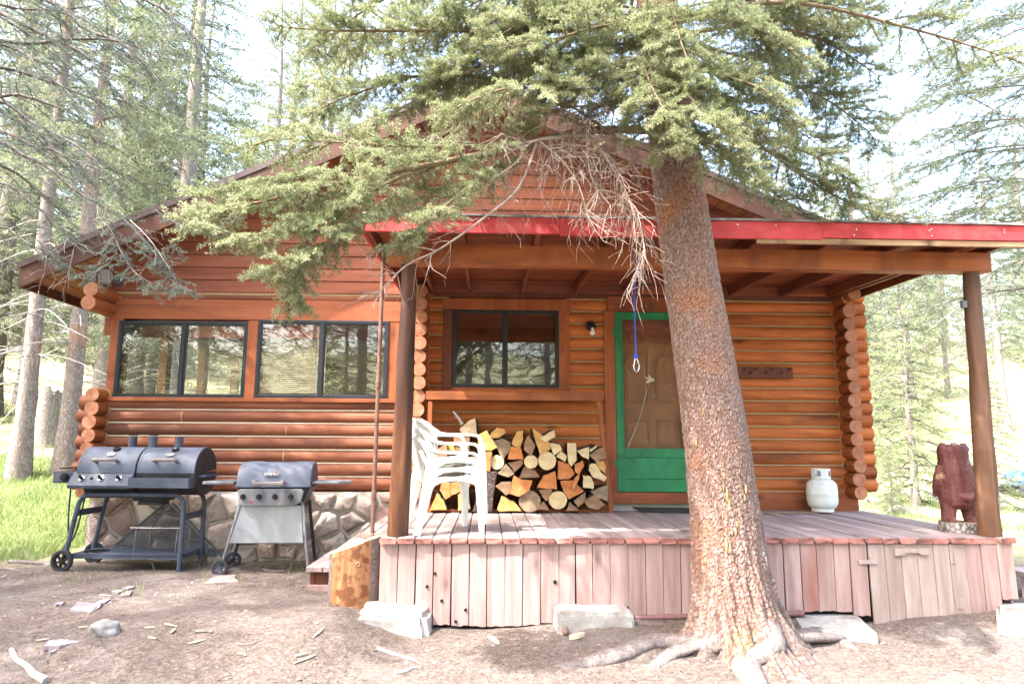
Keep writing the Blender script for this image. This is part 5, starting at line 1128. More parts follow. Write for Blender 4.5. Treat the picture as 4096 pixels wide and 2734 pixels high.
k.grid(rows, True); k.f += [tuple(range(28))[::-1], tuple(len(k.v) - 28 + i for i in range(28))]; k.m += [0, 0]
for sg in (-1, 1):
    k.tube([(bx + sg * .078, by, zb + .22), (bx + sg * .088, by, zb + .10), (bx + sg * .10, by - .005, zb - .002)], [.075, .062, .054], 16)
    k.tube([(bx + sg * .098, by - .03, zb - .002), (bx + sg * .1, by - .07, zb + .02)], [.045, .035], 10)
    k.tube([(bx + sg * .088, by + .012, zb + .57), (bx + sg * .096, by - .0, zb + .625), (bx + sg * .088, by, zb + .665)], [.045, .043, .02], 14)
    k.tube([(bx + sg * .125, by + .0, zb + .47), (bx + sg * .148, by + .02, zb + .36), (bx + sg * .15, by + .05, zb + .27), (bx + sg * .14, by + .08, zb + .21)], [.035, .038, .034, .02], 12)
k.tube([(bx - .05, by - .09, zb + .225), (bx + .015, by - .122, zb + .20), (bx + .08, by - .09, zb + .225)], [.03, .04, .03], 12)
k.tube([(bx + .01, by - .10, zb + .22), (bx + .015, by - .09, zb + .13)], [.05, .02], 12)
k.tube([(bx, by + .08, zb + .57), (bx, by + .15, zb + .555)], [.06, .04], 12)
o = k.build('bear_body', M['bear'], bear, 60, fix=True); r_ = o.modifiers.new('one_surface', 'REMESH'); r_.mode = 'VOXEL'; r_.voxel_size = .006; r_.use_smooth_shade = True
tx_ = bpy.data.textures.new('carving', 'CLOUDS'); tx_.noise_scale = .022; tx_.noise_depth = 3; tx_.noise_type = 'HARD_NOISE'; dm = o.modifiers.new('carved', 'DISPLACE'); dm.texture = tx_; dm.strength = .009; dm.mid_level = .5
k = MB(); k.lathe([(.002, .05), (.022, .047), (.03, .03), (.034, .0)], (bx - .005, by - .02, zb + .62), 14); k.build('worn_crown', M['bearhead'], bear, 60)
# ---------------- small things on the wall
L0 = at(2363, 1303, 7.66); lp = thing('porch_lamp', 'black wall lamp holder with a bare white bulb between window and door', 'lamp', (L0.x, 7.66, L0.z))
k = MB(); k.lathe([(.055, 0), (.055, -.03), (.045, -.045), (.02, -.05)], (L0.x, 7.675, L0.z), 24, axis='y'); k.cyl((L0.x + .005, 7.63, L0.z), (L0.x + .008, 7.60, L0.z - .03), .024, n=16); k.build('lamp_base', M['black'], lp, 40)
k = MB(); k.lathe([(.013, 0), (.017, -.02), (.026, -.045), (.029, -.06), (.025, -.076), (.012, -.087), (.001, -.09)], (L0.x + .008, 7.595, L0.z - .03), 20); k.build('bulb', flat('bulb_glass', (.78, .77, .74), .25), lp, 60)
H0 = at(2600, 1222, 7.645); k = MB(); pts = []
for t in np.linspace(R(-235), R(55), 26): pts.append((H0.x + .052 * math.cos(t) * (1 if math.sin(t) < .3 else .95), 7.642, H0.z + .002 + .062 * math.sin(t)))
strip(k, pts, .012, .020); o = k.build('horseshoe', M['rusty'], None, 40, .002); tag(o, 'rusty horseshoe nailed open end up above the green door', 'horseshoe')
pg = thing('peg_rack', 'dark weathered board with pegs on the log wall right of the big trunk', 'peg rack', (0, 0, 0))
k = MB(); a, b_ = at(2930, 1489, 7.64), at(3174, 1489, 7.64); rect(k, 2930, 1466, 3172, 1512, 7.63, .028); k.build('board', M['trim_dark'], pg, 0, .004)
for px, py in ((2975, 1480), (3022, 1479), (3085, 1478), (3155, 1477), (3000, 1492), (3062, 1491), (3125, 1492)):
    p = at(px, py, 7.63); k = MB(); k.cyl((p.x, 7.63, p.z), (p.x, 7.585, p.z + .012), .007, n=8); k.build('peg', M['black'], pg, 50)
F0 = at(402, 1112, 7.40); fl_ = thing('flood_light', 'twin floodlight under the left eave above the long log ends', 'flood light', (F0.x, 7.62, F0.z))
k = MB(); k.lathe([(.06, 0), (.06, -.025)], (F0.x + .05, 7.67, F0.z + .05), 20, axis='y'); k.tube([(F0.x + .04, 7.65, F0.z + .05), (F0.x - .04, 7.38, F0.z + .02)], .016, 8); k.tube([(F0.x + .07, 7.65, F0.z + .05), (F0.x + .09, 7.40, F0.z + .02)], .016, 8); k.build('mounting_box', M['grillgrey'], fl_, 40)
for dx_, dirv in ((-.05, Vector((-.35, -.75, -.55))), (.09, Vector((.15, -.8, -.3)))):
    c0 = Vector((F0.x + dx_, 7.36, F0.z + .02)); d = dirv.normalized()
    k = MB(); k.tube([c0 - d * .05, c0 - d * .02, c0 + d * .045, c0 + d * .05, c0 + d * .046, c0], [.034, .04, .074, .074, .068, .034], 20); H = k.build('lamp_head', M['handle'], fl_, 40)
    k = MB(); k.tube([c0 + d * .02, c0 + d * .035, c0 + d * .046], [.05, .055, .025], 18); k.build('bulb_face', flat('flood_glass', (.72, .72, .66), .2), H, 60)
R0 = at(2543, 1003, 5.47); rp = thing('hanging_rope', 'blue rope hanging from the porch beam with a silver carabiner', 'rope', (0, 0, 0))
R1 = at(2543, 1432, 5.47); k = MB(); k.tube([(R0.x - .004, 5.49, R0.z), (R0.x, 5.47, R0.z - .1), (R1.x - .002, 5.47, (R0.z + R1.z) / 2), (R1.x + .002, 5.47, R1.z + .05), (R1.x + .002, 5.47, R1.z)], .0055, 8)
for s_ in (0, .012, .022): k.tube([(R1.x + .002 + .013 * math.cos(t), 5.47 + .008 * math.sin(t), R1.z + .005 + s_) for t in np.linspace(0, 6.28, 12)], .006, 6)
k.tube([(R0.x + .002, 5.47, R0.z - .19), (R0.x - .012, 5.462, R0.z - .205), (R0.x + .008, 5.465, R0.z - .22)], .008, 8); k.build('blue_rope', M['blue'], rp, 60)
k = MB(); zc = R1.z - .055; k.tube([(R1.x + .004 + (.016 if math.sin(t) > 0 else .024) * math.cos(t), 5.47, zc + .055 * math.sin(t)) for t in np.linspace(0, 2 * math.pi, 30)], .0052, 8); k.build('carabiner', M['chrome'], rp, 60)
p0 = at(1491, 2172, 5.93); p1 = at(1533, 1040, 5.93); rp_ = thing('iron_pipe', 'thin rusty iron pipe standing by the left end of the porch', 'pipe', (p0.x, 5.93, .17))
P0 = Vector((p0.x - .01, 5.93, gzf(p0.x, 5.93) + .0)); P1 = Vector((p1.x, 5.93, p1.z)); k = MB(); k.cyl(P0, P1, .0175, n=14); k.build('tube', M['rusty'], rp_, 60)
for t in (.30, .62):
    k = MB(); q = P0.lerp(P1, t); d = (P1 - P0).normalized(); k.tube([q - d * .035, q - d * .03, q + d * .03, q + d * .035], [.018, .024, .024, .018], 14); k.build('coupling', M['rusty'], rp_, 40)
k = MB(); p = at(3850, 1219, 5.53); k.box((p.x - .02, 5.50, p.z - .027), (p.x + .022, 5.53, p.z + .027)); k.box((p.x - .024, 5.497, p.z + .027), (p.x + .026, 5.533, p.z + .031)); o = k.build('junction_box', M['grillgrey'], None, 0, .003); tag(o, 'tiny grey box on the left side of the right porch post', 'box')
# ---------------- steps, chopping block, footings, pipe
st_ = thing('wooden_steps', 'faded red plank steps rising to the left end of the porch', 'steps', (-1.5, 6.5, .17))
def tread(mb, x0_, x1_, y0, y1, z, t=.042): 
    n = 2; w_ = (x1_ - x0_ - .008) / n
    for i in range(n): mb.box((x0_ + i * (w_ + .008), y0 + rnd.uniform(-.006, .006), z - t), (x0_ + i * (w_ + .008) + w_, y1, z))
q0 = at(1224, 2256, 6.15); SX = q0.x
for i, (xa, xb, z, y0) in enumerate(((SX, SX + .29, .375, 6.15), (SX + .26, SX + .55, .535, 6.2), (SX + .50, dx_0 - .01, .69, 5.9))):
    k = MB(); tread(k, xa, xb, y0, 7.3, z); k.build('tread', M['deck'], st_, 0, .004)
k = MB(); k.box((SX + .03, 6.19, .13), (SX + .07, 7.25, .33)); k.box((SX + .03, 6.2, .12), (SX + .50, 6.24, .33)); k.box((SX + .29, 6.24, .33), (SX + .52, 6.28, .49)); k.box((SX + .52, 5.95, .49), (dx_0 - .02, 5.99, .645)); k.build('stringer', M['trim_dark'], st_, 0, .003)
k = MB(); k.box((SX + .01, 6.16, .12), (SX + .34, 6.185, .225)); k.build('base_plank', M['skirt'], st_, 0, .003)
cb_ = at(1415, 2388, 5.74); cbx, cby, cbz = cb_.x, 5.74, gzf(cb_.x, 5.72) - .01
blk = thing('chopping_block', 'upright chopping block with peeled orange face and slanted top by the steps', 'log', (cbx, cby, cbz))
k = MB(); n = 34; rows = []; per = [('b' if (t < R(208) or t > R(322)) else 'f') for t in np.linspace(0, 2 * math.pi, n + 1)[:-1]]
H = at(1415, 2200, 5.6).z - cbz
for j in range(9):
    v = j / 8; row = []
    for i, t in enumerate(np.linspace(0, 2 * math.pi, n + 1)[:-1]):
        r_ = .205 * (1 + .04 * math.sin(3 * t + 1)) * (1 + rnd.uniform(-.012, .012)) * (1.03 if per[i] == 'b' else .965); row.append((cbx + r_ * math.cos(t), cby + r_ * .9 * math.sin(t), cbz + v * (H + .10 * math.cos(t) * .7 + .03)))
    rows.append(row)
k.grid(rows, True)
k.m = [1 if (per[i % n] == 'f' and per[(i + 1) % n] == 'f') else 0 for i in range(len(k.f))]
k.f += [tuple(range(n))[::-1], tuple(8 * n + i for i in range(n))]; k.m += [2, 2]
k.build('block', [M['barkroot'], woodm('peeled_wood', (.19, .075, .03), (.33, .16, .07), (.46, .29, .16), 'z', 14, .75, .4, 0, stain=((.17, .065, .028), 11, .48, .58)), M['cut_pale']], blk, 40)
kk = MB(); q = Vector((cbx + .06, cby - .187, cbz + H * .78)); kk.lathe([(.022, 0), (.02, -.012), (.012, -.015), (.004, -.008)], q, 14, axis='y'); kk.build('knot', M['cut_brown'], blk, 40)
def lumpy(name, label, cat, corners_top, zb, mat, hh, seed, rough=.02, bev=.03, group=None, amp=.02):
    """block from four top corners (world xy) and heights"""
    r_ = random.Random(seed); n = 9
    k = MB(); bm = bmesh.new()
    c = [Vector(q) for q in corners_top]; cen = sum(c, Vector()) / 4
    vs = []
    for z, f in ((zb, 1.0), (hh, .93)):
        for q in c: vs.append(bm.verts.new((cen.x + (q.x - cen.x) * f, cen.y + (q.y - cen.y) * f, z + (q.z if z == hh else 0))))
    for f in ((3, 2, 1, 0), (4, 5, 6, 7), (0, 1, 5, 4), (1, 2, 6, 5), (2, 3, 7, 6), (3, 0, 4, 7)): bm.faces.new([vs[i] for i in f])
    bmesh.ops.recalc_face_normals(bm, faces=bm.faces)
    bmesh.ops.bevel(bm, geom=bm.edges[:], offset=bev, segments=2, affect='EDGES')
    bmesh.ops.triangulate(bm, faces=bm.faces[:])
    bmesh.ops.subdivide_edges(bm, edges=bm.edges[:], cuts=4, use_grid_fill=True)
    from mathutils import noise
    for v in bm.verts:
        d = noise.noise_vector(v.co * 5 + Vector((seed, 0, 0))) * amp + noise.noise_vector(v.co * 17 + Vector((0, seed, 0))) * amp * .45
        v.co += d
    me = bpy.data.meshes.new(name); bm.to_mesh(me); bm.free()
    o = link(name, me, mat, None, 32 if amp > .01 else 40); tag(o, label, cat, group); return o
def quad(px0, px1, Y0, Y1, z): a, b_ = at(px0, 2450, Y0), at(px1, 2450, Y0); return [(a.x, Y0, z), (b_.x, Y0, z), (b_.x, Y1, z), (a.x, Y1, z)]
zz = lambda px, py, Y: at(px, py, Y).z
q = quad(1400, 1722, 5.26, 5.66, 0); q[2] = (q[2][0] + .02, 5.6, .02); q[3] = (q[3][0] + .03, 5.62, .03)
lumpy('boulder', 'pale rough boulder under the left corner of the porch skirt', 'boulder', q, -.06, M['boulder'], zz(1560, 2440, 5.26) - .03, 3, bev=.035, amp=.03)
lumpy('footing_block', 'light grey concrete block under the middle of the porch skirt', 'concrete block', quad(2224, 2548, 5.16, 5.6, 0), -.06, M['concrete'], zz(2380, 2444, 5.2) - .01, 5, bev=.018, amp=.005, group='concrete footing blocks')
lumpy('footing_block', 'low grey concrete block just right of the big trunk', 'concrete block', [(at(3190, 2500, 5.05).x, 5.05, 0), (at(3520, 2500, 5.0).x, 5.0, 0), (at(3440, 2450, 5.55).x, 5.55, 0), (at(3150, 2450, 5.6).x, 5.6, 0)], -.06, M['concrete'], .125, 8, bev=.02, amp=.006, group='concrete footing blocks')
lumpy('footing_block', 'grey concrete block at the far right end of the porch', 'concrete block', [(at(3985, 2500, 5.05).x, 5.05, 0), (at(4200, 2500, 5.05).x, 5.05, 0), (at(4200, 2450, 5.6).x, 5.6, 0), (at(3975, 2450, 5.6).x, 5.6, 0)], -.05, M['concrete'], .20, 9, bev=.025, amp=.008, group='concrete footing blocks')
a, b_ = at(2538, 2470, 5.42), at(3213, 2452, 5.42); k = MB(); k.tube([(a.x, 5.42, a.z), (b_.x, 5.42, b_.z)], .021, 14); k.tube([(b_.x - .03, 5.42, b_.z), (b_.x, 5.42, b_.z)], .027, 14); o = k.build('ground_pipe', flat('pipe_maroon', (.17, .085, .085), .6), None, 40); tag(o, 'maroon pipe lying along the foot of the skirt behind the trunk', 'pipe')
k = MB(); p = at(4085, 2290, 6.0); k.box((p.x, 5.9, p.z - .03), (p.x + .9, 6.25, p.z + .01)); k.box((p.x + .02, 6.0, p.z - .28), (p.x + .9, 6.04, p.z - .032)); k.box((p.x - .04, 5.62, p.z - .16), (p.x + .9, 5.88, p.z - .125)); o = k.build('side_step', M['deck'], None, 0, .004); tag(o, 'red plank step cut by the right picture edge beside the porch', 'steps')
# ---------------- stones on the ground
def flatstone(poly, label, mat, scale, ox, oy, name='flagstone', cat='flagstone', th=.03, group='flagstones in the dirt', lift=.014):
    pts = [ong(ox + x * scale, oy + y * scale) for x, y in poly]; out = []
    for a_, b_ in zip(pts, pts[1:] + pts[:1]):
        for t in (0, .3, .6): q = a_.lerp(b_, t); out.append(q + Vector((rnd.uniform(-.012, .012), rnd.uniform(-.012, .012), 0)) * (1 if t else .3))
    z = sum(q.z for q in pts) / len(pts) + lift
    k = MB(); k.prism([(q.x, q.y, z) for q in out], (0, 0, -th)); o = k.build(name, mat, None, 0, .005); tag(o, label, cat, group); return o
S6 = .6386
FS = [([(270, 900), (300, 835), (380, 810), (535, 800), (500, 885), (400, 900), (330, 906)], 'large lavender flagstone beside the grey stone in the near left dirt', 'flag'),
 ([(300, 915), (345, 902), (345, 920), (320, 928)], 'small lavender shard below the large near flagstone', 'flag'),
 ([(435, 640), (480, 590), (560, 595), (640, 600), (560, 655)], 'broken lavender flagstone in the left dirt, larger half', 'flag'),
 ([(565, 650), (650, 600), (600, 640), (560, 658)], 'thin lavender chip at the edge of the broken flagstone', 'flag'),
 ([(600, 592), (640, 575), (697, 574), (660, 597)], 'thin flagstone piece at the far end of the broken one', 'flag'),
 ([(335, 608), (370, 588), (410, 588), (395, 602), (350, 612)], 'small dark flagstone left of the broken one', 'flag'),
 ([(690, 520), (750, 512), (790, 520), (740, 535)], 'small pale flagstone piece between yellow chip and grill', 'flag'),
 ([(735, 552), (790, 522), (833, 522), (815, 548)], 'pinkish flagstone piece nearest the yellow wood chip', 'flagred'),
 ([(755, 512), (790, 487), (845, 492), (800, 512)], 'far pale flagstone piece behind the pinkish one', 'flag'),
 ([(1278, 472), (1345, 424), (1480, 420), (1470, 440), (1492, 466)], 'pink flagstone alone in front of the gas grill', 'flagred'),
 ([(1300, 394), (1400, 380), (1500, 378), (1420, 392)], 'half buried flagstone right in front of the gas grill wheel', 'flag')]
for poly, lb, mt in FS: flatstone(poly, lb, M[mt], S6, 0, 2034)
p = ong(640 * S6, 2034 + 852 * S6); k = MB(); bm = bmesh.new(); bmesh.ops.create_icosphere(bm, subdivisions=4, radius=1)
from mathutils import noise as NZ
for v in bm.verts: v.co = Vector((v.co.x * .098, v.co.y * .07, v.co.z * .07)) * (1 + .35 * NZ.noise(v.co * 1.4) + .06 * NZ.noise(v.co * 6))
me = bpy.data.meshes.new('stone'); bm.to_mesh(me); bm.free(); o = link('stone', me, M['rock'], None, 180); o.location = (p.x, p.y + .04, p.z + .02); o.rotation_euler = (0, .2, .4); tag(o, 'rounded speckled grey stone right of the near flagstone', 'stone')
# chips and sticks
def chip(x0, y0, x1, y1, label, sc=S6, ox=0, oy=2034, wd=.013, th=.007, name='wood_chip', mat='chip', cat='wood chip', group='wood chips on the dirt'):
    a_, b_ = ong(ox + x0 * sc, oy + y0 * sc), ong(ox + x1 * sc, oy + y1 * sc); d = (b_ - a_); u = Vector((-d.y, d.x, 0)).normalized() * wd
    k = MB(); z = .004; q = [a_ + u * .3, a_ - u * .4, a_.lerp(b_, .55) - u * .9, b_ - u * .25, b_ + u * .2, a_.lerp(b_, .4) + u * .8]
    k.prism([(p.x, p.y, p.z + z + th) for p in q], (0, 0, -th)); o = k.build(name, M[mat], None, 0, .002); tag(o, label, cat, group)
for c_ in [(622, 545, 700, 549, 'pale yellow wood chip beside the broken flagstones'), (1030, 726, 1110, 745, 'forked pale wood splinter in the middle of the dirt'), (1068, 795, 1098, 762, 'short wide yellow wood chip below the forked splinter'), (1180, 856, 1282, 828, 'long pale wood chip left of the thin grey stick'),
   (928, 832, 972, 838, 'small square pale wood chip in the near dirt'), (490, 749, 550, 744, 'narrow pale chip left in the near dirt'), (228, 831, 308, 819, 'yellow wood chip next to the large near flagstone'), (1840, 978, 1975, 945, 'long yellow splinter below the boulder'),
   (1960, 862, 2022, 850, 'small yellow chip left of the boulder'), (905, 752, 970, 750, 'thin pale chip left of the forked splinter'), (1665, 935, 1705, 965, 'triangular pale chip in front of the boulder'), (1500, 905, 1540, 925, 'pale chip in the sunlit patch'), (0, 436, 38, 420, 'pale chip at the left picture edge'),
   (1845, 935, 1925, 930, 'flat pale chip in the sunlit patch below the boulder')]: chip(*c_)
chip(1100, 856, 1168, 912, 'wide tan bark chip in front of the middle skirt', .596, 1300, 2034, .035)
chip(1640, 882, 1742, 858, 'split tan log chip in front of the concrete block', .596, 1300, 2034, .03, .03)
def gstick(pts, r0, r1, label, sc, ox, oy, mat='stick', name='stick', cat='stick', up=.4, group='sticks on the dirt'):
    P = [ong(ox + x * sc, oy + y * sc) for x, y in pts]; n = len(P); rad = [r0 + (r1 - r0) * i / (n - 1) for i in range(n)]
    k = MB(); k.tube([p + Vector((0, 0, r * up)) for p, r in zip(P, rad)], rad, 8, True, 0, .08); o = k.build(name, M[mat], None, 60); tag(o, label, cat, group)
gstick([(70, 885), (100, 950), (170, 1000), (210, 1050), (290, 1090)], .014, .026, 'thick pale fallen branch at the bottom left corner', S6, 0, 2034, 'deadpale')
gstick([(50, 775), (130, 768), (180, 745), (232, 742)], .008, .004, 'grey forked stick left of the near flagstone', S6, 0, 2034)
gstick([(1222, 776), (1280, 772), (1332, 774)], .011, .008, 'short grey stick in the middle of the dirt', S6, 0, 2034)
gstick([(0, 290), (90, 285), (220, 284)], .025, .01, 'dark surface root at the left below the grass', S6, 0, 2034, 'barkroot', name='surface_root', cat='tree root', group='tree roots in the left dirt')
gstick([(60, 338), (200, 342), (300, 350), (380, 364)], .028, .01, 'grey surface root in front of the grill wheel', S6, 0, 2034, 'barkroot', name='surface_root', cat='tree root', group='tree roots in the left dirt')
gstick([(0, 380), (90, 384), (200, 410)], .02, .008, 'lowest grey surface root at the left picture edge', S6, 0, 2034, 'barkroot', name='surface_root', cat='tree root', group='tree roots in the left dirt')
gstick([(350, 940), (480, 985), (580, 1010), (650, 1045)], .016, .007, 'long pale branch lying below the boulder', .596, 1300, 2034, 'deadpale')
gstick([(470, 1112), (540, 1100), (580, 1075), (640, 1066)], .02, .010, 'bleached driftwood stick at the bottom of the picture', .596, 1300, 2034, 'deadpale')
gstick([(1480, 850), (1560, 852), (1640, 822)], .006, .004, 'thin dark twig left of the boulder', S6, 0, 2034)
gstick([(1850, 1188), (1900, 1215), (1960, 1240)], .012, .009, 'brown stick under the gas grill', .596, 0, 1500)
p = ong(1300 + 1615 * .596, 2034 + 850 * .596); k = MB(); k.lathe([(.004, 0), (.02, .01), (.026, .025), (.02, .045), (.006, .06)], (p.x, p.y, p.z), 12); o = k.build('pine_cone', M['rusty'], None, 30); tag(o, 'small brown pine cone in front of the middle concrete block', 'pine cone')
# ---------------- blue garden tractor at the right edge
A0 = Vector((at(4105, 2000, 16.0).x, 16.0, 0)); A0.z = gzf(A0.x, A0.y)
av_ = thing('garden_tractor', 'blue garden tractor half hidden by the right picture edge', 'tractor', A0)
k = MB(); k.prism([(A0.x - .33, A0.y - .22, A0.z + .30), (A0.x - .36, A0.y - .22, A0.z + .55), (A0.x - .2, A0.y - .22, A0.z + .66), (A0.x + .5, A0.y - .22, A0.z + .68), (A0.x + .55, A0.y - .22, A0.z + .30)], (0, .44, 0)); k.build('hood', flat('blue_body', (.05, .17, .62), .4), av_, 0, .04, seg=3)
k = MB(); k.box((A0.x + .5, A0.y - .3, A0.z + .28), (A0.x + 1.3, A0.y + .3, A0.z + .42)); k.box((A0.x + .8, A0.y - .2, A0.z + .55), (A0.x + 1.2, A0.y + .2, A0.z + .62)); k.box((A0.x + 1.15, A0.y - .2, A0.z + .62), (A0.x + 1.22, A0.y + .2, A0.z + .95)); k.box((A0.x - .42, A0.y - .2, A0.z + .22), (A0.x + .6, A0.y + .2, A0.z + .30)); k.build('chassis', M['black'], av_, 0, .02)
for x, r_ in ((-.2, .17), (.95, .24)):
    for y in (-.32, .32): wheel('wheel', av_, (A0.x + x, A0.y + y, A0.z + r_), r_, .16, 5, M['steel'])
k = MB(); k.lathe([(.07, -.01), (.07, .02)], (A0.x - .30, A0.y - .23, A0.z + .5), 14, axis='y'); k.build('headlight', M['white'], av_, 40)
# ================================================================== TREES
class Wood:
    """collects woody segments and needle-bearing segments of one tree"""
    def __init__(s): s.w = []; s.n = []
    def seg(s, a, b, ra, rb): s.w.append((*a, *b, ra, rb))
    def needle(s, a, b): s.n.append((*a, *b))
    def path(s, pts, ra, rb):
        n = len(pts) - 1
        for i in range(n): s.seg(pts[i], pts[i + 1], ra + (rb - ra) * i / n, ra + (rb - ra) * (i + 1) / n)
def wood_mesh(name, W, mat, parent, sides=4):
    A = np.array(W, float); a, b = A[:, :3], A[:, 3:6]; ra, rb = A[:, 6:7], A[:, 7:8]
    d = b - a; L = np.linalg.norm(d, axis=1, keepdims=True) + 1e-9; d = d / L
    h = np.where(np.abs(d[:, 2:3]) < .9, np.array([[0, 0, 1.]]), np.array([[1., 0, 0]])); u = np.cross(d, h); u /= np.linalg.norm(u, axis=1, keepdims=True) + 1e-9; v = np.cross(d, u)
    N = len(A); V = np.empty((N, 2, sides, 3))
    for k in range(sides):
        t = 2 * math.pi * k / sides; c = u * math.cos(t) + v * math.sin(t); V[:, 0, k] = a - d * ra * .3 + c * ra; V[:, 1, k] = b + d * rb * .3 + c * rb
    base = (np.arange(N) * 2 * sides)[:, None]; F = []
    for k in range(sides): k2 = (k + 1) % sides; F.append(np.concatenate([base + k, base + k2, base + sides + k2, base + sides + k], 1))
    return np_mesh(name, V.reshape(-1, 3), np.concatenate(F), mat, parent, 180)
def needle_mesh(name, S, mat, parent, per_m, length, width, r_, flat=.75, fwd=.5):
    """needles along twig segments: each one a thin 3-sided leaf (two faces folded) """
    S = np.array(S, float); a, b = S[:, :3], S[:, 3:6]; d = b - a; L = np.linalg.norm(d, axis=1)
    cnt = np.maximum(1, np.round(L * per_m + r_.uniform(-.5, .5, len(L)))).astype(int)
    idx = np.repeat(np.arange(len(S)), cnt); n = len(idx); t = r_.uniform(0, 1, n)[:, None]
    dd = d[idx] / (L[idx][:, None] + 1e-9); p = a[idx] + d[idx] * t
    up = np.array([[0, 0, 1.]]); u = np.cross(dd, up); u /= np.linalg.norm(u, axis=1, keepdims=True) + 1e-6; v = np.cross(u, dd)
    ang = r_.uniform(0, 2 * math.pi, n); cu = np.cos(ang)[:, None]; sv = (np.sin(ang) * flat + .25)[:, None]
    q = dd * r_.uniform(fwd - .25, fwd + .35, (n, 1)) + u * cu + v * sv; q /= np.linalg.norm(q, axis=1, keepdims=True)
    ln = length * r_.uniform(.65, 1.15, (n, 1)); wd = width * r_.uniform(.75, 1.2, (n, 1))
    s_ = np.cross(q, r_.normal(0, 1, (n, 3))); s_ /= np.linalg.norm(s_, axis=1, keepdims=True) + 1e-9
    V = np.empty((n, 4, 3)); V[:, 0] = p - s_ * wd * .35; V[:, 1] = p + q * ln * .55 - s_ * wd * .5; V[:, 2] = p + q * ln; V[:, 3] = p + q * ln * .5 + s_ * wd * .5
    F = np.arange(n * 4).reshape(n, 4)
    return np_mesh(name, V.reshape(-1, 3), F, mat, parent, 0)
def nrm(v): return v / (np.linalg.norm(v) + 1e-9)
def resample(P, step):
    P = [np.array(p, float) for p in smooth_path(P, 8)]; out = [P[0]]; acc = 0
    for i in range(1, len(P)):
        acc += np.linalg.norm(P[i] - P[i - 1])
        if acc >= step: out.append(P[i]); acc = 0
    if np.linalg.norm(out[-1] - P[-1]) > step * .3: out.append(P[-1])
    return out
def bough(T, path, r0, sec, r_, step=.06, droop=.35, tstep=.05, start=.12, tert=.17, up=0.05, green=.0, dens=1.0, tip=1.0):
    """a spruce bough: side branches in a drooping plane, each with twigs that carry needles"""
    P = resample(path, step); n = len(P); T.path(P, r0, .004)
    for i in range(1, n):
        f = i / n; d = nrm(P[i] - P[i - 1])
        if f < start or r_.uniform() > dens: continue
        side = nrm(np.cross(d, (0, 0, 1)))
        env = min(1, (1 - f) * 2.2 + .22) * min(1, (f - start) * 4 + .35)
        for sg in (-1, 1):
            L = sec * env * r_.uniform(.55, 1.15)
            q = nrm(side * sg * r_.uniform(.7, 1.1) + d * r_.uniform(.45, .9) + np.array((0, 0, r_.uniform(-droop, up + .22))))
            pts = [P[i]]; m = max(2, int(L / tstep)); cur = P[i].copy(); dq = q.copy()
            for j in range(m):
                dq = nrm(dq + np.array((0, 0, -droop * .07)) + r_.normal(0, .11, 3)); cur = cur + dq * L / m; pts.append(cur.copy())
            T.path(pts, .0045 * max(.5, L / sec) + .0012, .0012)
            for j in range(1, m + 1):
                if j >= m * green: T.needle(pts[j - 1], pts[j])
                if j / m < .25 and green > 0: continue
                s2 = nrm(np.cross(dq, (0, 0, 1)))
                for s3 in (-1, 1):
                    if r_.uniform() < .12: continue
                    l2 = tert * (1.05 - .75 * j / m) * r_.uniform(.5, 1.2) * tip
                    e = nrm(s2 * s3 * r_.uniform(.4, 1) + dq * .75 + np.array((0, 0, r_.uniform(-droop * 1.1, .5)))); mid = pts[j] + e * l2 * .5; end = mid + nrm(e + np.array((0, 0, -.12)) + r_.normal(0, .1, 3)) * l2 * .5
                    T.seg(pts[j], mid, .0016, .0012); T.seg(mid, end, .0012, .0009); T.needle(pts[j], mid); T.needle(mid, end)
    for i in range(max(1, n - 2), n): T.needle(P[i - 1], P[i])
def deadtwigs(T, path, r0, r_, n, length, bend=-.5, spread=1.0, depth=2):
    P = resample(path, .06); T.path(P, r0, max(.003, r0 * .35)); m = len(P)
    def grow(p, d, L, r, lv):
        k = max(4, int(L / .045)); cur = p.copy(); pts = [cur]
        for j in range(k):
            d = nrm(d + np.array((0, 0, bend * .10)) + r_.normal(0, .10, 3)); cur = cur + d * L / k; pts.append(cur.copy())
        T.path(pts, r, r * .45)
        if lv > 0:
            for j in range(1, k + 1):
                if r_.uniform() < .62:
                    s_ = nrm(np.cross(d, r_.normal(0, 1, 3))); grow(pts[j], nrm(d * .8 + s_ * r_.uniform(.5, 1.1)), L * r_.uniform(.22, .5), r * .62, lv - 1)
    for i in range(n):
        k = min(m - 1, int(m * r_.uniform(.05, 1))); d = nrm(P[k] - P[k - 1]) if k else nrm(P[1] - P[0]); s_ = nrm(np.cross(d, r_.normal(0, 1, 3)))
        grow(P[k], nrm(d * .5 + s_ * spread + np.array((0, 0, -.25))), length * r_.uniform(.5, 1.15), .0026, depth - 1)
NP = lambda p: np.array(p, float)
def pv(*pts): return [NP(av(x, y, Y)) for x, y, Y in pts]
# ---------------- the big leaning spruce in front of the porch
axis = [(2968, 2570), (2945, 2441), (2860, 1744), (2755, 1046), (2694, 575), (2635, 60)]
AX = [at(x, y, 4.9) for x, y in axis]; AX.append(AX[-1] + (AX[-1] - AX[-3]) * .9); AX.append(AX[-1] + Vector((-.25, 0, 4.2)))
rad_px = [(.30, None)]
def trunk_r(z): return float(np.interp(z, [0, .3, .75, 1.5, 2.7, 3.6, 4.6, 10], [.255, .244, .236, .219, .193, .178, .156, .06]))
def trunk_c(z):
    zs = [p.z for p in AX]; return Vector((float(np.interp(z, zs, [p.x for p in AX])), float(np.interp(z, zs, [p.y for p in AX])), z))
hero = thing('leaning_spruce', 'big leaning spruce with scaly red bark standing right in front of the porch', 'tree', (AX[0].x, 4.9, 0))
nth, zs = 400, np.concatenate([np.linspace(-.12, 3.9, 900), np.linspace(3.95, 10, 40)])
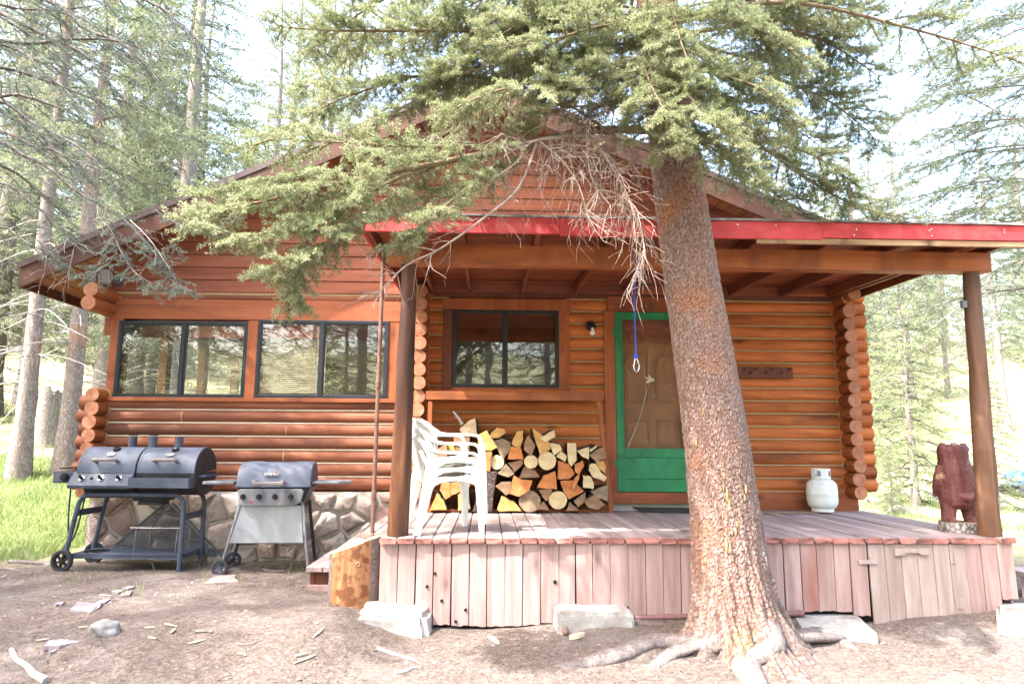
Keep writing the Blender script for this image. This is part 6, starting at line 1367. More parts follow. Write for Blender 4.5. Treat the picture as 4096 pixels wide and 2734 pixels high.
th = np.linspace(0, 2 * math.pi, nth, endpoint=False)
# plate pattern: jittered cells in (theta, z)
cw, chh = 2 * math.pi / 92, .032
jr = np.random.default_rng(5); NTc, NZc = 92, 340; J = jr.uniform(.08, .92, (NZc, NTc, 2)); Hh = jr.uniform(0, 1, (NZc, NTc))
TH, ZZ = np.meshgrid(th, zs); W1 = .5 * np.sin(5 * TH + 7 * ZZ) + .4 * np.sin(11 * TH - 13 * ZZ + 1) + .35 * np.sin(23 * TH + 31 * ZZ) + .3 * np.sin(41 * TH - 60 * ZZ + 2) + jr.normal(0, .10, TH.shape)
U = TH / cw + W1 * .55; Vv = (ZZ + .2) / chh + W1 * .6
iu, iv = np.floor(U).astype(int), np.floor(Vv).astype(int); F1 = np.full(TH.shape, 9.); F2 = F1.copy(); HV = np.zeros(TH.shape)
for dv in (-1, 0, 1):
    for du in (-1, 0, 1):
        cu, cv = iu + du, np.clip(iv + dv, 0, NZc - 1); j = J[cv, cu % NTc]; D = np.hypot(cu + j[..., 0] - U, cv + j[..., 1] - Vv); nw = D < F1
        F2 = np.where(nw, F1, np.minimum(F2, D)); HV = np.where(nw, Hh[cv, cu % NTc], HV); F1 = np.where(nw, D, F1)
edge = F2 - F1; plate = sstep(0.03, .30, edge)
cx = np.array([trunk_c(z).x for z in zs])[:, None]; cy = np.array([trunk_c(z).y for z in zs])[:, None]; rr = np.array([trunk_r(z) for z in zs])[:, None]
ROOTS = [(-.12, .55), (-.62, .5), (2.95, .55), (3.5, .35), (-1.25, .62), (1.6, .5), (.7, .4), (-2.1, .25)]
fl = np.zeros(TH.shape)
for a_, g_ in ROOTS:
    dd = np.angle(np.exp(1j * (TH - a_))); fl = np.maximum(fl, g_ * np.exp(-(dd / .38) ** 2))
smooth_low = sstep(.05, .7, ZZ)
NOI = .4 * np.sin(9 * TH + 12 * ZZ) + .35 * np.sin(17 * TH - 9 * ZZ + 2) + .3 * np.sin(29 * TH + 6 * ZZ) + .25 * np.sin(47 * TH + 25 * ZZ)
RR = rr * (1 + .025 * np.sin(3 * TH + 1.4 * ZZ)) + (.06 + .40 * fl) * np.exp(-np.maximum(ZZ, 0) / .20) + .05 * NOI * np.exp(-np.maximum(ZZ, 0) / .5) + (plate * (.0025 + .007 * HV ** 1.5)) * (.35 + .65 * smooth_low) + jr.normal(0, .0012, TH.shape)
V = np.stack([cx + RR * np.cos(TH), cy + RR * np.sin(TH), ZZ], -1).reshape(-1, 3)
nz = len(zs); I = np.arange(nz - 1)[:, None] * nth + np.arange(nth)[None, :]; I2 = np.arange(nz - 1)[:, None] * nth + (np.arange(nth)[None, :] + 1) % nth
F = np.stack([I, I2, I2 + nth, I + nth], -1).reshape(-1, 4)
np_mesh('trunk', V, F, M['barkhero'], hero, 180, {'crack': edge.ravel(), 'tone': (HV * .9 + .08).ravel(), 'foot': np.clip(1.1 * np.exp(-np.maximum(ZZ - .06, 0) / .13) + .72 * np.exp(-(np.angle(np.exp(1j * (TH + .25))) / .8) ** 2) * sstep(3.6, 1.2, ZZ), 0, .95).ravel(), 'scar': (np.exp(-((np.angle(np.exp(1j * (TH - R(-104)))) + .06 * NOI) / .30) ** 4 - ((ZZ - .15 + .05 * NOI) / .09) ** 4) * .9).ravel()})  # foot: grey tint at the base and down the right side
def root(pts, r0, r1, seed, sq=.62):
    r0 *= .8; r1 *= .8; pts = [(p[0], p[1], p[2] - (.025 if i > 1 else 0)) for i, p in enumerate(pts)]
    P = smooth_path(pts, 10); n = len(P); k = MB(); k.tube(P, [(r0 + (r1 - r0) * (i / (n - 1)) ** .75) for i in range(n)], 30)
    out = []
    for i, v in enumerate(k.v):
        p = Vector(v); c = P[min(n - 1, i // 30)]; o = p - c; s_ = Vector((seed * 3.1, 0, 0))
        f = 1 + .22 * NZ.noise(p * 5 + s_) + .14 * NZ.noise(p * 14 + s_) + .07 * NZ.noise(p * 40)
        out.append((c.x + o.x * f, c.y + o.y * f, c.z + o.z * f * sq))
    k.v = out; k.build('root', M['barkroot'], hero, 180)
bx0, by0 = AX[0].x, 4.9
def rt(px, py, up=0): g = ong(px, py); return (g.x, g.y, g.z + up)
root([(bx0 + .10, 4.88, .30), (bx0 + .26, 4.86, .13), rt(3290, 2530, .03), rt(3400, 2580, .01), rt(3500, 2625, -.02), rt(3600, 2660, -.06)], .12, .02, 1)
root([(bx0 + .12, 4.80, .27), (bx0 + .27, 4.72, .10), rt(3230, 2620, .02), rt(3300, 2690, -.01), rt(3330, 2740, -.05)], .12, .03, 2)
root([(bx0 + .2, 4.86, .14), rt(3330, 2560, .02), rt(3450, 2540, .0), rt(3560, 2570, -.05)], .09, .02, 7)
root([(bx0 - .12, 4.86, .26), (bx0 - .28, 4.78, .10), rt(2640, 2570, .04), rt(2470, 2625, .035), rt(2300, 2655, .01), rt(2140, 2665, -.03), rt(2000, 2660, -.09)], .13, .06, 3)
root([(bx0 - .16, 4.8, .14), rt(2700, 2620, .02), rt(2600, 2670, .0), rt(2480, 2700, -.06)], .09, .04, 8)
root([(bx0 + .04, 4.76, .30), (bx0 + .07, 4.60, .14), rt(2985, 2660, .05), rt(3020, 2740, .03), rt(3050, 2830, -.02), rt(3060, 2900, -.08)], .15, .08, 4)
root([(bx0 - .2, 4.9, .12), (bx0 - .5, 5.0, .03), (bx0 - .9, 5.05, -.06)], .10, .03, 6)
rs = np.random.default_rng(21)
for (px, py, s_) in ((2910, 1980, .030), (2920, 2010, .022), (2895, 1945, .02), (3000, 1955, .022), (2945, 2125, .02), (2950, 2095, .016), (2905, 2180, .035), (2890, 2060, .014), (2920, 2195, .022), (2800, 1640, .02), (2720, 1770, .018), (2895, 1905, .016), (2990, 1990, .016)):
    p = at(px, py, 4.64); c = trunk_c(p.z); d_ = Vector((p.x - c.x, p.y - c.y, 0)).normalized(); q = Vector((c.x, c.y, p.z)) + d_ * (trunk_r(p.z) + .016)
    k = MB(); k.lathe([(.001, -s_ * 1.5), (s_ * .25, -s_), (s_ * .3, 0), (s_ * .2, s_ * .9), (.001, s_ * 1.3)], q, 8); k.build('resin_drip', M['resin'], hero, 60)
T = Wood()
B = lambda pts, r0=.02, sec=.42, **kw: bough(T, pv(*pts), r0, sec, rs, **kw)
# left sunlit bough system
B([(1515, 300, 4.85), (1350, 300, 4.5), (1150, 345, 4.2), (900, 395, 4.0), (650, 450, 3.9), (425, 508, 3.85)], .035, .50, start=.35)
B([(1000, 375, 4.1), (870, 470, 4.0), (740, 570, 3.95), (660, 675, 3.95)], .014, .30, droop=.7)
B([(1100, 335, 4.15), (930, 335, 4.1), (760, 325, 4.05), (620, 320, 4.0), (565, 350, 4.0)], .014, .36)
B([(930, 400, 4.0), (760, 480, 3.9), (580, 540, 3.8), (470, 515, 3.8)], .012, .34)
B([(1180, 340, 4.2), (1060, 440, 4.05), (960, 520, 4.0), (900, 560, 4.0)], .012, .30, droop=.6)
B([(820, 400, 4.0), (700, 400, 4.0), (560, 430, 4.05), (470, 440, 4.1)], .010, .30)
B([(900, 480, 3.95), (800, 530, 3.9), (690, 600, 3.85), (600, 620, 3.85)], .010, .26, droop=.5)
B([(760, 470, 3.9), (700, 560, 3.9), (680, 640, 3.9), (690, 690, 3.9)], .008, .18, droop=.8)
B([(1250, 320, 4.3), (1120, 400, 4.3), (1000, 450, 4.35), (880, 470, 4.4)], .010, .30, droop=.5)
# upper left
B([(1485, 60, 4.8), (1250, 70, 4.5), (1000, 70, 4.4), (760, 70, 4.3), (640, 60, 4.3)], .03, .45, start=.25)
B([(1490, 150, 4.8), (1250, 190, 4.5), (1000, 170, 4.4), (800, 220, 4.3), (660, 290, 4.3)], .024, .42, start=.25)
B([(1460, -60, 4.8), (1150, -60, 4.6), (900, -10, 4.5), (720, 110, 4.4)], .026, .46, start=.2)
B([(1250, 60, 4.5), (1100, 130, 4.4), (950, 230, 4.3), (850, 290, 4.25)], .012, .32)
B([(1100, 20, 4.9), (900, 60, 5.0), (780, 150, 5.0), (700, 200, 5.0)], .012, .36)
# centre clumps
B([(1515, 190, 4.75), (1400, 180, 4.3), (1250, 185, 4.1), (1120, 215, 4.0), (1020, 260, 3.95)], .02, .36, start=.2, droop=.6)
B([(1530, 250, 4.7), (1540, 190, 4.2), (1600, 240, 3.95), (1680, 310, 3.85), (1740, 390, 3.8)], .014, .34)
B([(1540, 110, 4.7), (1470, 60, 4.3), (1380, 60, 4.1), (1270, 90, 4.0), (1150, 110, 4.0)], .016, .40)
B([(1545, 50, 4.7), (1650, 40, 4.3), (1760, 80, 4.1), (1840, 140, 4.1)], .016, .40)
B([(1550, 150, 4.7), (1640, 170, 4.2), (1760, 210, 4.0), (1830, 290, 4.0)], .014, .36)
B([(1530, 210, 4.7), (1480, 150, 4.2), (1500, 210, 3.95), (1540, 280, 3.85), (1560, 330, 3.85)], .012, .30)
B([(1520, 130, 4.75), (1430, 100, 4.35), (1350, 140, 4.15), (1300, 210, 4.05)], .012, .34)
B([(1520, 0, 4.8), (1400, -20, 4.4), (1250, 10, 4.2), (1120, 50, 4.1)], .018, .42)
B([(1540, 270, 4.75), (1600, 300, 4.4), (1660, 340, 4.2), (1700, 395, 4.15)], .010, .26, droop=.6)
# hanging sprays that hide the trunk top and the gable peak
for pts_, s_ in (([(1530, 60, 4.75), (1540, 30, 4.3), (1560, 90, 4.0), (1590, 170, 3.9)], .34), ([(1540, 140, 4.75), (1580, 110, 4.3), (1620, 150, 4.1), (1650, 230, 4.05)], .32), ([(1535, 180, 4.75), (1510, 130, 4.35), (1480, 180, 4.15), (1450, 260, 4.1)], .32),
    ([(1500, 30, 4.75), (1380, 10, 4.35), (1230, 40, 4.2), (1100, 110, 4.15), (1010, 170, 4.15)], .40), ([(1500, 110, 4.75), (1350, 120, 4.4), (1180, 140, 4.25), (1060, 170, 4.2), (960, 200, 4.2)], .38), ([(1500, 230, 4.8), (1400, 240, 4.45), (1280, 250, 4.3), (1180, 290, 4.25)], .30),
    ([(1500, -30, 4.75), (1350, -60, 4.4), (1150, -20, 4.3), (1000, 60, 4.25), (900, 130, 4.25)], .42), ([(1540, -20, 4.75), (1620, -40, 4.4), (1700, 20, 4.2), (1760, 110, 4.2)], .40), ([(1545, 220, 4.75), (1600, 200, 4.35), (1690, 250, 4.2), (1770, 330, 4.15)], .32), ([(1550, 20, 4.9), (1700, 0, 5.0), (1850, 40, 5.0), (1960, 120, 5.0)], .42),
    ([(1545, 280, 4.75), (1560, 260, 4.45), (1590, 310, 4.3), (1610, 380, 4.28)], .22), ([(1520, 270, 4.75), (1500, 240, 4.45), (1490, 290, 4.3), (1500, 350, 4.28)], .2)):
    B(pts_, .012, s_, start=.18)
# right side
B([(1560, 80, 4.95), (1720, 60, 5.0), (1880, 90, 5.05), (2015, 175, 5.1)], .024, .46, start=.15)
B([(1565, 160, 4.95), (1730, 170, 5.2), (1880, 220, 5.3), (1990, 300, 5.35), (2010, 340, 5.4)], .02, .44, start=.15)
B([(1570, 260, 4.95), (1720, 320, 5.0), (1850, 410, 5.05), (1960, 470, 5.1), (2080, 500, 5.1)], .022, .36, start=.15, droop=.45)
B([(1555, -10, 4.9), (1760, -40, 5.0), (1930, 20, 5.1), (2030, 60, 5.1)], .022, .46, start=.15)
B([(1570, 210, 5.05), (1700, 250, 5.5), (1830, 300, 5.8), (1910, 360, 5.9)], .018, .46, start=.15)
B([(1575, 290, 5.0), (1660, 360, 5.1), (1760, 430, 5.15), (1860, 500, 5.2)], .014, .30, droop=.6)
B([(1720, 320, 5.0), (1850, 350, 4.9), (1930, 400, 4.85), (1960, 450, 4.85)], .01, .30)
B([(1600, 100, 5.1), (1700, 130, 5.6), (1850, 160, 6.0), (1960, 240, 6.1)], .018, .5)
B([(1500, 120, 5.1), (1400, 150, 5.6), (1250, 170, 6.0), (1120, 200, 6.1)], .018, .5)
B([(1500, 40, 5.1), (1350, 40, 5.7), (1150, 60, 6.1), (980, 60, 6.2)], .018, .5)
# crown above the picture
for i in range(38):
    z = 4.7 + 5.2 * (i / 37) ** 1.1; c = trunk_c(z); a_ = i * 2.4 + rs.uniform(-.3, .3); L = (2.5 - .36 * (z - 4.7)) * rs.uniform(.75, 1.1)
    if math.sin(a_) < -.55: L *= .55
    d_ = np.array((math.cos(a_), math.sin(a_), 0)); p0 = NP(c); p = [p0, p0 + d_ * L * .35 + (0, 0, .05), p0 + d_ * L * .7 + (0, 0, -.12 * L), p0 + d_ * L + (0, 0, -.28 * L)]
    bough(T, p, .026, .46, rs, step=.10, tstep=.075, start=.12, tert=.2)
needle_mesh('crown', T.n, M['leafhero'], hero, 640, .024, .0046, rs, .85, .4)
wood_mesh('limbs', T.w, M['twig'], hero, 4)
D = Wood()
def dd(pts, *a, **k): deadtwigs(D, pv(*pts), *a, **k)
dd([(1500, 335, 4.75), (1420, 325, 4.5), (1340, 312, 4.35), (1240, 320, 4.25), (1120, 350, 4.2)], .022, rs, 120, .42, depth=2)
dd([(1235, 322, 4.25), (1290, 370, 4.2), (1330, 430, 4.15), (1345, 490, 4.15)], .009, rs, 34, .30)
dd([(1345, 290, 4.3), (1352, 390, 4.2), (1375, 440, 4.18), (1400, 470, 4.15)], .008, rs, 28, .28)
dd([(1370, 330, 4.3), (1425, 420, 4.2), (1450, 480, 4.15), (1470, 530, 4.15), (1480, 590, 4.15)], .009, rs, 50, .33, bend=-.9, spread=.6)
dd([(1140, 340, 4.2), (1135, 420, 4.2), (1140, 490, 4.2)], .005, rs, 8, .2)
dd([(1180, 500, 4.1), (1100, 560, 4.0), (1010, 530, 3.95), (930, 590, 3.9), (880, 620, 3.9)], .010, rs, 14, .24) if False else None
dd([(1230, 330, 4.25), (1190, 430, 4.15), (1110, 500, 4.05), (1010, 570, 4.0), (930, 610, 3.95), (860, 680, 3.95)], .010, rs, 26, .24, bend=-.7)
dd([(1000, 575, 4.0), (900, 560, 3.95), (830, 600, 3.95)], .005, rs, 6, .16)
dd([(1420, 320, 4.5), (1300, 240, 4.5), (1180, 220, 4.5), (1080, 250, 4.5)], .012, rs, 80, .38)
dd([(1100, 330, 4.3), (1000, 320, 4.4), (920, 300, 4.5)], .008, rs, 30, .3)
dd([(1480, 330, 4.8), (1440, 380, 4.9), (1410, 420, 5.0)], .007, rs, 12, .26)
wood_mesh('dead_branches', D.w, M['dead'], hero, 4)

# ---------------- tree maker for the others
def make_tree(name, H, rad, bark, leaf, seed, clear=.1, nb=90, per_m=60, nl=.085, nw=.016, step=.22, tst=.2, droop=.4, dead=10, spread=1.0, lean=0):
    r_ = np.random.default_rng(seed); root_ = bpy.data.objects.new(name, None); COL.objects.link(root_); ORG[root_.name] = Vector((0, 0, 0))
    k = MB(); n = 14; pts = [(.06 * math.sin(i * .8 + seed) * (i / n) + lean * H * (i / n) ** 1.3, .05 * math.cos(i * 1.1 + seed) * (i / n), H * i / n - (.25 if i == 0 else 0)) for i in range(n + 1)]
    rr_ = [rad * (1.55 if i == 0 else 1) * (1 - .93 * i / n) + .006 for i in range(n + 1)]; k.tube(pts, rr_, 16, True, 0, .05); k.build('trunk', M[bark], root_, 70)
    def ax(z): t = z / H * n; i = min(n - 1, int(t)); return NP(pts[i]) * (1 - (t - i)) + NP(pts[i + 1]) * (t - i)
    T = Wood(); D = Wood()
    for i in range(nb):
        f = (i + r_.uniform(0, .8)) / nb; z = H * (clear + (1 - clear) * f ** .93); c = ax(min(z, H * .985)); a_ = i * 2.399 + r_.uniform(-.4, .4)
        L = spread * (.16 * H * (1 - f) ** .8 + .12) * r_.uniform(.7, 1.12); d_ = np.array((math.cos(a_), math.sin(a_), 0)); lift = .35 * f ** 2 - .05
        p = [c, c + d_ * L * .35 + (0, 0, L * lift * .5), c + d_ * L * .7 + (0, 0, L * (lift - .16)), c + d_ * L + (0, 0, L * (lift - .24))]
        bough(T, p, .012 + .012 * (1 - f), L * .40, r_, step=step, tstep=tst, droop=droop, tert=max(.14, L * .16), start=.16)
    needle_mesh('crown', T.n, M[leaf], root_, per_m, nl, nw, r_)
    for i in range(dead):
        z = H * clear * r_.uniform(.25, 1.1); c = ax(z); a_ = r_.uniform(0, 6.28); L = spread * .13 * H * r_.uniform(.5, 1); d_ = np.array((math.cos(a_), math.sin(a_), 0))
        deadtwigs(D, [c, c + d_ * L * .4 + (0, 0, -.05 * L), c + d_ * L + (0, 0, -.3 * L)], .016, r_, 9, .5, depth=1)
    W_ = [w_ for j, w_ in enumerate(T.w) if w_[6] > .0035]
    wood_mesh('limbs', W_, M['limb'], root_, 3)
    if dead: wood_mesh('dead_branches', D.w, M['deadpale'], root_, 3)
    return root_
used = {}
def plant(proto, x, y, s, rz, label, group=None, cat='tree', sz=1):
    o = proto if proto.name not in used else copy_tree(proto)
    used[proto.name] = 1
    o.location = (x, y, gzf(x, y) - .05); o.rotation_euler = (0, 0, rz); o.scale = (s, s, s * sz)
    for kk in ('label', 'category', 'group'):
        if kk in o: del o[kk]
    tag(o, label, cat, group); return o
PA = make_tree('spruce_tree', 15, .24, 'barkgrey', 'leafmid', 3, clear=.16, nb=100, per_m=46, nl=.10, nw=.022, step=.24, tst=.22, dead=16)
PB = make_tree('spruce_tree', 13, .19, 'barkgrey', 'leafpale', 4, clear=.06, nb=95, per_m=46, nl=.10, nw=.022, step=.24, tst=.22, dead=6)
PC = make_tree('spruce_tree', 16, .23, 'barkgrey', 'leafdark', 5, clear=.22, nb=100, per_m=46, nl=.10, nw=.022, step=.24, tst=.22, dead=20, spread=.85)
PD = make_tree('young_spruce', 4.6, .075, 'barkgrey', 'leafpale', 6, clear=.04, nb=85, per_m=95, nl=.055, nw=.011, step=.10, tst=.09, dead=3, spread=1.25)
PT = make_tree('tall_spruce', 17, .155, 'barkorange', 'leafmid', 8, clear=.34, nb=80, per_m=46, nl=.10, nw=.02, step=.22, tst=.2, dead=34, spread=.8)
def xg(px, Y): return at(px, 1700, Y).x
# left, tall trunks one can tell apart
plant(PT, xg(275, 12.6), 12.6, 1.0, .4, 'tall grey spruce trunk with an orange streak, just left of the cabin corner')
plant(PT, xg(95, 12.2), 12.2, .92, 2.4, 'tall grey spruce trunk left of the orange streaked one, bulging at its foot')
plant(PC, xg(395, 16.5), 16.5, .95, 1.0, 'slim spruce trunk in shade directly behind the log ends of the left corner')
plant(PC, xg(655, 17), 17, 1.0, 4.0, 'tall spruce rising behind the left roof slope, grey trunk showing above the rake')
plant(PB, xg(1110, 24), 24, 1.35, 1.2, 'dark narrow spruce against the white sky left of the gable peak')
plant(PA, xg(520, 20), 20, .95, .2, 'broad spruce behind the middle of the left roof slope')
plant(PB, xg(830, 27), 27, .75, 2.2, 'lower pale spruce with its tip in the sky gap above the roof')
plant(PA, xg(-60, 17), 17, 1.05, 3.3, 'spruce at the left picture edge behind the two big trunks')
# right
plant(PD, xg(3640, 14.5), 14.5, 1.12, .5, 'young sunlit spruce between the log corner and the right porch post')
plant(PD, xg(3470, 19), 19, 1.25, 2.0, 'young spruce half hidden by the right log corner')
plant(PD, xg(3960, 13.5), 13.5, .62, 1.1, 'small yellow green spruce beyond the right porch post')
plant(PD, xg(3545, 12.5), 12.5, .30, 4.1, 'tiny spruce seedling on the bank behind the right end of the porch')
# forest that reads alike
def forest(n, x0, x1, y0, y1, protos, label, group, smin, smax, seed, gap=1.6):
    r_ = random.Random(seed); done = []; tries = 0
    while len(done) < n and tries < 4000:
        tries += 1; y = r_.uniform(y0, y1); x = r_.uniform(x0, x1) * (y / y1)
        if -7.2 < x < 6.5 and y < 14.5: continue
        if any((x - a) ** 2 + (y - b) ** 2 < gap ** 2 for a, b in done): continue
        done.append((x, y)); plant(r_.choice(protos), x, y, r_.uniform(smin, smax), r_.uniform(0, 6.28), label, group, sz=r_.uniform(.9, 1.15))
forest(38, -42, -11, 15, 48, [PA, PC, PB, PA], 'one of the tall spruces crowding the slope left of the cabin', 'forest on the left slope', .75, 1.1, 1)
forest(7, -14, -5, 26, 46, [PA, PB, PC], 'one of the spruces on the hill behind the cabin roof', 'forest behind the roof', .45, .62, 2)
forest(58, 10, 52, 20, 52, [PB, PA, PC, PB], 'one of the spruces on the sunny hillside right of the porch', 'forest on the right hillside', .5, .85, 3)
forest(34, -45, 60, 62, 95, [PB, PA, PC], 'one of the far spruces along the hill skyline', 'far trees on the skyline', .55, .85, 4, 2.5)
# across the yard, seen reflected in the windows; they also shade the cabin
for i, (x, y, s, p) in enumerate(((-9.5, -7.5, 1.0, PA), (-4.8, -10.5, 1.05, PC), (2.5, -13, 1.0, PA), (7.5, -9, .95, PB), (-13.5, -2.5, 1.0, PC), (12, -4, 1.0, PA), (-6.5, -16, .9, PB), (4.5, -20, .9, PC), (-16, -12, 1, PA), (14, -16, 1, PC), (-1, -18, .9, PA), (-3, -26, 1, PB), (9, -25, 1, PA), (0, -32, 1.1, PC), (-10, -24, 1, PB), (6, -34, 1, PA), (-18, -22, 1, PC), (17, -27, 1, PB))):
    plant(p, x, y, s, i * 1.3, 'spruce across the yard, mirrored in the cabin windows', 'trees reflected in the windows')
for i, (x, y, s, p) in enumerate(((-8.6, 1.6, 1.0, PA), (-9.6, 4.2, .95, PC), (-8.2, -1.2, 1.0, PB), (-11.5, 2.0, 1.0, PA), (-6.9, -4.6, .95, PC))):  # out-of-view spruces added to keep sun off the yard ground
    plant(p, x, y, s, i * 1.7 + .5, 'spruce beside the yard, throwing its shade over the grills', 'shade trees left of the yard')
# ---------------- broken snag
k = MB(); sx = xg(185, 14.5); sg_ = gzf(sx, 14.5); k.tube([(sx + .05, 14.5, sg_ - .2), (sx, 14.5, sg_ + .5), (sx - .02, 14.5, sg_ + 1.05)], [.24, .2, .17], 14, True, 0, .1)
k.v = [(a, b, c + (rnd.uniform(-.1, .2) if c > sg_ + .9 else 0)) for a, b, c in k.v]; o = k.build('broken_stump', M['barkgrey'], None, 60); tag(o, 'short broken grey stump between the two big left trunks', 'stump')
# ---------------- left edge spruce: boughs reach into the picture, trunk just outside it
LT = thing('drooping_spruce', 'grey green spruce whose long drooping half bare limbs fill the upper left corner', 'tree', (-5.9, 6.0, gzf(-5.9, 6.0)))
k = MB(); tz = gzf(-5.9, 6.0); k.tube([(-5.9, 6.0, tz - .2), (-5.9, 6.0, 1.0), (-5.95, 6.0, 5), (-5.9, 6.0, 9.5)], [.40, .3, .2, .03], 18, True, 0, .04); k.build('trunk', M['barkgrey'], LT, 70)
T = Wood(); D = Wood()
def pp(*pts): return [NP(at(x, y, Y)) for x, y, Y in pts]
def LB(pts, r0=.022, sec=.5, green=.45, **kw): bough(T, pp(*pts), r0, sec, rs, step=kw.pop('step', .12), tstep=.08, green=green, start=kw.pop('start', .2), tert=.14, **kw)
L_ = -330
for pts, r0, sc_ in (
    ([(L_, 120, 6), (51, 166, 5.6), (153, 172, 5.5), (298, 157, 5.4), (480, 165, 5.3), (640, 230, 5.2)], .035, .5),
    ([(L_, 60, 6), (72, 200, 5.6), (170, 298, 5.5), (255, 349, 5.4), (300, 420, 5.4)], .032, .4),
    ([(L_, -200, 6), (183, 0, 5.6), (264, 47, 5.5), (353, 123, 5.4), (481, 170, 5.3), (596, 277, 5.2), (690, 400, 5.2)], .03, .55),
    ([(-100, 0, 5.9), (200, 150, 5.6), (323, 208, 5.5), (404, 289, 5.4), (477, 379, 5.4)], .026, .45),
    ([(L_, 420, 6), (0, 387, 5.8), (77, 379, 5.7), (234, 430, 5.6), (330, 480, 5.5)], .028, .4),
    ([(L_, 350, 6), (0, 404, 5.7), (119, 485, 5.6), (255, 553, 5.5), (380, 640, 5.4), (470, 760, 5.4)], .028, .45),
    ([(L_, 480, 6), (0, 524, 5.7), (128, 583, 5.6), (238, 610, 5.5), (330, 700, 5.5)], .026, .4),
    ([(L_, 500, 6), (0, 570, 5.7), (85, 617, 5.6), (192, 667, 5.5), (300, 760, 5.4), (489, 873, 5.3), (611, 1004, 5.2)], .026, .32),
    ([(L_, 700, 6), (0, 730, 5.7), (110, 800, 5.6), (230, 900, 5.5), (330, 1010, 5.5)], .022, .4),
    ([(L_, 900, 6), (-20, 900, 5.8), (80, 950, 5.7), (180, 1030, 5.7)], .02, .4),
    ([(L_, -350, 6), (100, -150, 5.6), (400, -60, 5.4), (640, 30, 5.3), (760, 150, 5.2), (800, 260, 5.2)], .028, .6),
    ([(L_, -100, 6), (0, 20, 5.9), (200, 40, 5.7), (400, 20, 5.6)], .02, .55),
    ([(L_, 250, 6), (0, 270, 6.1), (200, 330, 6.2), (420, 420, 6.3), (560, 520, 6.3)], .024, .5),
    ([(L_, 600, 6), (0, 660, 6.2), (150, 760, 6.4), (260, 860, 6.5)], .022, .45)):
    bough(T, pp(*pts), r0, sc_, rs, step=.12, tstep=.08, green=.5, start=.22, tert=.13, dens=.85)
    deadtwigs(D, pp(*pts), r0 * .5, rs, 12, .45, depth=2)
# hanging green end in front of the left roof
for pts, sc_ in (([(489, 873, 5.3), (611, 1004, 5.2), (681, 1117, 5.15), (750, 1156, 5.1)], .22), ([(400, 850, 5.3), (470, 980, 5.2), (430, 1060, 5.2), (340, 1095, 5.2)], .22), ([(470, 980, 5.2), (530, 1080, 5.15), (600, 1130, 5.1), (700, 1165, 5.1)], .2), ([(620, 840, 5.3), (720, 900, 5.25), (820, 905, 5.2), (930, 870, 5.2)], .2), ([(560, 1000, 5.2), (640, 1060, 5.15), (700, 1000, 5.1)], .16), ([(150, 960, 5.6), (200, 1010, 5.6), (250, 1060, 5.6)], .16)):
    bough(T, pp(*pts), .007, sc_, rs, step=.07, tstep=.05, droop=.6, start=.1, tert=.10)
deadtwigs(D, pp((520, 880, 5.3), (600, 960, 5.2), (680, 1080, 5.15)), .006, rs, 12, .22, depth=2)
for i in range(34):
    z = 4.6 + 4.6 * i / 33; a_ = i * 2.4; L = 2.3 - .36 * (z - 4.6); d_ = np.array((math.cos(a_), math.sin(a_), 0)); p0 = np.array((-5.93, 6.0, z))
    bough(T, [p0, p0 + d_ * L * .4, p0 + d_ * L * .75 + (0, 0, -.15 * L), p0 + d_ * L + (0, 0, -.35 * L)], .022, .42, rs, step=.15, tstep=.1, tert=.18)
needle_mesh('crown', T.n, M['leafleft'], LT, 420, .020, .0040, rs)
wood_mesh('limbs', T.w, M['limb'], LT, 4); wood_mesh('dead_branches', D.w, M['deadpale'], LT, 3)
# ---------------- right edge spruce
RT = thing('dark_spruce', 'dark shaggy spruce at the upper right picture edge with level boughs', 'tree', (8.7, 9.0, gzf(8.7, 9)))
k = MB(); tz = gzf(8.7, 9); k.tube([(8.7, 9, tz - .2), (8.7, 9, 3), (8.65, 9, 8), (8.6, 9, 12)], [.34, .26, .16, .03], 18, True, 0, .04); k.build('trunk', M['barkgrey'], RT, 70)
T = Wood(); D = Wood()
for pts, sc_ in (([(4520, -150, 9), (3950, -60, 8.7), (3780, 0, 8.5), (3640, 80, 8.4)], .5), ([(4520, 30, 9), (4000, 80, 8.8), (3850, 170, 8.6), (3680, 250, 8.5)], .5), ([(4520, 170, 9), (4050, 210, 8.8), (3850, 270, 8.6), (3700, 270, 8.5), (3560, 250, 8.4)], .42), ([(4520, 330, 9), (3980, 350, 8.8), (3760, 400, 8.6), (3620, 450, 8.5), (3500, 520, 8.5)], .5),
    ([(4520, 450, 9), (4000, 480, 8.7), (3800, 510, 8.4), (3640, 580, 8.2)], .42), ([(4520, 560, 9), (3980, 590, 8.7), (3760, 640, 8.5), (3600, 690, 8.4)], .5), ([(4520, 700, 9), (4000, 720, 8.7), (3800, 760, 8.5), (3620, 800, 8.4), (3500, 880, 8.4)], .48), ([(4520, 820, 9), (4030, 830, 8.7), (3860, 860, 8.6), (3700, 930, 8.5)], .42), ([(4520, 260, 9.2), (4060, 300, 9.7), (3850, 330, 10.2), (3700, 370, 10.4)], .5), ([(4520, 620, 9.2), (4060, 650, 9.8), (3900, 690, 10.3), (3750, 770, 10.5)], .5), ([(4520, 100, 9.2), (4060, 60, 9.7), (3900, 90, 10.2), (3760, 180, 10.4)], .5),
    ([(4520, 900, 9.2), (4080, 930, 9.5), (3900, 980, 9.8), (3780, 1050, 10)], .42)):
    bough(T, pp(*pts), .024, sc_, rs, step=.10, tstep=.085, start=.08, tert=.2, droop=.5)
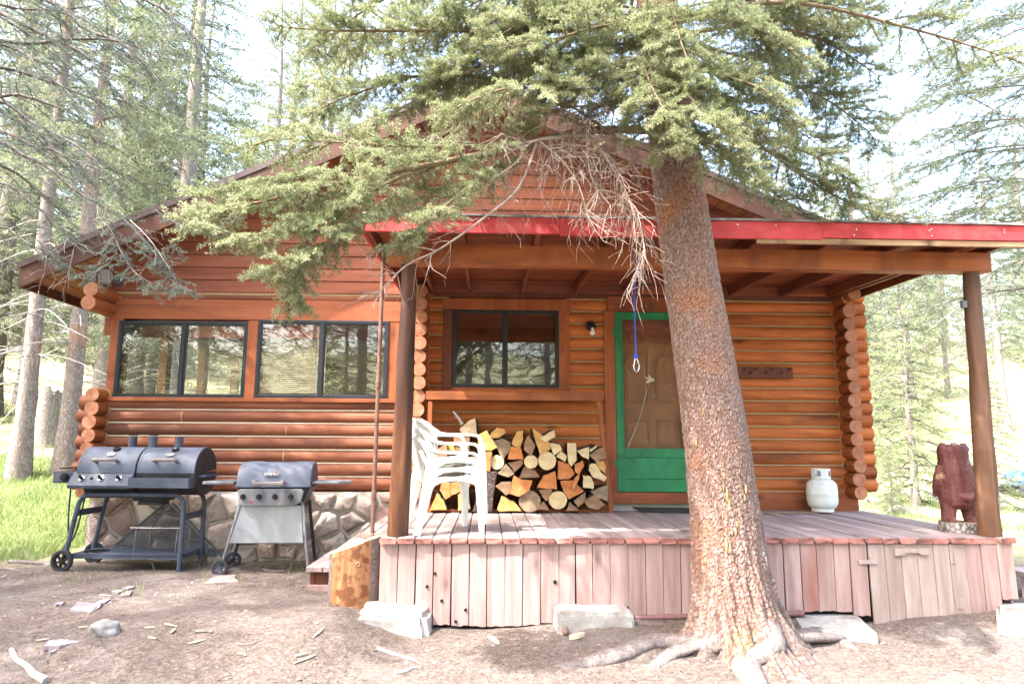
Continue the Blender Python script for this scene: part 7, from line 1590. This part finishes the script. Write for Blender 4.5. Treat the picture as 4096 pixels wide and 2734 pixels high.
for i in range(64):
    z = 3.6 + 7.6 * i / 63; a_ = i * 2.4; L = (4.3 - .42 * (z - 3.6)) * rs.uniform(.7, 1.05); d_ = np.array((math.cos(a_), math.sin(a_), 0)); p0 = np.array((8.65, 9.0, z))
    bough(T, [p0, p0 + d_ * L * .4, p0 + d_ * L * .75 + (0, 0, -.12 * L), p0 + d_ * L + (0, 0, -.28 * L)], .022, .5, rs, step=.16, tstep=.12, tert=.22)
for pts in (([(4520, 1180, 9), (4000, 1140, 8.8), (3850, 1220, 8.7), (3700, 1330, 8.6)]), ([(4520, 1300, 9), (4050, 1290, 8.8), (3900, 1330, 8.7), (3800, 1400, 8.6)]), ([(4520, 1480, 9), (4050, 1520, 8.9), (3950, 1560, 8.8), (3830, 1700, 8.8)]), ([(4520, 1560, 9), (4100, 1620, 8.9), (3990, 1720, 8.8)]), ([(4520, 760, 9), (3900, 400, 8.9), (3560, 280, 8.9), (3420, 240, 8.9)])):
    deadtwigs(D, pp(*pts), .016, rs, 16, .5, depth=2, bend=-.3)
needle_mesh('crown', T.n, M['leafdark'], RT, 300, .032, .0068, rs)
wood_mesh('limbs', [w_ for w_ in T.w if w_[6] > .002], M['limb'], RT, 3); wood_mesh('dead_branches', D.w, M['deadpale'], RT, 3)
# ================================================================== GROUND COVER
def blades(n, xr, yr, h, wd, seed, keep=None):
    r_ = np.random.default_rng(seed); x = r_.uniform(*xr, n); y = r_.uniform(*yr, n)
    if keep is not None: m = keep(x, y, r_); x, y = x[m], y[m]; n = len(x)
    z = gz(x, y); a = r_.uniform(0, 6.28, n); hh = h * r_.uniform(.4, 1.2, n); t = r_.normal(0, .35, (n, 2)) * hh[:, None]
    V = np.empty((n, 4, 3)); dx, dy = np.cos(a) * wd, np.sin(a) * wd
    V[:, 0] = np.stack([x - dx, y - dy, z], 1); V[:, 1] = np.stack([x + dx, y + dy, z], 1)
    V[:, 2] = np.stack([x + t[:, 0] * .5 + dx * .6, y + t[:, 1] * .5 + dy * .6, z + hh * .6], 1); V[:, 3] = np.stack([x + t[:, 0], y + t[:, 1], z + hh], 1); return V.reshape(-1, 3)
V1 = blades(70000, (-11, -4.75), (7.6, 13.5), .13, .006, 1)
V2 = blades(14000, (-14, -4.75), (10.5, 19), .15, .010, 2, lambda x, y, r: r.uniform(0, 1, len(x)) < .5 + .5 * np.sin(x * 2 + y))
V3 = blades(60000, (4.6, 17), (8, 26), .12, .010, 3, lambda x, y, r: (np.sin(x * 1.3 + 2) * np.sin(y * .9) + .5 * np.sin(3 * x + 2 * y)) > r.uniform(-.4, .9, len(x)))
V4 = blades(900, (-5.6, -1.6), (5.6, 7.3), .10, .003, 4, lambda x, y, r: (np.sin(x * 5 + 1) * np.sin(y * 6)) > .45)
Vb = np.concatenate([V1, V2, V3, V4]); o = np_mesh('grass', Vb, np.arange(len(Vb)).reshape(-1, 4), M['grass']); tag(o, 'bright green grass around the yard edge', 'grass', kind='stuff')
r_ = np.random.default_rng(9); n = 120000; x = r_.uniform(-6.2, 5.6, n); y = 2.6 + 5.0 * r_.uniform(0, 1, n) ** 1.25
m = ~((x > dx_0 - .05) & (x < dx_1 + .1) & (y > YD)) & (np.abs(x) < 1.2 + .85 * y) & (y < 7.55 + 0 * x); x, y = x[m], y[m]; n = len(x)
z = gz(x, y) + r_.uniform(.002, .010, n); a = r_.uniform(0, 6.28, n); L = r_.uniform(.006, .022, n) * np.where(r_.uniform(0, 1, n) < .04, 2.2, 1); w_ = r_.uniform(.0008, .0022, n) * np.where(r_.uniform(0, 1, n) < .06, 3.2, 1)
d = np.stack([np.cos(a), np.sin(a), r_.normal(0, .18, n)], 1); s_ = np.stack([-np.sin(a), np.cos(a), r_.normal(0, .25, n)], 1); c = np.stack([x, y, z], 1)
V = np.stack([c - d * L[:, None], c - s_ * w_[:, None], c + d * L[:, None], c + s_ * w_[:, None]], 1).reshape(-1, 3)
o = np_mesh('needle_litter', V, np.arange(n * 4).reshape(n, 4), M['litter']); tag(o, 'fallen needles and wood bits covering the yard dirt', 'litter', kind='stuff')
k = MB(); r_ = random.Random(5)
for i in range(170):
    if i % 3: x, y = r_.uniform(-4.5, 4.5), r_.uniform(3.0, 5.2)
    else: x, y = r_.uniform(-5, -1.2), r_.uniform(5, 7)
    s = r_.uniform(.006, .02); z = gzf(x, y); k.lathe([(.001, -s * .3), (s * r_.uniform(.7, 1.2), 0), (s * .6, s * .5), (.001, s * .6)], (x, y, z), 6)
o = k.build('gravel', M['rock'], None, 30); tag(o, 'scattered small pebbles in the yard dirt', 'gravel', kind='stuff')
# rocks on the far bank
for i, (px, py, Y, s, lb) in enumerate(((3590, 1925, 13, .16, 'pale round rock on the grassy bank right of the cabin'), (3520, 1870, 15, .22, 'wide grey rock behind the right log corner'), (3740, 1850, 16, .2, 'rock on the bank left of the bear carving'), (340, 1660, 17, .35, 'pale boulder in the woods beside the left log ends'), (230, 1720, 19, .4, 'far pale boulder behind the broken stump'))):
    p = at(px, py, Y); bm = bmesh.new(); bmesh.ops.create_icosphere(bm, subdivisions=3, radius=1)
    for v in bm.verts: v.co = Vector((v.co.x * s * 1.4, v.co.y * s, v.co.z * s * .7)) * (1 + .35 * NZ.noise(v.co * 1.3 + Vector((i * 3, 0, 0))))
    me = bpy.data.meshes.new('boulder'); bm.to_mesh(me); bm.free(); o = link('boulder', me, M['rock'], None, 180); o.location = (p.x, Y, gzf(p.x, Y) + s * .2); tag(o, lb, 'boulder')
